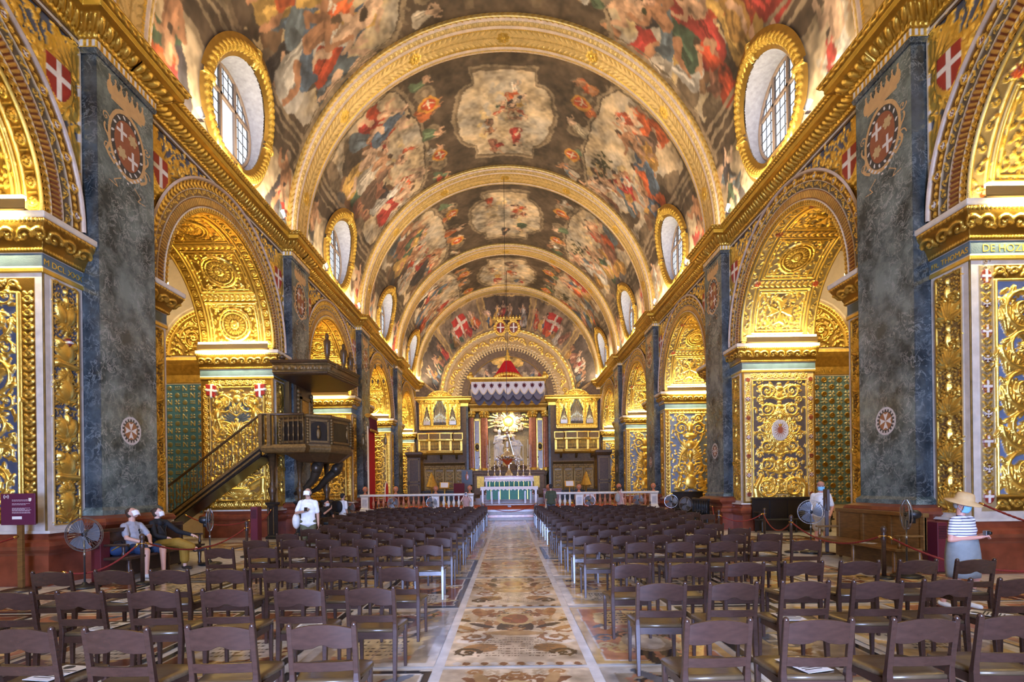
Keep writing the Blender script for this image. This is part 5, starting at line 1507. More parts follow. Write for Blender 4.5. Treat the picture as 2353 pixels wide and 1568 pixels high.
for k in range(9): obj('gold_braid', MB().box(-1.44 + k * .36 - .015, -1.44 + k * .36 + .015, -.58, -.57, .35, 1.02).mesh('gold_braid', 'gilding'), f)
m = MB(); m.box(-1.84, 1.84, -.58, .5, 1.122, 1.135); cloth_edge(m, -1.84, 1.84, -.585, 1.134, .22, 18, .08)
for sx in (-1, 1): m.box(sx * 1.84, sx * 1.846, -.58, .5, .62, 1.13)
obj('lace_cloth', m.mesh('lace_cloth', 'white_cloth'), t)
obj('gradine', MB().rects([(0, 1.135), (0, 1.30), (.04, 1.34), (.04, 1.38)], -1.85, 1.85, .3, 1.1).mesh('gradine', 'sienna_marble'), t)
obj('upper_gradine', MB().rects([(0, 0), (0, 1.5), (.06, 1.58), (.06, 1.72), (.10, 1.8), (.10, 1.86)], -2.7, 2.7, 1.2, 2.0).mesh('upper_gradine', 'brown_rock'), t)
for k in range(7): obj('gilt_panel', MB().box(-2.5 + k * .72, -1.95 + k * .72, 1.17, 1.2, .5, 1.4).mesh('gilt_panel', 'dull_gilding'), t)
# candlesticks
CS = [(.0, 0), (.17, 0), (.17, .03), (.10, .10), (.05, .16), (.07, .22), (.03, .27), (.03, .40), (.06, .46), (.03, .52), (.025, .80), (.05, .86), (.025, .92), (.05, 1.02), (.08, 1.05), (.07, 1.07), (.0, 1.07)]
cs_me = MB().lathe(CS, 12).mesh('stick', 'silver', True)
cd_me = MB().lathe([(.028, 1.07), (.026, 2.4), (.0, 2.41)], 8).mesh('candle', 'wax', True)
for i, x in enumerate((-1.6, -1.1, -.68, .68, 1.1, 1.6)):
    c = thing('candlestick', 'silver candlestick with white candle on the high altar, %s from the middle, %s' % (ORD[2 - i if i < 3 else i - 3], SIDE[-1 if i < 3 else 1]), 'candlestick', (x, 39.4 + .60, zb + 1.382), 0, 'candlesticks on the high altar'); obj('stick', cs_me, c); obj('candle', cd_me, c)
for i, x in enumerate((-2.3, -1.5, -.8, .8, 1.5, 2.3)):
    c = thing('candlestick', 'silver candlestick on the shelf behind the high altar, %s from the middle, %s' % (ORD[2 - i if i < 3 else i - 3], SIDE[-1 if i < 3 else 1]), 'candlestick', (x, 39.4 + 1.6, zb + 1.862), 0, 'candlesticks on the shelf behind the high altar'); obj('stick', cs_me, c); obj('candle', cd_me, c)
t = thing('silver_reliquary', 'bell shaped silver stand in the middle of the high altar', 'stand', (0.0, 39.95, zb + 1.382))
obj('foot', MB().lathe([(0, 0), (.40, 0), (.42, .06), (.30, .12), (.26, .25), (.14, .38), (.08, .55), (.10, .60), (.05, .66), (0, .66)], 16).mesh('foot', 'silver', True), t)
obj('cross', MB().box(-.03, .03, -.03, .03, .64, 1.25).box(-.2, .2, -.025, .025, .95, 1.01).mesh('cross', 'silver'), t)
# hanging silver lamp on a long cord
t = thing('sanctuary_lamp', 'big silver hanging lamp with branches on a long thin cord', 'lamp', (-.08, 30.0, 2.85))
obj('bowl', MB().lathe([(.0, 0), (.07, .02), (.05, .10), (.16, .22), (.34, .42), (.40, .60), (.36, .70), (.22, .78), (.12, .95), (.16, 1.05), (.10, 1.15), (.0, 1.15)], 20).mesh('bowl', 'silver', True), t)
for k in range(8):
    a = k * PI / 4; m = MB(); m.tube([(math.cos(a) * r_, math.sin(a) * r_, z) for r_, z in ((.36, .5), (.5, .42), (.62, .5), (.6, .64))], [.03, .035, .03, .05], 6); obj('branch', m.mesh('branch', 'silver', True), t)
for k in range(3):
    a = k * 2 * PI / 3; m = MB(); m.tube([(.36 * math.cos(a), .36 * math.sin(a), .7), (.05 * math.cos(a), .05 * math.sin(a), 1.95)], .012, 5); obj('chain', m.mesh('chain', 'silver'), t)
obj('candle', MB().lathe([(.07, 1.15), (.07, 1.45), (.02, 1.5), (0, 1.5)], 10).mesh('candle', 'wax', True), t)
obj('crown', MB().lathe([(0, 1.9), (.16, 1.92), (.18, 2.0), (.08, 2.1), (.03, 2.2), (0, 2.2)], 12).mesh('crown', 'silver', True), t)
obj('cord', MB().tube([(0, 0, 2.15), (0, 0, 16.68)], .012, 5).mesh('cord', 'black_plastic'), t)

# canopy over the altar
t = thing('hanging_canopy', 'white scalloped canopy with red peaked top and gilt crown hanging over the altar', 'canopy', (0, 43.6, 0))
n = 9; w = 2.95; d = 1.5
def valance(pts, z0, z1, cups):
    V = []; F = []; k = 0
    for (xa, ya), (xb, yb), nn in pts:
        N = nn * 8
        for i in range(N + 1):
            f_ = i / N; x, y = xa + (xb - xa) * f_, ya + (yb - ya) * f_; V += [(x, y, z1), (x, y, z0 + .42 * (1 - abs(math.sin(PI * nn * f_))) )]
        b0 = k; F += [(b0 + 2 * i, b0 + 2 * i + 2, b0 + 2 * i + 3, b0 + 2 * i + 1) for i in range(N)]; k += 2 * (N + 1)
    return V, F
sides = [((-w, -d), (w, -d), n), ((w, -d), (w, d), 5), ((w, d), (-w, d), n), ((-w, d), (-w, -d), 5)]
V, F = valance(sides, 9.15, 10.30, n); obj('valance', MB().add(V, F).mesh('valance', 'white_cloth'), t)
V2, F2 = valance([((a[0] * 1.004, a[1] * 1.008), (b_[0] * 1.004, b_[1] * 1.008), q) for a, b_, q in sides], 9.15, 9.30, n)
m = MB()
for (xa, ya), (xb, yb), nn in sides:
    P_ = [(xa + (xb - xa) * f_, ya + (yb - ya) * f_, 9.15 + .42 * (1 - abs(math.sin(PI * nn * f_)))) for f_ in np.linspace(0, 1, nn * 8 + 1)]
    m.tube([(p[0] * 1.005, p[1] * 1.01, p[2] + .05) for p in P_], .05, 5)
obj('fringe', m.mesh('fringe', 'cream_cloth'), t)
x, z = 0, 9.80
m = MB(); m.lathe([(.0, 0), (.08, .0), (.11, .12), (.08, .24), (.0, .26)], 8, (x, -d - .005, z), 0, Matrix.Scale(.12, 4, (0, 1, 0)))
m.box(x - .13, x + .13, -d - .02, -d - .01, z - .05, z - .02); m.box(x - .015, x + .015, -d - .02, -d - .01, z - .17, z + .36)
for sx in (-1, 1): m.tube([(x + sx * .07, -d - .015, z), (x + sx * .16, -d - .015, z + .13), (x + sx * .11, -d - .015, z + .26)], .022, 5)
emb = m.mesh('embroidered_crown', 'dark_red_velvet')
for k in range(n): obj('embroidered_crown', emb, t, (-w + (k + .5) * 2 * w / n, 0, 0))
V, F = valance([((-w * .97, -d + .12), (w * .97, -d + .12), 7), ((w * .97, d - .12), (-w * .97, d - .12), 7)], 8.75, 9.95, 7); obj('lining', MB().add(V, F).mesh('lining', 'grey_lining'), t)
obj('cornice', MB().rects([(0, 10.22), (.06, 10.26), (.16, 10.42), (.16, 10.55), (0, 10.6)], -w, w, -d, d).mesh('cornice', 'gilding'), t)
for sx in (-1, 1): obj('corner_ornament', MB().ball((sx * (w + .08), -d, 10.62), (.28, .2, .26), 10, 6).ball((sx * (w + .02), -d, 10.9), .13, 8, 5).mesh('corner_ornament', 'gilding', True), t)
m = MB(); N = 40; R_ = []
for r_, z in ((1.45, 10.6), (.95, 11.15), (.62, 11.65), (.40, 12.05), (.2, 12.3)):
    R_.append([((r_ * (1 + .07 * (-1) ** i)) * math.cos(2 * PI * i / N), .7 * (r_ * (1 + .07 * (-1) ** i)) * math.sin(2 * PI * i / N), z) for i in range(N)])
m.loft(R_); obj('red_peak', m.mesh('red_peak', 'red_cloth'), t)
m = MB()
for k in range(15): a = PI + k * PI / 14; m.ball((1.05 * math.cos(a), -.2 + .95 * math.sin(a), 10.72 + .18 * math.sin(k * PI / 14)), (.16, .14, .2), 8, 5)
obj('crown_band', m.mesh('crown_band', 'gilding', True), t)
obj('crown_finial', MB().lathe([(.22, 12.2), (.28, 12.3), (.14, 12.45), (.26, 12.6), (.1, 12.75), (.16, 12.85), (.05, 13.0), (.1, 13.1), (0, 13.2)], 12).mesh('crown_finial', 'gilding', True), t)
obj('cord', MB().tube([(0, 0, 13.15), (0, 0, 19.78)], .022, 5).mesh('cord', 'black_plastic'), t)

# ================================================================== apse decoration
def column(name, mat_, x, y, z0, z1, r, parent):
    N = 24; a = np.linspace(0, 2 * PI, N * 2, endpoint=False); rr = np.where(np.arange(N * 2) % 2, r, r * .93)
    m = MB(); m.loft([np.stack([rr * k * np.cos(a) + x, rr * k * np.sin(a) + y, np.full(N * 2, z)], 1) for z, k in ((z0 + .35, 1.0), (z0 + (z1 - z0) * .4, 1.0), (z1 - .6, .86))])
    o = obj(name, m.mesh(name, mat_), parent)
    obj('column_base', MB().lathe([(r * 1.3, z0), (r * 1.3, z0 + .12), (r * 1.15, z0 + .2), (r * 1.2, z0 + .28), (r, z0 + .36)], 20, (x, y, 0)).mesh('column_base', 'gilding', True), o)
    m = MB(); m.lathe([(r * .88, z1 - .6), (r * 1.0, z1 - .3), (r * 1.35, z1 - .08), (r * 1.4, z1)], 20, (x, y, 0))
    for k in range(10):
        t = k * 2 * PI / 10
        for zz, q in ((z1 - .45, 1.05), (z1 - .2, 1.25)): m.ball((x + r * q * math.cos(t), y + r * q * math.sin(t), zz), (.09, .09, .15), 6, 4)
    obj('capital', m.mesh('capital', 'gilding', True), o)
    return o
YA = YE + .55
ret = struct(obj('wall_retable', MB().rects([(0, ZP), (0, 2.7), (.08, 2.8), (.14, 3.0), (.14, 3.12), (0, 3.15)], -3.4, 3.4, YA - .1, YA + 3).mesh('wall_retable', ['brown_rock'])))
for s in (-1, 1):
    column('column', 'sienna_marble', s * 2.25, YA + .2, 3.15, 8.75, .36, ret); column('column', 'sienna_marble', s * 3.42, YA - .15, 3.15, 8.75, .26, ret)
    x0, x1 = sorted((s * 2.66, s * 3.2))
    obj('marble_panel', MB().box(x0, x1, YA + .15, YA + .3, 3.3, 8.0).mesh('marble_panel', 'grey_marble'), ret)
    m = MB()
    for (a, b_, c_, d_) in ((x0 - .06, x0 + .05, 3.2, 8.1), (x1 - .05, x1 + .06, 3.2, 8.1), (x0, x1, 3.2, 3.4), (x0, x1, 7.9, 8.1)): m.box(a, b_, YA + .08, YA + .22, c_, d_)
    obj('panel_frame', m.mesh('panel_frame', 'gilding'), ret)
    xm = (x0 + x1) / 2
    o = obj('oval_medallion', MB().lathe([(.0, 0), (.28, 0), (.28, .04), (.22, .08), (.20, .03), (0, .03)], 24, (0, 0, 0), 0, Matrix.Scale(1.45, 4, (0, 1, 0))).mesh('oval_medallion', 'gilding', True), ret, (xm, YA + .15, 5.45), (PI / 2, 0, 0))
    obj('bronze_relief', MB().ball((0, .05, .05), (.16, .26, .05), 10, 6).ball((.05, -.1, .07), (.07, .12, .06), 8, 5).mesh('bronze_relief', 'dark_bronze', True), o)
m = MB(); m.rects([(0, 8.72), (.05, 8.8), (.05, 9.05), (.2, 9.3), (.2, 9.42), (0, 9.45)], -3.5, 3.5, YA - .1, YA + .6); obj('retable_entablature', m.mesh('retable_entablature', 'dull_gilding'), ret)
# glory of gilded rays among clouds
glory = thing('gilded_glory', 'burst of gilded rays and clouds above the marble statue group', 'sculpture', (0, YA + .75, 8.0))
gg = random.Random(5)
for k in range(34):
    a = 2 * PI * k / 34 + gg.uniform(-.04, .04); L = gg.uniform(1.3, 2.0) * (1.0 if math.sin(a) > -.4 else .75); w = gg.uniform(.05, .11)
    ca, sa = math.cos(a), math.sin(a)
    if abs(L * ca) > 1.85: L = 1.85 / abs(ca)
    P_ = [(.25 * ca - w * .3 * sa, .25 * sa + w * .3 * ca), (L * ca - w * sa, L * sa + w * ca), ((L + .12) * ca, (L + .12) * sa), (L * ca + w * sa, L * sa - w * ca), (.25 * ca + w * .3 * sa, .25 * sa - w * .3 * ca)]
    obj('ray', MB().prism(P_, -.03, .03, 'y').mesh('ray', 'gilding'), glory)
obj('sunburst_disc', MB().ball((0, -.1, -.1), (.5, .15, .5), 16, 8).mesh('sunburst_disc', 'gilding', True), glory)
m = MB()
for k in range(46):
    a = gg.uniform(0, 2 * PI); r_ = gg.uniform(.7, 1.75); m.ball((r_ * math.cos(a), -.05 - gg.random() * .2, r_ * math.sin(a) * 1.1 - .35), (gg.uniform(.12, .3), .15, gg.uniform(.1, .22)), 9, 6)
obj('cloud_bank', m.mesh('cloud_bank', 'brown_rock', True), glory)
for k in range(10):
    a = gg.uniform(0, 2 * PI); r_ = gg.uniform(.8, 1.7); x, z = r_ * math.cos(a), r_ * math.sin(a) - .2
    obj('cherub_head', MB().ball((x, -.3, z), (.13, .12, .15), 9, 6).ball((x - .2, -.25, z), (.16, .05, .09), 8, 4).ball((x + .2, -.25, z), (.16, .05, .09), 8, 4).mesh('cherub_head', 'gilding', True), glory)

# ================================================================== organs and their galleries
def organ_front():
    W, h = 3.75, 3.55
    c = Canvas(W, h, .024, GOLD, 1, seed=81); xm = W / 2
    c.filler(.02, .02, xm, h, .19, .05)
    for y in (.15,): c.band(.1, .05, W - .1, .25, 'leaf', .22, .05)
    for k in range(7): c.scroll(.05, .4 + k * .32, .12, 1, 0, 1.3, .03, .06)
    c.scroll(1.0, 2.75, .3, 1, 0, 1.6, .05, .08); c.scroll(.35, 2.65, .2, -1, 0, 1.5, .04, .07); c.scroll(1.35, 3.1, .2, -1, 0, 1.5, .04, .07)
    for x in (.28, 1.12): c.seg(x, .3, x, 2.3, .06, .06, .09)
    c.seg(.05, 2.35, 1.3, 2.35, .06, .06, .10); c.seg(.1, .3, xm, .3, .05, .05, .10)
    c.mirror()
    U, V = np.meshgrid(c.x, c.y)
    def pent(x0, x1, z0, zs, zt): return (U > x0) & (U < x1) & (V > z0) & (V < zs + (zt - zs) * (1 - np.abs((U - (x0 + x1) / 2) / ((x1 - x0) / 2))))
    holes = pent(1.30, 2.45, .38, 1.75, 2.95) | pent(.40, 1.02, .38, .85, 2.05) | pent(W - 1.02, W - .40, .38, .85, 2.05)
    out = (V < 2.42) | (np.abs(U - xm) < 1.35 * np.sqrt(np.clip(1 - ((V - 2.4) / 1.13) ** 2, 0, 1)) ) | ((np.abs(np.abs(U - xm) - 1.6) < .17) & (V < 2.85))
    return c.mesh('case_front', lambda U, V, H: (U - W / 2, -H, V), keep=(~holes) & out)
of_me = organ_front()
def pipe(r, L): return MB().lathe([(.012, 0), (r, .28), (r, L), (r * .8, L), (.0, L)], 9).mesh('pipe', 'pipe_tin', True)
for s in (-1, 1):
    lab = 'pulpit side' if s < 0 else 'side opposite the pulpit'
    t = thing('pipe_organ', 'gilded pipe organ with three bays of tin pipes, %s' % lab, 'organ', (s * 6.22, YE - .55, 7.05), 0, 'twin organs')
    obj('case_front', of_me, t); obj('case_body', MB().box(-1.8, 1.8, .04, .5, .05, 2.4).box(-.8, .8, .04, .4, 2.4, 3.1).mesh('case_body', 'black_wood'), t)
    obj('case_base', MB().rects([(0, -.12), (.06, -.05), (.06, .04), (0, .08)], -1.78, 1.78, -.08, .5).mesh('case_base', 'gilding'), t)
    for k in range(9):
        x = -.5 + k * .125; L = 2.25 - abs(k - 4) * .28; obj('pipe', pipe(.048, L), t, (x, -.02, .38))
    for b in (-1.17, 1.17):
        for k in range(7):
            x = b - .25 + k * .083; L = 1.42 - abs(k - 3) * .26; obj('pipe', pipe(.033, L), t, (x, -.02, .38))
        obj('pipe_shade', MB().box(b - .3, b + .3, -.10, -.07, .38, .72).mesh('pipe_shade', 'pipe_tin'), t)
    g_ = thing('organ_gallery', 'gilded gallery with spindle balustrade below the organ, %s' % lab, 'gallery', (s * 6.15, YE - .3, 4.85), 0, 'organ galleries')
    def bow(x): return -.55 - .30 * math.cos(PI * x / 4.2) if abs(x) < 1.15 else -.62
    xs = np.linspace(-2.0, 2.0, 33)
    def sweep(nm, prof, mt):
        m = MB()
        for i in range(1): m.loft([[(x, bow(x) - o, z) for x in xs] for o, z in prof], 0, False, False)
        return obj(nm, m.mesh(nm, mt), g_)
    sweep('gallery_floor', [(-.5, -.15), (-.1, -.15), (.02, -.05), (.06, .02), (.06, .10), (0, .14), (-.5, .14)], 'dull_gilding')
    sweep('lower_rail', [(-.06, .14), (.03, .14), (.03, .24), (-.06, .24)], 'dull_gilding'); sweep('upper_rail', [(-.06, 1.02), (.02, 1.02), (.08, 1.12), (.10, 1.24), (-.06, 1.26)], 'gilding')
    for k in range(37):
        x = -1.9 + k * 3.8 / 36
        if k % 9 == 0: obj('post', MB().box(x - .09, x + .09, bow(x) - .06, bow(x) + .06, .2, 1.05).mesh('post', 'gilding'), g_)
        else: obj('spindle', MB().lathe([(.012, .22), (.028, .45), (.014, .6), (.028, .8), (.012, 1.04)], 6, (x, bow(x), 0)).mesh('spindle', 'gilding', True), g_)
    sweep('parapet_rail', [(-.02, 1.72), (.04, 1.72), (.04, 1.82), (-.02, 1.82)], 'gilding')
    for k in range(4):
        x0, x1 = -2.0 + k * 1.0 + .04, -1.0 + k * 1.0 - .04
        m = MB(); q = np.linspace(x0, x1, 9); m.loft([[(x, bow(x) - .0, z) for x in q] for z in (1.26, 1.72)], 0, False, False); obj('upper_panel', m.mesh('upper_panel', 'walnut_gilt'), g_)
    for k in range(5):
        x = -2 + k; obj('panel_post', MB().box(x - .04, x + .04, bow(x) - .05, bow(x) + .03, 1.24, 1.8).mesh('panel_post', 'gilding'), g_)
    for x in (-1.4, 0, 1.4): obj('bracket', MB().prism([(0, -.15), (-.5, -.15), (-.3, -.35), (-.1, -.45), (0, -.55)], x - .1, x + .1, 'x').mesh('bracket', 'walnut_gilt'), g_)

# ================================================================== choir stalls
def stall_back():
    W, h = .92, 2.75
    c = Canvas(W, h, .03, (.16, .10, .035), .3, seed=83); xm = W / 2; G = (.34, .22, .07, .5)
    c.col = G
    c.frame(.16, .25, W - .16, h - .75, .05, .05, G); c.ring(xm, h - 1.0, .22, .03, .05, G); c.filler(.2, .3, xm, h - .8, .14, .035, G); c.scroll(.3, .7, .16, 1, 0, 1.5, .025, .05, True, G); c.scroll(.3, 1.3, .16, -1, 0, 1.5, .025, .05, True, G)
    c.seg(.06, 0, .06, h - .5, .055, .055, .08, G); c.band(0, h - .5, W, h - .25, 'egg', .15, .05, G); c.band(0, h - .2, W, h - .05, 'leaf', .14, .05, G)
    c.mirror()
    return c.mesh('back_panel', lambda U, V, H: (U - W / 2, -H, 1.0 + V))
sb_me = stall_back()
cor_me = MB().loft([[(x_, -.05 - o_, z_) for o_, z_ in ((-.25, 3.65), (0, 3.65), (.05, 3.72), (.16, 3.86), (.22, 3.92), (.22, 3.99), (-.25, 4.02))] for x_ in (-.46, .46)]).mesh('cornice', 'walnut_gilt')
seat_me = MB().box(-.44, .44, -.55, .0, .42, .47).box(-.46, -.40, -.6, .05, 0, .95).box(.40, .46, -.6, .05, 0, .95).box(-.46, .46, -.02, .2, 0, 1.05).mesh('seat', 'black_wood')
arm_me = MB().tube([(-.43, -.62, .6), (-.43, -.66, .75), (-.43, -.5, .92), (-.43, -.1, .98)], .04, 6).mesh('armrest', 'walnut_gilt', True)
def stall(x, y, rz, lab, grp):
    t = thing('choir_stall', lab, 'stall', (x, y, ZP), rz, grp); t.scale = (1, 1, .88 if rz == 0 else 1)
    obj('back_panel', sb_me, t); obj('cornice', cor_me, t); obj('seat', seat_me, t); obj('armrest', arm_me, t)
for s in (-1, 1):
    for k in range(6): stall(s * 7.62, 41.0 + k * .93, -s * PI / 2, 'carved walnut choir stall along the side wall, %s from the altar rail, %s' % (ORD[k], SIDE[s]), 'choir stalls along the side walls')
    for k in range(4): stall(s * (4.45 + k * .93), YE - .48, 0, 'carved walnut choir stall under the organ, %s from the retable, %s' % (ORD[k], SIDE[s]), 'choir stalls under the organs')
    t = thing('stall_end', 'carved walnut end panel closing the row of choir stalls, %s' % ('pulpit side' if s < 0 else 'side opposite the pulpit'), 'panel', (s * 7.30, 40.22, ZP))
    obj('panel', MB().rects([(.03, 0), (.03, .1), (0, .14), (0, 3.55), (.05, 3.62), (.14, 3.8), (.14, 3.95), (0, 4.0)], -.5, .5, -.12, .12).mesh('panel', 'walnut'), t)
    for z0, z1 in ((.2, 1.5), (1.65, 3.45)):
        m = MB(); 
        for a, b_, c_, d_ in ((-.42, -.34, z0, z1), (.34, .42, z0, z1), (-.42, .42, z0, z0 + .08), (-.42, .42, z1 - .08, z1)): m.box(a, b_, -.15, -.12, c_, d_)
        obj('moulding', m.mesh('moulding', 'walnut_gilt'), t)
# furniture of the sanctuary
def lectern(x, y, mt, lab, h=1.25):
    t = thing('lectern', lab, 'lectern', (x, y, ZP))
    obj('foot', MB().lathe([(.28, 0), (.28, .05), (.10, .12), (.05, .2), (.05, h - .1), (.1, h), (0, h)], 12).mesh('foot', mt, True), t)
    obj('desk', MB().box(-.34, .34, -.02, .02, -.22, .26, 0, TR(0, -.05, h + .12, R(-28))).box(-.34, .34, -.10, .0, -.24, -.21, 0, TR(0, -.05, h + .12, R(-28))).mesh('desk', mt), t)
    obj('book', MB().box(-.26, .26, -.06, -.02, -.18, .2, 0, TR(0, -.05, h + .12, R(-28))).mesh('book', 'paper'), t)
lectern(-4.6, 37.2, 'gilding', 'gilded lectern with an open book before the stalls on the pulpit side')
lectern(4.3, 37.2, 'gilding', 'gilded lectern with an open book before the stalls opposite the pulpit')
def cone_stand(x, y, lab):
    t = thing('veiled_stand', lab, 'stand', (x, y, ZP)); obj('post', MB().lathe([(.3, 0), (.3, .06), (.06, .2), (.05, 1.2), (.3, 1.25), (.3, 1.3), (0, 1.3)], 12).mesh('post', 'dull_gilding', True), t)
    obj('veil', MB().lathe([(.42, 1.3), (.30, 1.6), (.16, 1.95), (.05, 2.25), (0, 2.3)], 10).mesh('veil', 'dull_gilding'), t)
cone_stand(-5.4, 36.4, 'bronze stand with a pointed gilded hood beside the stalls on the pulpit side'); cone_stand(5.6, 38.0, 'bronze stand with a pointed gilded hood beside the stalls opposite the pulpit')
t = thing('armchair', 'tall armchair with dark red velvet back behind the altar rail', 'chair', (-3.35, 34.6, ZP))
obj('seat', MB().box(-.35, .35, -.3, .3, .42, .52).mesh('seat', 'dark_red_velvet'), t); obj('backrest', MB().box(-.36, .36, .26, .34, .5, 1.5).mesh('backrest', 'dark_red_velvet'), t)
for sx in (-1, 1):
    for sy in (-.28, .28): obj('leg', MB().box(sx * .34 - .03, sx * .34 + .03, sy - .03, sy + .03, 0, .44).mesh('leg', 'dark_wood'), t)
    obj('armrest', MB().box(sx * .36 - .03, sx * .36 + .03, -.3, .3, .72, .78).mesh('armrest', 'dark_wood'), t)
t = thing('framed_picture', 'small dark framed picture leaning on the stalls above the red armchair', 'picture', (-3.75, YE - 1.35, 2.05))
obj('frame', MB().box(-.5, .5, 0, .06, -.1, 1.25).mesh('frame', 'walnut'), t); obj('picture', MB().box(-.4, .4, -.012, .0, 0, 1.15).mesh('picture', 'black_wood'), t); obj('figure', MB().ball((0, -.015, .62), (.16, .01, .3), 10, 6).ball((0, -.015, 1.0), (.08, .01, .09), 8, 5).mesh('figure', 'sienna_marble', True), t)
obj('stand_post', MB().box(-.3, .3, .02, .05, -1.55, -.1).mesh('stand_post', 'walnut'), t)
t = thing('credence_table', 'small table with white cloth behind the rail opposite the pulpit', 'table', (4.9, 34.0, ZP))
obj('top', MB().box(-.7, .7, -.35, .35, .78, .82).mesh('top', 'white_cloth'), t); m = MB(); cloth_edge(m, -.7, .7, -.355, .82, .5, 5, .1); obj('cloth', m.mesh('cloth', 'white_cloth'), t)
for sx in (-1, 1):
    for sy in (-1, 1): obj('leg', MB().box(sx * .62 - .03, sx * .62 + .03, sy * .3 - .03, sy * .3 + .03, 0, .78).mesh('leg', 'dark_wood'), t)
t = thing('marble_console', 'dark red marble console with a white cross behind the rail near the man in green', 'console', (2.95, 36.0, ZP))
obj('body', MB().rects([(.03, 0), (.03, .1), (0, .14), (0, .95), (.04, 1.0), (.04, 1.06)], -.6, .6, -.25, .25).mesh('body', 'red_marble'), t); obj('cross', MB().box(-.05, .05, -.27, -.255, .4, .8).box(-.18, .18, -.27, -.255, .55, .65).mesh('cross', 'wax'), t)
t = thing('red_baldachin', 'red cloth of honour with a gilt topped pelmet hanging on the pilaster', 'hanging', (-7.86, KU * YK(3) - .2, 0))
obj('backcloth', MB().box(-.03, .03, .15, 1.55, .5, 5.1).mesh('backcloth', 'red_cloth'), t); obj('gold_edge', MB().box(-.02, .06, .08, .16, .5, 5.2).mesh('gold_edge', 'cream_cloth'), t)
m = MB(); N = 16
V = []; F = []
for i in range(N + 1): y = .05 + 1.6 * i / N; V += [(.10 + .05 * (i % 2), y, 5.75), (.14 + .08 * (i % 2), y, 5.05)]
for i in range(N): F.append((2 * i, 2 * i + 2, 2 * i + 3, 2 * i + 1))
obj('pelmet', MB().add(V, F).mesh('pelmet', 'dark_red_velvet'), t); obj('pelmet_top', MB().rects([(0, 5.7), (.06, 5.8), (.0, 5.9)], -.05, .15, .03, 1.67).mesh('pelmet_top', 'gilding'), t)
m = MB()
for i in range(6): m.ball((.2, .15 + i * .28, 4.98), (.07, .14, .10), 8, 5)
obj('fringe', m.mesh('fringe', 'dull_gilding', True), t)
t = thing('bishop_throne', 'carved throne with curved red back before the red cloth of honour', 'throne', (-7.35, KU * YK(3) + .85, ZP), -PI / 2)
obj('seat', MB().box(-.35, .35, -.3, .3, .4, .5).mesh('seat', 'dark_red_velvet'), t)
obj('backrest', MB().prism([(-.33, .45), (.33, .45), (.33, 1.2), (.2, 1.45), (0, 1.55), (-.2, 1.45), (-.33, 1.2)], .26, .32, 'y').mesh('backrest', 'red_cloth'), t)
obj('back_frame', MB().tube([(-.35, .29, .45), (-.35, .29, 1.2), (-.2, .29, 1.48), (0, .29, 1.6), (.2, .29, 1.48), (.35, .29, 1.2), (.35, .29, .45)], .035, 6).mesh('back_frame', 'cream_cloth', True), t)
for sx in (-1, 1):
    for sy in (-.26, .26): obj('leg', MB().box(sx * .32 - .03, sx * .32 + .03, sy - .03, sy + .03, 0, .42).mesh('leg', 'dark_wood'), t)

# ================================================================== pulpit
pulp = thing('pulpit', 'carved walnut and gilt pulpit with staircase and flat sounding board', 'pulpit', (-8.0, 18.5, 0))
pulp.location = (0, 0, 0)
PB = [(-8.0, 18.25), (-6.95, 18.0), (-6.3, 18.5), (-5.97, 19.65), (-6.25, 20.85), (-8.0, 21.2)]
def ringz(P, z, o=0):
    c = np.mean(P, 0); return [(x + (x - c[0]) * o, y + (y - c[1]) * o, z) for x, y in P]
obj('floor_moulding', MB().loft([ringz(PB, z, o) for z, o in ((2.98, -.12), (3.02, -.02), (3.10, .02), (3.16, .03), (3.22, .0), (3.28, .0))]).mesh('floor_moulding', 'walnut_gilt'), pulp)
obj('underside', MB().loft([ringz(PB, 2.70, -.45), ringz(PB, 2.86, -.25), ringz(PB, 2.98, -.1)]).mesh('underside', 'walnut'), pulp)
for i in range(5):
    a, b_ = np.array(PB[i]), np.array(PB[i + 1]); L = np.linalg.norm(b_ - a); an = math.atan2(b_[1] - a[1], b_[0] - a[0])
    M_ = TR(a[0], a[1], 0, 0, 0, an)
    p = obj('parapet_panel', MB().box(.02, L - .02, .02, .08, 3.28, 4.22, 0, M_).mesh('parapet_panel', 'walnut'), pulp)
    n_ = max(1, int(L / .65)); w_ = L / n_
    for k in range(n_):
        x0 = k * w_ + .14; x1 = (k + 1) * w_ - .14; xm = (x0 + x1) / 2
        m = MB(); hw_ = (x1 - x0) / 2
        arch = [(x0, 3.42), (x1, 3.42), (x1, 3.92)] + [(xm + hw_ * math.cos(t), 3.92 + .16 * math.sin(t)) for t in np.linspace(.2, PI - .2, 7)] + [(x0, 3.92)]
        m.prism(arch, -.005, .02, 'y', 0, M_); f_ = obj('niche', m.mesh('niche', 'black_wood'), p)
        m = MB()
        for q in (x0 - .04, x1 + .04): m.box(q - .03, q + .03, -.03, .02, 3.36, 4.14, 0, M_)
        m.box(x0 - .07, x1 + .07, -.03, .02, 3.34, 3.41, 0, M_); m.box(x0 - .07, x1 + .07, -.03, .02, 4.08, 4.15, 0, M_)
        obj('niche_frame', m.mesh('niche_frame', 'walnut_gilt'), p)
        m = MB(); m.ball((xm, -.03, 3.62), (.07, .04, .18), 8, 6, 0, M_); m.ball((xm, -.03, 3.86), (.045, .04, .055), 8, 5, 0, M_); obj('saint_relief', m.mesh('saint_relief', 'walnut_gilt', True), p)
    m = MB()
    for z in np.arange(3.34, 4.15, .1): m.ball((.03, 0, z), (.055, .06, .06), 7, 5, 0, M_)
    obj('corner_herm', m.mesh('corner_herm', 'walnut_gilt', True), pulp)
obj('handrail', MB().loft([ringz(PB, z, o) for z, o in ((4.20, .0), (4.24, .035), (4.30, .04), (4.33, .0))], 0, True).mesh('handrail', 'walnut_gilt'), pulp)
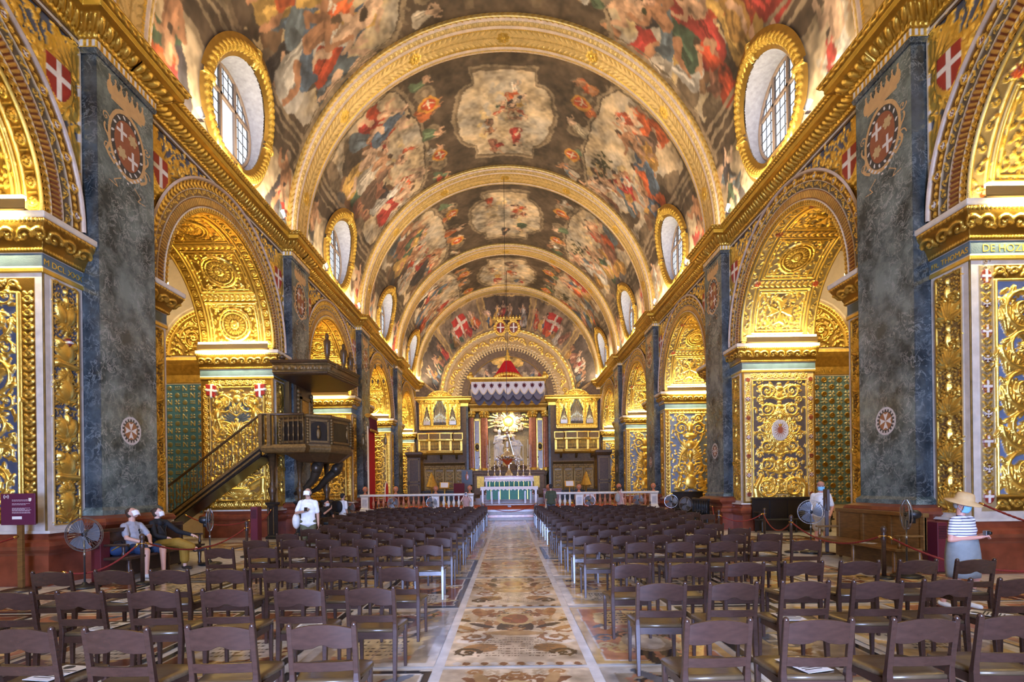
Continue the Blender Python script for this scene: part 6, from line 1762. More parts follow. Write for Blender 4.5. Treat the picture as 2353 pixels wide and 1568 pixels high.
# landing and stair
obj('landing', MB().rects([(-.05, 2.98), (.0, 3.03), (.05, 3.14), (.03, 3.20), (0, 3.25)], -8.40, -6.9, 17.70, 19.0).mesh('landing', 'walnut_gilt'), pulp)
X0, Z0, X1, Z1 = -8.40, 3.20, -12.4, .12
def sx_(f): return (X0 + (X1 - X0) * f, Z0 + (Z1 - Z0) * f)
for yy in (17.72, 18.62):
    m = MB(); dx, dz = X1 - X0, Z1 - Z0
    m.prism([(X0, Z0), (X0, Z0 - .34), (X1, Z1 - .12), (X1, Z1 + .24)], yy - .05, yy + .05, 'y'); st = obj('stringer', m.mesh('stringer', 'black_wood'), pulp)
    for o_, w_ in ((.02, .05), (-.16, .035)): m = MB(); m.tube([(X0, yy - .06, Z0 + o_ - .05), (X1, yy - .06, Z1 + o_ + .05)], w_, 6); obj('stringer_moulding', m.mesh('stringer_moulding', 'walnut_gilt'), st)
for k in range(16):
    f = (k + .5) / 16; x, z = sx_(f); obj('tread', MB().box(x - .15, x + .15, 17.75, 18.6, z - .06, z).mesh('tread', 'walnut'), pulp)
obj('soffit_board', MB().prism([(X0, Z0 - .30), (X0, Z0 - .36), (X1, Z1 - .14), (X1, Z1 - .08)], 17.72, 18.62, 'y').mesh('soffit_board', 'black_wood'), pulp)
m = MB(); m.tube([(-6.95, 17.75, 4.28), (X0, 17.70, 4.28), (X1, 17.70, Z1 + 1.12)], .045, 8); obj('stair_rail', m.mesh('stair_rail', 'walnut', True), pulp)
spin = MB().lathe([(.012, 0), (.014, .25), (.035, .30), (.014, .36), (.012, .55), (.032, .62), (.014, .70), (.012, 1.0)], 6).mesh('rail_spindle', 'walnut_gilt', True)
for k in range(34):
    f = (k + .5) / 34; x, z = sx_(f); obj('rail_spindle', spin, pulp, (x, 17.71, z + .06))
    if k % 2 == 0: obj('scroll_iron', MB().tube([(x, 17.71, z + .35), (x - .05, 17.71, z + .42), (x, 17.71, z + .5), (x + .05, 17.71, z + .58), (x, 17.71, z + .65)], .014, 5).mesh('scroll_iron', 'walnut_gilt', True), pulp)
for k in range(9): obj('rail_spindle', spin, pulp, (-8.3 + k * .165, 17.74, 3.27))
for x in (X0, X0 + .28): obj('newel', MB().box(x - .06, x + .06, 17.66, 17.8, 3.2, 4.3).mesh('newel', 'walnut_gilt'), pulp)
obj('newel', MB().box(X1 - .06, X1 + .06, 17.65, 17.79, 0, Z1 + 1.15).mesh('newel', 'walnut'), pulp)
# supports
def herm(x, y, z0):
    m = MB(); m.rects([(.05, z0), (.05, z0 + .08), (0, z0 + .12), (0, z0 + 1.15), (.05, z0 + 1.22), (.05, z0 + 1.28)], x - .13, x + .13, y - .13, y + .13); p = obj('support_post', m.mesh('support_post', 'black_wood'), pulp)
    m = MB()
    for sx in (-.09, .09): m.box(x + sx - .012, x + sx + .012, y - .14, y - .13, z0 + .16, z0 + 1.1)
    obj('gilt_line', m.mesh('gilt_line', 'walnut_gilt'), p)
    obj('caryatid', MB().lathe([(.10, z0 + 1.28), (.07, z0 + 1.4), (.12, z0 + 1.6), (.15, z0 + 1.75), (.08, z0 + 1.84), (.10, z0 + 1.92), (.06, z0 + 2.0), (.14, 3.0)], 12, (x, y, 0)).mesh('caryatid', 'walnut', True), p)
herm(-8.30, 18.30, 0.0); herm(-7.75, 19.35, 0); herm(-7.3, 20.9, 0)
for (x, y) in ((-7.2, 19.3), (-6.9, 20.6)):
    m = MB(); m.tube([(-8.05, y + .3, 1.55), (-7.6, y + .2, 1.75), (-7.25, y + .1, 2.1), (x + .1, y, 2.45), (x + .25, y, 2.8)], [.07, .11, .15, .19, .15], 9); m.ball((x + .1, y - .05, 2.5), (.2, .2, .22), 10, 7)
    obj('figure_bracket', m.mesh('figure_bracket', 'dark_bronze', True), pulp)
# back panel with door and sounding board
bp = obj('back_panel', MB().box(-8.2, -8.06, 19.90, 21.40, 3.28, 5.75).mesh('back_panel', 'walnut'), pulp)
obj('door_panel', MB().box(-8.07, -8.02, 20.25, 21.05, 3.28, 5.2).mesh('door_panel', 'dull_gilding'), bp)
m = MB()
for a, b_, c_, d_ in ((20.15, 20.27, 3.28, 5.3), (21.03, 21.15, 3.28, 5.3), (20.15, 21.15, 5.2, 5.34)): m.box(-8.08, -7.97, a, b_, c_, d_)
obj('door_frame', m.mesh('door_frame', 'walnut_gilt'), bp)
for y in (19.98, 21.32):
    m = MB(); 
    for z in np.arange(3.4, 5.6, .16): m.ball((-8.02, y, z), (.08, .09, .10), 8, 5)
    obj('carved_side', m.mesh('carved_side', 'walnut_gilt', True), bp)
obj('corner_post', MB().box(-8.34, -8.18, 19.55, 19.72, 3.25, 5.75).box(-8.36, -8.16, 19.5, 19.55, 3.25, 5.75, 1).mesh('corner_post', ['walnut_gilt', 'black_wood']), pulp)
SB = [(-8.15, 18.1), (-6.25, 18.1), (-5.9, 20.6), (-6.6, 21.6), (-8.15, 21.6)]
sb_ = obj('sounding_board', MB().loft([ringz(SB, z, o) for z, o in ((5.70, -.06), (5.74, -.01), (5.80, 0), (6.08, 0), (6.12, .04), (6.20, .06), (6.22, 0))]).mesh('sounding_board', 'walnut'), pulp)
for i in range(3):
    a, b_ = np.array(SB[i]), np.array(SB[i + 1]); L = np.linalg.norm(b_ - a); an = math.atan2(b_[1] - a[1], b_[0] - a[0]); M_ = TR(a[0], a[1], 0, 0, 0, an)
    m = MB(); m.box(0, L, -.03, .0, 5.79, 5.83, 0, M_); m.box(0, L, -.03, .0, 6.06, 6.10, 0, M_); m.box(0, L, -.012, .0, 5.83, 6.06, 0, M_)
    for x in np.arange(.12, L - .05, .22): m.ball((x, -.01, 5.94), (.085, .03, .09), 8, 5, 0, M_)
    obj('frieze_carving', m.mesh('frieze_carving', 'walnut_gilt', True), sb_)
for (x, y, h_) in ((-6.35, 18.4, 1.0), (-6.15, 19.6, .95), (-6.2, 20.6, .9), (-7.9, 18.3, .25)):
    obj('statuette', MB().lathe([(.10, 6.2), (.10, 6.26), (.06, 6.3), (.10, 6.2 + h_ * .3), (.12, 6.2 + h_ * .55), (.13, 6.2 + h_ * .72), (.05, 6.2 + h_ * .8), (.07, 6.2 + h_ * .9), (.04, 6.2 + h_), (0, 6.2 + h_)], 10, (x, y, 0)).mesh('statuette', 'walnut', True), sb_)

# ================================================================== benches
def bench(name, lab, L, loc, rz, mt, panels, hb=1.05, slats=False):
    t = thing(name, lab, 'bench', loc, rz)
    obj('seat', bevelled(MB().box(-L / 2, L / 2, -.48, .02, .42, .47).mesh('seat', mt), .006, 1), t)
    m = MB(); m.box(-L / 2, L / 2, .06, .09, .44, hb - .06, 0, None); b_ = obj('backrest', m.mesh('backrest', mt), t)
    obj('back_rail', bevelled(MB().box(-L / 2 - .02, L / 2 + .02, .02, .13, hb - .08, hb).mesh('back_rail', mt), .008, 1), t)
    for k in range(panels + 1):
        x = -L / 2 + .04 + (L - .08) * k / panels; obj('stile', MB().box(x - .04, x + .04, .035, .10, .44, hb - .06).mesh('stile', mt), b_)
    if slats:
        for k in range(panels * 3):
            x = -L / 2 + .1 + (L - .2) * k / (panels * 3 - 1); obj('spindle', MB().lathe([(.015, .5), (.03, .62), (.015, .74), (.03, .86), (.015, hb - .08)], 8, (x, .02, 0)).mesh('spindle', mt, True), b_)
    for k in range(3 if L > 1.8 else 2):
        x = -L / 2 + .12 + (L - .24) * k / (2 if L > 1.8 else 1)
        for y in (-.42, .05): obj('leg', MB().lathe([(.03, 0), (.045, .05), (.03, .1), (.045, .3), (.03, .36), (.045, .42)], 8, (x, y, 0)).mesh('leg', mt, True), t)
    for sx in (-1, 1):
        x = sx * (L / 2 - .04)
        a_ = obj('armrest', bevelled(MB().box(x - .035, x + .035, -.46, .06, .68, .72).mesh('armrest', mt), .006, 1), t)
        obj('arm_post', MB().lathe([(.025, .47), (.04, .53), (.02, .58), (.03, .64), (.025, .68)], 8, (x, -.38, 0)).mesh('arm_post', mt, True), a_)
    obj('front_board', MB().box(-L / 2 + .06, L / 2 - .06, -.02, .0, .05, .42).mesh('front_board', mt), t)
    return t
bench('wooden_bench', 'long panelled wooden bench with a sheet on it beside the striped-shirt woman', 2.55, (7.55, 10.85, 0), -PI / 2, 'bench_wood', 3, 1.12)
bench('wooden_bench', 'dark wooden bench on which the couple sits against the pilaster base', 2.5, (-7.66, 11.05, 0), PI / 2, 'dark_wood', 3, 1.0)
bench('wooden_bench', 'black high-backed bench below the carved panel with white cartouche', 2.6, (9.95, 18.55, 0), 0, 'black_wood', 4, 1.22)
bench('wooden_bench', 'dark spindle-backed bench at the foot of the second pilaster', 1.7, (7.62, 21.0, 0), -PI / 2, 'black_wood', 3, 1.15, True)
bench('wooden_bench', 'black bench with tall back below the carved panel on blue ground', 1.6, (9.55, 27.9, 0), 0, 'black_wood', 3, 1.35)
bench('wooden_bench', 'dark bench in the shade below the pulpit stair side chapel panel', 1.9, (-9.6, 27.9, 0), 0, 'black_wood', 3, 1.1)
t = thing('notice_sheet', 'white sheet lying on the long panelled bench', 'paper', (7.25, 10.6, .472), .4); obj('sheet', paper_me, t); obj('print', print_me, t)

# ================================================================== fans
def fan(lab, x, y, rz, h=1.0, r=.27, tilt=0.0):
    t = thing('floor_fan', lab, 'fan', (x, y, 0), rz)
    obj('base', MB().lathe([(.0, 0), (.24, 0), (.25, .02), (.20, .045), (.05, .06), (.03, .10), (0, .1)], 20).mesh('base', 'black_plastic', True), t)
    obj('pole', MB().lathe([(.016, .05), (.016, h * .6), (.022, h * .6), (.022, h * .66), (.012, h * .66), (.012, h - .1), (0, h - .1)], 10).mesh('pole', 'grey_steel', True), t)
    obj('motor', MB().ball((0, .11, 0), (.075, .12, .085), 12, 8).box(-.03, .03, .05, .13, -.16, -.06).mesh('motor', 'black_plastic', True), t, (0, 0, h))
    hd = obj('guard', None, t, (0, 0, h), (R(tilt), 0, 0))
    m = MB()
    for rr, yy in ((r, -.02), (r, .02)): m.tube([(rr * math.cos(a), yy, rr * math.sin(a)) for a in np.linspace(0, 2 * PI, 33)], .007, 5)
    for k in range(30):
        a = 2 * PI * k / 30
        for sg in (-1, 1): m.tube([(.04 * math.cos(a), sg * .075, .04 * math.sin(a)), (r * .6 * math.cos(a), sg * .065, r * .6 * math.sin(a)), (r * math.cos(a), sg * .02, r * math.sin(a))], .0022, 4)
    m.lathe([(0, -.085), (.05, -.085), (.05, -.07), (0, -.07)], 14, (0, 0, 0), 0, TR(0, 0, 0, R(90)) )
    guard = obj('wire_guard', m.mesh('wire_guard', 'grey_steel'), t, (0, 0, h), (R(tilt), 0, 0)); bpy.data.objects.remove(hd)
    for k in range(3):
        a = 2 * PI * k / 3; V = []; N = 6
        m = MB()
        for i in range(N):
            f = i / (N - 1); q = a + (f - .5) * 1.45
            V.append([((.05) * math.cos(q), .025 * (f - .5), .05 * math.sin(q)), (r * .6 * math.cos(q + .1), .06 * (f - .5), r * .6 * math.sin(q + .1)), (r * .88 * math.cos(q + .25), .05 * (f - .5), r * .88 * math.sin(q + .25))])
        m.loft(V, 0, False, False); obj('blade', m.mesh('blade', 'fan_blade', True), guard)
    obj('hub', MB().ball((0, 0, 0), (.045, .04, .045), 10, 6).mesh('hub', 'black_plastic', True), guard)
    return t
fan('floor fan with steel guard standing between the purple sign and the seated couple', -7.62, 9.35, .15, .95, .30)
fan('black floor fan seen from its side behind the mustard-trousered woman', -6.95, 12.1, 1.93, 1.03, .26)
fan('floor fan beside the man in white T-shirt and cap', 7.35, 12.75, -.25, 1.0, .29)
fan('floor fan on a steel pole at the end of the long panelled bench', 7.10, 9.35, -1.98, 1.12, .27)
fan('floor fan before the altar rail near its end at the red throne', -6.1, 27.35, 0, .95, .29); fan('floor fan before the altar rail near the middle pedestal on the pulpit side', -4.05, 27.35, .2, .95, .29)
fan('floor fan before the altar rail next to the pedestal opposite the pulpit', 4.2, 27.35, -.2, .95, .29); fan('floor fan before the altar rail behind the backpack woman', 6.75, 27.35, 0, .95, .29)
fan('floor fan beside the dark spindle-backed bench', 6.85, 20.3, .3, .95, .28); fan('floor fan at the far end of the dark spindle-backed bench', 7.0, 22.6, -.2, 1.0, .28); fan('floor fan behind the person seated in black', -6.9, 22.4, .1, .9, .27)

# ================================================================== stanchions and ropes
st_post = MB().lathe([(.035, .05), (.035, .66), (.05, .69), (.03, .73), (.045, .77), (.028, .80), (.045, .84), (.05, .88), (.03, .92), (0, .93)], 12).mesh('post', 'dark_wood', True)
st_base = MB().lathe([(0, 0), (.16, 0), (.16, .02), (.06, .05), (0, .05)], 16).mesh('base', 'black_plastic', True)
st_ring = MB().tube([(.045 * math.cos(a), .045 * math.sin(a), .75) for a in np.linspace(0, 2 * PI, 17)], .010, 6).mesh('brass_ring', 'brass', True)
def stanchion(x, y, lab):
    t = thing('rope_stanchion', lab, 'stanchion', (x, y, 0)); obj('post', st_post, t); obj('base', st_base, t); obj('brass_ring', st_ring, t)
def rope(a, b_, sag, lab):
    a, b_ = np.array(a, float), np.array(b_, float); n = 26; L = np.linalg.norm(b_ - a)
    base = [(a + (b_ - a) * f + np.array((0, 0, -sag * 4 * f * (1 - f)))) for f in np.linspace(0, 1, n)]
    t = thing('barrier_rope', lab, 'rope', tuple((a + b_) / 2)); mid = (a + b_) / 2
    P_ = np.array(base) - mid
    m = MB(); fine = np.array([[np.interp(q, np.linspace(0, 1, n), P_[:, i]) for i in range(3)] for q in np.linspace(0, 1, int(L / .03) + 2)])
    rr = .017 + .003 * np.sin(np.arange(len(fine)) * 2.1)
    m.tube(fine, rr, 7); obj('rope', m.mesh('rope', 'red_rope', True), t)
    for e in (0, -1):
        d_ = P_[1] - P_[0] if e == 0 else P_[-2] - P_[-1]; d_ = d_ / np.linalg.norm(d_)
        m = MB(); m.tube([P_[e], P_[e] + d_ * .09], .021, 8); obj('brass_end', m.mesh('brass_end', 'brass', True), t)
SL_ = [(-6.80, 9.66, 'wooden rope stanchion in front of the seated couple'), (-6.75, 13.4, 'wooden rope stanchion beyond the seated couple'), (-8.35, 16.9, 'wooden rope stanchion below the pulpit stair'),
       (6.62, 9.25, 'wooden rope stanchion before the long panelled bench'), (6.95, 12.9, 'wooden rope stanchion at the far end of the long panelled bench'), (8.15, 16.7, 'wooden rope stanchion before the black high-backed bench'), (6.45, 16.1, 'wooden rope stanchion standing out from the second pilaster'),
       (-6.55, 26.2, 'wooden rope stanchion near the red throne'), (6.9, 25.6, 'wooden rope stanchion near the rail opposite the pulpit')]
for q in SL_: stanchion(*q)
zr = .75
rope((-6.76, 9.71, zr), (-6.75, 13.36, zr), .30, 'red rope sagging in front of the seated couple'); rope((-6.86, 9.65, zr), (-8.0, 9.30, .30), .22, 'red rope drooping from the stanchion behind the big floor fan')
rope((-8.62, 9.15, .95), (-8.6, 6.5, .55), .05, 'red rope running from the purple sign along the chapel entrance'); rope((-6.8, 13.44, zr), (-8.32, 16.88, zr), .32, 'red rope between the couple and the pulpit stair')
rope((-8.3, 16.93, zr), (-8.25, 18.1, 1.05), .18, 'red rope ending at the foot of the pulpit'); rope((-8.4, 16.9, zr), (-10.5, 16.9, .95), .25, 'red rope across the chapel under the pulpit stair')
rope((6.62, 9.29, zr), (6.94, 12.86, zr), .30, 'red rope in front of the long panelled bench'); rope((6.66, 9.2, zr), (8.0, 7.8, .35), .2, 'red rope passing behind the striped-shirt woman'); rope((8.15, 9.05, 1.32), (8.1, 6.6, .80), .10, 'red rope hooked to the wall beside the bold gilded scroll panel')
rope((8.1, 16.68, zr), (6.98, 12.95, zr), .36, 'red rope behind the fan by the man in cap'); rope((8.12, 16.75, zr), (6.48, 16.12, zr), .22, 'red rope before the black high-backed bench'); rope((6.45, 16.15, zr), (7.5, 19.3, .9), .3, 'red rope leading to the second pilaster')
rope((-1.38, 26.85, .86), (1.38, 26.85, .86), .42, 'dark red rope closing the altar steps')
m_ = MB().lathe([(.03, 0), (.03, .9), (.045, .93), (0, .96)], 10).mesh('post', 'grey_steel', True)
for sx in (-1, 1):
    t = thing('steel_stanchion', 'slim steel post carrying the rope at the altar steps, %s' % SIDE[sx], 'stanchion', (sx * 1.42, 26.82, 0), 0, 'steel posts at the altar steps'); obj('post', m_, t); obj('base', st_base, t)

# ================================================================== purple notice sign
t = thing('notice_sign', 'purple notice board with white print on a brown post and round foot', 'sign', (-8.60, 9.18, 0))
obj('foot', MB().lathe([(0, 0), (.27, 0), (.27, .02), (.08, .05), (0, .05)], 24).mesh('foot', 'dark_wood', True), t); obj('post', MB().box(-.045, .045, -.02, .03, .04, 1.3).mesh('post', 'bench_wood'), t)
bd = obj('board', bevelled(MB().box(-.30, .30, -.045, -.02, 1.15, 1.70).mesh('board', 'sign_purple'), .004, 1), t)
m = MB(); gp = random.Random(3)
for k, z in enumerate((1.585, 1.565, 1.52, 1.50, 1.44, 1.425, 1.41, 1.395, 1.37, 1.355)):
    x = -.10
    while x < .20 - .08 * (k in (3, 5)):
        w_ = gp.uniform(.015, .045); m.box(x, x + w_, -.047, -.045, z, z + .008); x += w_ + .008
obj('print', m.mesh('print', 'sign_print'), bd)
obj('white_label', MB().box(-.10, .07, -.048, -.045, 1.25, 1.30).mesh('white_label', 'paper'), bd)
m = MB(); m.lathe([(.012, 0), (.012, .002), (0, .002)], 12, (-.20, -.0455, 1.645), 0, TR(0, 0, 0, R(90)))
for q in (.03, .045):
    for sg in (-1, 1): m.tube([(-.20 + sg * q * math.cos(a), -.046, 1.645 + q * math.sin(a)) for a in np.linspace(-.9, .9, 7)], .003, 4)
obj('audio_symbol', m.mesh('audio_symbol', 'paper'), bd)
obj('crest_print', MB().prism([(.19, 1.62), (.24, 1.62), (.24, 1.58), (.215, 1.555), (.19, 1.58)], -.047, -.045, 'y').mesh('crest_print', 'wax'), bd)
for nm, x, y, lab in (('floor_heater', -7.72, 9.85, 'slim dark red cabinet standing beside the big floor fan'), ('floor_heater', 7.98, 9.75, 'slim dark red cabinet with a grille at the pilaster base behind the striped-shirt woman'), ('floor_heater', -6.6, 13.6, 'slim dark red cabinet standing upright by the side-on fan')):
    t = thing(nm, lab, 'cabinet', (x, y, 0)); hh = 1.28 if x == -6.6 else .95
    obj('body', bevelled(MB().box(-.09, .09, -.12, .12, .03, hh).mesh('body', 'cabinet_red'), .008, 1), t); obj('plinth', MB().box(-.1, .1, -.13, .13, 0, .03).mesh('plinth', 'dark_wood'), t)
    m = MB()
    for k in range(8): m.box(-.07, .07, -.124, -.12, hh - .3 + k * .03, hh - .288 + k * .03)
    obj('grille', m.mesh('grille', 'black_wood'), t)

# ================================================================== people
SKINS = {'fair': (.60, .34, .25), 'pink': (.62, .30, .22), 'tan': (.42, .23, .15), 'pale': (.66, .42, .33)}
for k, v in SKINS.items(): mat('skin_' + k, v, .5, 0, .06, 12)
for k, v in {'grey_tee': (.34, .34, .38), 'black_knit': (.010, .010, .012), 'mustard': (.30, .17, .018), 'navy': (.02, .05, .13), 'white_tee': (.74, .73, .72), 'olive_trousers': (.10, .10, .045), 'green_tee': (.045, .055, .026), 'grey_skirt': (.24, .27, .28),
             'khaki': (.40, .33, .24), 'rose_top': (.42, .24, .20), 'dark_hair': (.012, .009, .008), 'brown_hair': (.05, .025, .012), 'straw': (.55, .36, .16), 'mask_white': (.82, .82, .84), 'mask_blue': (.22, .52, .72), 'leather': (.03, .018, .012), 'camera_black': (.01, .01, .011), 'denim': (.06, .09, .14), 'cap_rose': (.40, .20, .14), 'canvas_white': (.68, .67, .64), 'phone': (.01, .01, .012), 'screen': (.10, .25, .5), 'grey_bag': (.3, .29, .27)}.items(): mat(k, v, .8 if k not in ('phone', 'camera_black') else .3, 0, .12, 14)
# striped jersey: white with thin navy stripes
sm = mat('striped_jersey', (.74, .73, .74), .8)
t_, b_, L_ = sm.node_tree, sm.node_tree.nodes['Principled BSDF'], sm.node_tree.links
tc_ = t_.nodes.new('ShaderNodeTexCoord'); sp3 = t_.nodes.new('ShaderNodeSeparateXYZ'); L_.new(tc_.outputs['Object'], sp3.inputs[0])
mm_ = t_.nodes.new('ShaderNodeMath'); mm_.operation = 'MULTIPLY'; mm_.inputs[1].default_value = 28.0; L_.new(sp3.outputs['Z'], mm_.inputs[0])
fr_ = t_.nodes.new('ShaderNodeMath'); fr_.operation = 'FRACT'; L_.new(mm_.outputs[0], fr_.inputs[0])
gt_ = t_.nodes.new('ShaderNodeMath'); gt_.operation = 'GREATER_THAN'; gt_.inputs[1].default_value = .68; L_.new(fr_.outputs[0], gt_.inputs[0])
mc_ = t_.nodes.new('ShaderNodeMix'); mc_.data_type = 'RGBA'; mc_.inputs[6].default_value = (.74, .73, .74, 1); mc_.inputs[7].default_value = (.06, .07, .15, 1); L_.new(gt_.outputs[0], mc_.inputs[0]); L_.new(mc_.outputs[2], b_.inputs['Base Color'])

def capsule(m, a, b_, r0, r1, n=10, flat=None):
    a, b_ = np.array(a, float), np.array(b_, float); T = b_ - a; L = np.linalg.norm(T) + 1e-6; T = T / L
    u = np.cross(T, (0, 0, 1.0)) if abs(T[2]) < .95 else np.cross(T, (1.0, 0, 0)); u /= np.linalg.norm(u); v = np.cross(T, u)
    ang = np.linspace(0, 2 * PI, n, endpoint=False); rings = []
    st = [(-r0 * math.cos(q), r0 * math.sin(q)) for q in (.15, .6, 1.1)] + [(0, r0), (L, r1)] + [(L + r1 * math.cos(q), r1 * math.sin(q)) for q in (1.1, .6, .15)]
    for d, r in st: rings.append(a + T * d + r * (np.cos(ang)[:, None] * u + np.sin(ang)[:, None] * v))
    m.loft(rings)
def blob(m, c, r, M=None): m.ball(c, r, 14, 10, 0, M)
def skinmesh(name, m, mt, parent, vox, smooth=4):
    o = obj(name, m.mesh(name, mt, True), parent)
    r = o.modifiers.new('Remesh', 'REMESH'); r.mode = 'VOXEL'; r.voxel_size = vox; r.use_smooth_shade = True
    s = o.modifiers.new('Smooth', 'SMOOTH'); s.factor = .5; s.iterations = smooth
    return o
def hand(m, w, d, n, H, curl=.5, side=1):
    """palm and five fingers from wrist w along d, palm facing n"""
    w, d, n = (np.array(q, float) for q in (w, d, n)); d /= np.linalg.norm(d); n = n - d * np.dot(n, d); n /= np.linalg.norm(n) + 1e-9; s_ = np.cross(d, n) * side
    k = H / 1.7
    capsule(m, w, w + d * .035 * k, .024 * k, .028 * k); 
    for q in (-.022, 0, .022): capsule(m, w + d * .02 * k + s_ * q * k, w + d * .075 * k + s_ * q * 1.25 * k, .016 * k, .014 * k)
    for q, L in ((-.031, .062), (-.011, .076), (.011, .080), (.031, .070)):
        b0 = w + d * .08 * k + s_ * q * k; d1 = d * math.cos(curl * .6) + n * math.sin(curl * .6); d2 = d * math.cos(curl * 1.5) + n * math.sin(curl * 1.5)
        b1 = b0 + d1 * L * .5 * k; capsule(m, b0, b1, .0095 * k, .009 * k, 7); capsule(m, b1, b1 + d2 * L * .5 * k, .009 * k, .0075 * k, 7)
    t0 = w + d * .03 * k + s_ * .034 * k; t1 = t0 + (d * .6 + s_ * .7 + n * .3) * .035 * k; capsule(m, t0, t1, .012 * k, .011 * k, 7); capsule(m, t1, t1 + (d * .85 + n * .4) * .03 * k, .011 * k, .009 * k, 7)

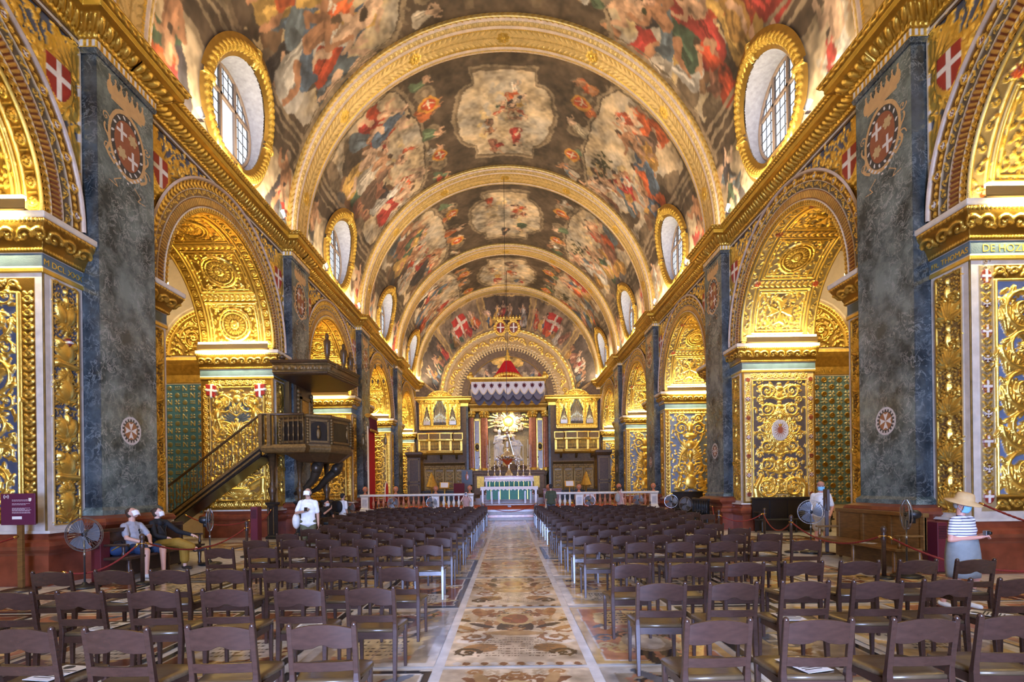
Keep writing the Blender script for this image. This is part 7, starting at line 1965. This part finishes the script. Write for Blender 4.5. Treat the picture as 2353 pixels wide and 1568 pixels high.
A3 = np.array((0, 0, 1.0))
def person(label, loc, rz, H, skin, J, cl, head=(0, 0), hair=None, mask=None, vox=.012, hands=(('d',), ('d',)), sit=False, fat=1.0):
    """J overrides joints (metres, figure faces -Y); cl lists the clothing"""
    t = thing('person', label, 'person', loc, rz)
    j = {'pelvis': (0, 0, .52 * H), 'chest': (0, 0, .70 * H), 'neck': (0, .01 * H, .825 * H), 'head': (0, -.005 * H, .925 * H)}
    for nm, s in (('L', 1), ('R', -1)):
        j['sh' + nm] = (s * .095 * H, .005 * H, .782 * H); j['el' + nm] = (s * .128 * H, .015 * H, .615 * H); j['wr' + nm] = (s * .138 * H, -.025 * H, .47 * H)
        j['hip' + nm] = (s * .052 * H, 0, .51 * H); j['kn' + nm] = (s * .058 * H, -.012 * H, .285 * H); j['an' + nm] = (s * .06 * H, .012 * H, .05 * H); j['toe' + nm] = (s * .072 * H, -.085 * H, .018 * H)
    j.update(J); P = {k: np.array(v, float) for k, v in j.items()}
    HM = TR(*P['head'], rz=head[0]) @ Matrix.Rotation(head[1], 4, 'X')
    # local head frame: face looks to -Y
    def torso(m, e):
        ax = P['chest'] - P['pelvis']; 
        for f, rx, ry in ((-.12, .098, .072), (.12, .098, .070), (.4, .090, .064), (.7, .098, .068), (1.0, .105, .068), (1.25, .098, .060)):
            blob(m, P['pelvis'] + ax * f, ((rx * fat) * H + e, (ry * fat) * H + e, .062 * H + e))
        sh = (P['shL'] + P['shR']) / 2
        capsule(m, P['shR'], P['shL'], .026 * H + e, .026 * H + e); capsule(m, sh, P['neck'], .046 * H + e * .6, .030 * H + e * .4)
        for nm in 'LR': capsule(m, P['sh' + nm], P['neck'] - A3 * .012 * H, .026 * H + e, .028 * H + e * .4)
    m = MB()
    torso(m, 0); capsule(m, P['neck'], P['head'] - np.array((0, -.01 * H, .03 * H)), .034 * H, .034 * H)
    m.ball((0, 0, 0), (.0, .0, .0) if False else (.044 * H, .054 * H, .066 * H), 16, 12, 0, HM) if False else None
    def hb(c, r): m.ball((0, 0, 0), tuple(q * H for q in r), 14, 10, 0, HM @ Matrix.Translation(tuple(q * H for q in c)))
    hb((0, .005, .012), (.046, .056, .056)); hb((0, -.018, -.022), (.037, .036, .045)); hb((0, -.022, -.045), (.024, .022, .020)); hb((0, -.058, -.008), (.008, .013, .013)); hb((0, -.052, .010), (.007, .008, .016))
    for s in (-1, 1): hb((s * .046, .004, -.004), (.007, .011, .017)); hb((s * .02, -.045, .016), (.016, .010, .008))
    for nm, s, hd in (('L', 1, hands[0]), ('R', -1, hands[1])):
        capsule(m, P['sh' + nm], P['el' + nm], .031 * H * fat, .024 * H); capsule(m, P['el' + nm], P['wr' + nm], .0245 * H, .0165 * H)
        d = P['wr' + nm] - P['el' + nm] if hd[0] == 'd' else np.array(hd[0]); nrm = (-s, -.2, 0) if len(hd) < 2 else hd[1]
        hand(m, P['wr' + nm], d, nrm, H, .55 if len(hd) < 3 else hd[2], -s)
        capsule(m, P['hip' + nm], P['kn' + nm], .054 * H * fat, .035 * H); capsule(m, P['kn' + nm], P['an' + nm], .036 * H, .022 * H)
        mid = P['kn' + nm] * .62 + P['an' + nm] * .38; back = np.array((0, .012 * H, 0)); blob(m, mid + back, (.033 * H, .036 * H, .075 * H)) if not sit else None
        capsule(m, P['an' + nm] - np.array((0, -.01 * H, .022 * H)), P['toe' + nm], .022 * H, .017 * H)
    body = skinmesh('body', m, 'skin_' + skin, t, vox)
    for c in cl:
        kind, mt = c[0], c[1]; m = MB(); e = .013
        if kind == 'shirt':
            torso(m, e); sl = c[2]
            for nm in 'LR':
                a, b_, w = P['sh' + nm], P['el' + nm], P['wr' + nm]
                if sl <= 1: capsule(m, a, a + (b_ - a) * sl, .031 * H * fat + e + .004, .026 * H + e + .006)
                else: capsule(m, a, b_, .031 * H * fat + e, .025 * H + e); capsule(m, b_, b_ + (w - b_) * (sl - 1), .025 * H + e, .018 * H + e)
            hem = P['pelvis'] - np.array((0, 0, .03 * H)); blob(m, hem, (.108 * H * fat + e, .078 * H * fat + e, .05 * H))
            skinmesh('shirt', m, mt, t, vox)
        elif kind == 'trousers':
            e = .007; blob(m, P['pelvis'] - A3 * .02 * H, (.099 * H * fat + e, .074 * H * fat + e, .055 * H)); f = c[2]; wd = c[3] if len(c) > 3 else 0
            for nm in 'LR':
                a, k_, b_ = P['hip' + nm], P['kn' + nm], P['an' + nm]; capsule(m, P['pelvis'], a, .07 * H, .058 * H * fat + e)
                if f <= 1: capsule(m, a, a + (k_ - a) * f, .056 * H * fat + e, .046 * H + e + wd)
                else: capsule(m, a, k_, .056 * H * fat + e, .040 * H + e + wd); capsule(m, k_, k_ + (b_ - k_) * (f - 1), .038 * H + e + wd, .030 * H + e + wd)
            skinmesh('trousers', m, mt, t, vox)
        elif kind == 'skirt':
            z0, z1 = P['pelvis'][2] + .10 * H, c[2]; N = 28; R_ = []
            for f in np.linspace(0, 1, 9):
                z = z0 + (z1 - z0) * f; rr = (.094 + .014 * math.sin(f * 2.6)) * H * fat; a = np.linspace(0, 2 * PI, N, endpoint=False); wv = 1 + .05 * f * np.sin(a * 5 + 1)
                R_.append(np.stack([P['pelvis'][0] + rr * 1.12 * wv * np.cos(a) + c[3] * f, P['pelvis'][1] + rr * .86 * wv * np.sin(a), np.full(N, z)], 1))
            m.loft(R_); obj('skirt', m.mesh('skirt', mt, True), t)
        elif kind == 'shoes':
            for nm in 'LR':
                m = MB(); capsule(m, P['an' + nm] - np.array((0, -.02 * H, .026 * H)), P['toe' + nm] + np.array((0, 0, .002 * H)), .026 * H, .022 * H); skinmesh('shoe', m, mt, t, .012, 2)
    if hair:
        kind, mt = hair; m = MB()
        def hh(c, r): m.ball((0, 0, 0), tuple(q * H for q in r), 14, 10, 0, HM @ Matrix.Translation(tuple(q * H for q in c)))
        hh((0, .016, .026), (.050, .056, .050)); hh((0, .030, .0), (.046, .040, .052))
        if kind == 'bun': hh((0, .055, .05), (.026, .024, .024))
        if kind == 'long': [hh((s * .036, .022, -.04), (.020, .034, .075)) for s in (-1, 1)]; hh((0, .045, -.05), (.044, .024, .08))
        skinmesh('hair', m, mt, t, .010, 3)
    for s in (-1, 1): obj('eye', MB().ball((0, 0, 0), .0052 * H, 8, 5, 0, HM @ Matrix.Translation((s * .019 * H, -.0495 * H, .006 * H))).mesh('eye', 'camera_black', True), t)
    if mask:
        V = []; F = []; nu, nv = 13, 9
        for i in range(nv):
            z = .001 - .060 * i / (nv - 1)
            for q in range(nu):
                a = -1.25 + 2.5 * q / (nu - 1); bul = 1 + .10 * math.sin(PI * i / (nv - 1)); V.append((.050 * math.sin(a) * (1 - .10 * (i / (nv - 1))) * H, -(.022 + .042 * math.cos(a) * bul) * H + (.008 * H * (i / (nv - 1)) ** 2), z * H))
        for i in range(nv - 1):
            for q in range(nu - 1): F.append((i * nu + q, i * nu + q + 1, (i + 1) * nu + q + 1, (i + 1) * nu + q))
        mk_ = obj('face_mask', MB().add(xf(V, HM), F).mesh('face_mask', mask, True), t); sd = mk_.modifiers.new('Solidify', 'SOLIDIFY'); sd.thickness = .004
        mm2 = MB()
        for s in (-1, 1): mm2.tube(xf([(s * .049 * H, -.03 * H, -.006 * H), (s * .052 * H, -.01 * H, .004 * H), (s * .050 * H, .008 * H, .010 * H)], HM), .0018, 5); mm2.tube(xf([(s * .045 * H, -.03 * H, -.045 * H), (s * .051 * H, -.005 * H, -.025 * H), (s * .050 * H, .010 * H, -.006 * H)], HM), .0018, 5)
        obj('mask_loop', mm2.mesh('mask_loop', mask), mk_)
    return t, P, HM
A = np.array
# -- woman in hat and striped jersey, walking, looking at her camera
H = 1.50
t, P, HM = person('woman in straw hat, blue mask, striped jersey and grey skirt walking with a camera', (6.02, 6.95, 0), .42, H, 'pink',
    {'shL': (.15, 0, 1.17), 'shR': (-.15, 0, 1.17), 'elL': (.23, .0, .93), 'elR': (-.235, .02, .93), 'wrL': (.10, -.19, 1.0), 'wrR': (-.02, -.20, .97), 'knL': (.11, -.10, .44), 'anL': (.14, .02, .09), 'toeL': (.15, -.12, .03), 'knR': (-.09, .02, .43), 'anR': (-.14, .16, .10), 'toeR': (-.15, .04, .03)},
    [('shirt', 'striped_jersey', .62), ('skirt', 'grey_skirt', .43, 0.0), ('shoes', 'canvas_white')], (0, .28), ('short', 'grey_bag'), 'mask_blue', .010, (((-.75, -.5, .2), (0, -.3, -1), .9), ((.75, -.5, .2), (0, -.3, -1), .9)), fat=1.28)
hat = obj('sun_hat', MB().loft([xf(np.stack([q * H * np.cos(a_), (q * 1.08) * H * np.sin(a_), np.full(28, z * H)], 1), HM) for a_ in [np.linspace(0, 2 * PI, 28, endpoint=False)] for q, z in ((.132, .018), (.128, .026), (.070, .045), (.064, .080), (.054, .105), (.03, .113), (.004, .114))]).mesh('sun_hat', 'straw', True), t)
obj('hat_band', MB().loft([xf(np.stack([q * H * np.cos(a_), q * 1.08 * H * np.sin(a_), np.full(28, z * H)], 1), HM) for a_ in [np.linspace(0, 2 * PI, 28, endpoint=False)] for q, z in ((.0675, .048), (.0665, .064))], 0, False).mesh('hat_band', 'navy'), hat)
cmr = thing('compact_camera', 'small silver camera held by the woman in the straw hat', 'camera', (6.145, 6.73, 1.03), .42); obj('camera_body', bevelled(MB().box(-.05, .05, -.02, .02, -.03, .03).mesh('camera_body', 'grey_steel'), .004, 1), cmr); obj('camera_lens', MB().lathe([(.022, 0), (.022, .03), (.018, .03), (0, .028)], 12, (0, 0, 0), 0, TR(0, -.02, 0, R(90))).mesh('camera_lens', 'camera_black', True), cmr)
# -- seated couple
def sitting(H, lean=0.08, spread=.09):
    z = .50; J = {'pelvis': (0, .10, z + .07), 'chest': (0, .10 + lean, z + .38), 'neck': (0, .10 + lean, z + .60), 'head': (0, .085 + lean, z + .76)}
    for nm, s in (('L', 1), ('R', -1)):
        J['sh' + nm] = (s * .165, .10 + lean, z + .51); J['hip' + nm] = (s * .09, .06, z + .06); J['kn' + nm] = (s * (.09 + spread), -.40, z + .03); J['an' + nm] = (s * (.10 + spread), -.40, .09); J['toe' + nm] = (s * (.12 + spread), -.55, .03)
        J['el' + nm] = (s * .25, .02, z + .28); J['wr' + nm] = (s * .06, -.22, z + .17)
    return J
J = sitting(1.78); J['head'] = (0, .16, 1.27)
t, P, HM = person('man in grey T-shirt and blue shorts on the bench, white mask, gazing up', (-7.54, 10.62, 0), PI / 2 - .25, 1.78, 'fair', J, [('shirt', 'grey_tee', .7), ('trousers', 'navy', .75, .02), ('shoes', 'canvas_white')], (.1, -.62), ('short', 'brown_hair'), 'mask_white', .010, (((-.6, -.6, -.3), (0, 0, -1), .4), ((.6, -.6, -.3), (0, 0, -1), .4)), True)
obj('sunglasses', MB().ball((-.03, -.04, .93), (.02, .008, .03), 8, 5).ball((-.02, -.045, .88), (.02, .008, .03), 8, 5).mesh('sunglasses', 'camera_black', True), t)
J = sitting(1.66, .12, .03); J['head'] = (0, .19, 1.235); J['wrL'] = (.42, -.30, .72); J['elL'] = (.34, .02, .80); J['elR'] = (-.24, .0, .76); J['wrR'] = (-.05, -.12, .70); J['knR'] = (-.02, -.40, .60); J['anR'] = (.22, -.62, .45); J['toeR'] = (.30, -.74, .42); J['shL'] = (.16, .17, 1.02); J['shR'] = (-.16, .17, 1.02)
t, P, HM = person('woman in black top and mustard trousers on the bench, white mask, gazing up', (-7.54, 11.42, 0), PI / 2 - .3, 1.66, 'pale', J, [('shirt', 'black_knit', 1.85), ('trousers', 'mustard', 1.72, .035), ('shoes', 'leather')], (.35, -.38), ('bun', 'brown_hair'), 'mask_white', .010, (((.3, -.8, -.3), (0, 0, -1), .4), ((.6, -.6, -.2), (0, 0, -1), .5)), True)
obj('camera_strap', MB().tube([(-.07, .06, .96), (-.03, .02, .86), (.0, -.04, .72), (.03, .02, .86), (.09, .06, .96)], .008, 6).mesh('camera_strap', 'leather', True), t)
c_ = obj('camera', bevelled(MB().box(-.06, .06, -.10, -.03, .63, .71).mesh('camera', 'camera_black'), .006, 1), t); obj('camera_lens', MB().lathe([(.032, 0), (.032, .05), (0, .05)], 12, (0, 0, 0), 0, TR(0, -.10, .67, R(90))).mesh('camera_lens', 'camera_black', True), c_)
bg_ = thing('shoulder_bag', 'dark blue bag with yellow trim lying on the bench beside the man in grey', 'bag', (-7.62, 10.16, .472)); obj('bag_body', MB().ball((0, 0, .11), (.15, .20, .12), 14, 9).mesh('bag_body', 'navy', True), bg_); obj('trim', MB().tube([(.02 + .13 * math.sin(a), .2 * math.cos(a), .11 + .10 * math.sin(a)) for a in np.linspace(0, PI, 10)], .010, 6).mesh('trim', 'mustard', True), bg_); obj('strap', MB().tube([(0, -.15, .18), (.0, -.08, .27), (0, .08, .27), (0, .15, .18)], .012, 6).mesh('strap', 'black_knit', True), bg_)
# -- man with tote bag looking up
t, P, HM = person('man in white T-shirt and olive trousers with a white tote, holding a phone', (-5.05, 13.1, 0), .25, 1.76, 'tan', {'elR': (-.28, .0, 1.12), 'wrR': (-.04, -.27, 1.17)}, [('shirt', 'white_tee', .75), ('trousers', 'olive_trousers', 1.95, .01), ('shoes', 'canvas_white')], (-.3, -.45), ('short', 'dark_hair'), 'mask_white', .013, (('d',), ((.8, -.5, .2), (0, -.3, 1), .8)))
obj('tote_bag', MB().ball((-.29, .08, .92), (.10, .17, .20), 14, 9).mesh('tote_bag', 'canvas_white', True), t); obj('tote_strap', MB().tube([(-.27, -.03, 1.05), (-.17, -.09, 1.28), (-.13, -.02, 1.45), (-.16, .08, 1.38), (-.27, .14, 1.05)], .014, 6).mesh('tote_strap', 'canvas_white', True), t)
ph = thing('mobile_phone', 'black phone held by the man with the white tote', 'phone', (-4.98, 12.76, 1.22), .3); obj('phone_body', bevelled(MB().box(-.037, .037, -.004, .004, -.075, .075, 0, TR(0, 0, 0, R(-50))).mesh('phone_body', 'phone'), .002, 1), ph); obj('phone_screen', MB().box(-.033, .033, .004, .0045, -.068, .068, 0, TR(0, 0, 0, R(-50))).mesh('phone_screen', 'screen'), ph)
# -- seated person in black with phone, on a small bench
bench('wooden_bench', 'short dark bench under the person seated in black', 1.1, (-6.55, 18.4, 0), PI / 2 - .5, 'dark_wood', 2, .9)
J = sitting(1.68, .02); J['elR'] = (-.24, -.10, .86); J['wrR'] = (-.10, -.30, 1.06); J['head'] = (0, .06, 1.22)
t, P, HM = person('person in black seated with bare knees, holding up a phone', (-6.42, 18.46, 0), PI / 2 - .5, 1.68, 'fair', J, [('shirt', 'black_knit', .8), ('trousers', 'denim', .7, .02), ('shoes', 'canvas_white')], (0, .1), ('short', 'dark_hair'), 'mask_white', .015, (((-.3, -.8, -.3), (0, 0, -1), .5), ((0, -.3, 1), (1, -.2, 0), .6)), True)
ph = thing('mobile_phone', 'lit phone held by the person seated in black', 'phone', (-6.15, 18.18, 1.14), PI / 2 - .5); obj('phone_body', MB().box(-.037, .037, -.004, .004, -.075, .075).mesh('phone_body', 'phone'), ph); obj('phone_screen', MB().box(-.033, .033, .004, .0045, -.068, .068).mesh('phone_screen', 'screen'), ph)
# -- others
t, P, HM = person('youth in white T-shirt and pale shorts with dark backpack turned to the altar', (-6.15, 19.3, 0), 2.6, 1.56, 'tan', {}, [('shirt', 'white_tee', .8), ('trousers', 'khaki', .85, .03), ('shoes', 'canvas_white')], (0, .1), ('short', 'dark_hair'), None, .015)
obj('backpack', MB().ball((0, .17, 1.06), (.13, .10, .22), 12, 8).mesh('backpack', 'black_knit', True), t)
t, P, HM = person('man in dark green T-shirt seen from behind at the altar steps', (2.02, 25.35, 0), PI - .15, 1.82, 'tan', {'wrL': (.22, -.12, .95), 'wrR': (-.22, -.12, .95)}, [('shirt', 'green_tee', .85), ('trousers', 'denim', 1.95, .01), ('shoes', 'leather')], (0, .2), ('short', 'dark_hair'), None, .016, fat=1.15)
t, P, HM = person('woman with long black hair facing the nave with a camera at her face', (-2.1, 25.4, 0), .05, 1.52, 'pale', {'elL': (.24, -.12, 1.05), 'wrL': (.07, -.19, 1.34), 'elR': (-.24, -.12, 1.05), 'wrR': (-.07, -.19, 1.34)}, [('shirt', 'rose_top', .5), ('trousers', 'khaki', 1.95, .02), ('shoes', 'leather')], (0, 0), ('long', 'dark_hair'), 'mask_white', .015, (((0, -.2, 1), (-1, 0, 0), 1.0), ((0, -.2, 1), (1, 0, 0), 1.0)))
cmr = thing('photo_camera', 'black camera held up by the woman with long black hair', 'camera', (-2.095, 25.14, 1.41)); obj('camera_body', MB().box(-.06, .06, -.02, .03, -.04, .035).mesh('camera_body', 'camera_black'), cmr); obj('camera_lens', MB().lathe([(.03, 0), (.03, .06), (0, .06)], 12, (0, 0, 0), 0, TR(0, -.02, 0, R(90))).mesh('camera_lens', 'camera_black', True), cmr)
t, P, HM = person('woman in rose top with a grey backpack standing at the altar rail', (5.40, 25.5, 0), 2.2, 1.64, 'fair', {'wrL': (.10, -.25, 1.05), 'elL': (.22, -.02, 1.02)}, [('shirt', 'rose_top', .3), ('trousers', 'khaki', 1.9, .02), ('shoes', 'leather')], (0, .15), ('short', 'brown_hair'), 'mask_white', .016)
obj('backpack', MB().ball((0, .17, 1.12), (.14, .11, .23), 12, 8).mesh('backpack', 'grey_bag', True), t)
t, P, HM = person('man in white T-shirt, rose cap and blue mask standing behind the fan', (8.35, 14.0, 0), -.45, 1.74, 'pink', {'wrL': (.20, -.14, .84), 'elL': (.27, .02, 1.06)}, [('shirt', 'white_tee', .8), ('trousers', 'khaki', .95, .03), ('shoes', 'canvas_white')], (.1, .1), ('short', 'grey_bag'), 'mask_blue', .012, fat=1.22)
obj('cap', MB().ball((0, 0, 0), (.086, .104, .075), 16, 9, 0, HM @ Matrix.Translation((0, .012, .062))).ball((0, 0, 0), (.07, .075, .012), 14, 5, 0, HM @ Matrix.Translation((0, -.10, .055))).mesh('cap', 'cap_rose', True), t)
obj('bag_strap', MB().tube([(.13, -.03, 1.43), (.05, -.13, 1.30), (-.08, -.15, 1.12), (-.19, -.08, .98)], .010, 6).mesh('bag_strap', 'leather', True), t)
# notice stand post beside him
t = thing('notice_stand', 'tall dark wooden notice stand before the man in the rose cap', 'stand', (7.62, 12.55, 0), -.3); obj('foot', MB().lathe([(0, 0), (.2, 0), (.2, .02), (.05, .05), (0, .05)], 16).mesh('foot', 'dark_wood', True), t); obj('post', MB().box(-.035, .035, -.03, .03, .04, 1.35).mesh('post', 'dark_wood'), t); obj('board', bevelled(MB().box(-.03, .03, -.17, .17, 1.05, 1.55).mesh('board', 'dark_wood'), .005, 1), t)

# ================================================================== marble statue group under the glory
def statue(label, x, y, z, rz, J, kneel=False, H=2.6):
    t = thing('marble_statue', label, 'statue', (x, y, z), rz); k = H / 1.7
    j = {'pelvis': (0, 0, .52 * H), 'chest': (0, 0, .70 * H), 'neck': (0, .01, .825 * H), 'head': (0, -.01, .925 * H)}
    for nm, s in (('L', 1), ('R', -1)):
        j['sh' + nm] = (s * .105 * H, 0, .795 * H); j['el' + nm] = (s * .15 * H, .0, .63 * H); j['wr' + nm] = (s * .08 * H, -.12 * H, .66 * H); j['hip' + nm] = (s * .052 * H, 0, .51 * H); j['kn' + nm] = (s * .06 * H, -.03 * H, .28 * H); j['an' + nm] = (s * .06 * H, 0, .05 * H)
    for q, v in J.items(): j[q] = tuple(u * H for u in v)
    P = {a: A(v) for a, v in j.items()}; m = MB(); ax = P['chest'] - P['pelvis']
    for f, rx in ((0, .1), (.4, .09), (.8, .1), (1.15, .1)): blob(m, P['pelvis'] + ax * f, (rx * H, .068 * H, .06 * H))
    capsule(m, P['shL'], P['shR'], .037 * H, .037 * H); capsule(m, (P['shL'] + P['shR']) / 2, P['head'], .04 * H, .035 * H); blob(m, P['head'], (.048 * H, .056 * H, .066 * H)); blob(m, P['head'] + A((0, -.055, -.01)) * H, (.008 * H, .014 * H, .014 * H))
    for nm, s in (('L', 1), ('R', -1)):
        capsule(m, P['sh' + nm], P['el' + nm], .032 * H, .026 * H); capsule(m, P['el' + nm], P['wr' + nm], .026 * H, .018 * H); hand(m, P['wr' + nm], P['wr' + nm] - P['el' + nm], (-s, 0, -.3), H, .4, -s)
        capsule(m, P['hip' + nm], P['kn' + nm], .055 * H, .036 * H); capsule(m, P['kn' + nm], P['an' + nm], .037 * H, .024 * H); capsule(m, P['an' + nm], P['an' + nm] + A((0, -.09, -.03)) * H, .024 * H, .018 * H)
    skinmesh('body', m, 'statue_marble', t, .022, 4)
    m = MB(); gq = random.Random(int(x * 10))
    for q in range(9): a_ = P['pelvis'] + A((gq.uniform(-.1, .1), gq.uniform(-.06, .02), .05)) * H; b2 = A((gq.uniform(-.16, .16), gq.uniform(-.12, .02), .16)) * H + A((0, 0, P['an' + 'L'][2])); capsule(m, a_, b2, .05 * H, .045 * H)
    capsule(m, P['shL'], P['pelvis'] + A((-.08, -.05, 0)) * H, .03 * H, .05 * H)
    skinmesh('drapery', m, 'statue_marble', t, .025, 3)
rock = thing('statue_base', 'rocky marble base carrying the white statues', 'base', (0, YA - .42, 3.15)); m = MB(); gq = random.Random(2)
for q in range(22): blob(m, (gq.uniform(-1.5, 1.5), gq.uniform(-.25, .12), gq.uniform(.12, .5)), (gq.uniform(.2, .4), .2, gq.uniform(.15, .3)))
m.box(-1.75, 1.75, -.45, .3, 0, .22)
skinmesh('rock', m, 'brown_rock', rock, .04, 2)
statue('white marble statue standing with raised arm under the glory', -.85, YA - .5, 3.55, .35, {'wrL': (.20, -.16, 1.0), 'elL': (.2, -.06, .82)}, H=3.5)
statue('white marble statue bending with crossed arms under the glory', .80, YA - .55, 3.55, -.4, {'chest': (-.05, -.06, .66), 'head': (-.08, -.13, .86), 'neck': (-.06, -.09, .79), 'shL': (.07, -.06, .76), 'shR': (-.16, -.08, .74), 'wrL': (-.03, -.17, .64), 'wrR': (.02, -.18, .62)}, H=3.1)
area_light('statue_lamp', (0, YEND - .6, 7.6), (R(55), 0, 0), 2.0, .15, 130, (1.0, .94, .82), 90)
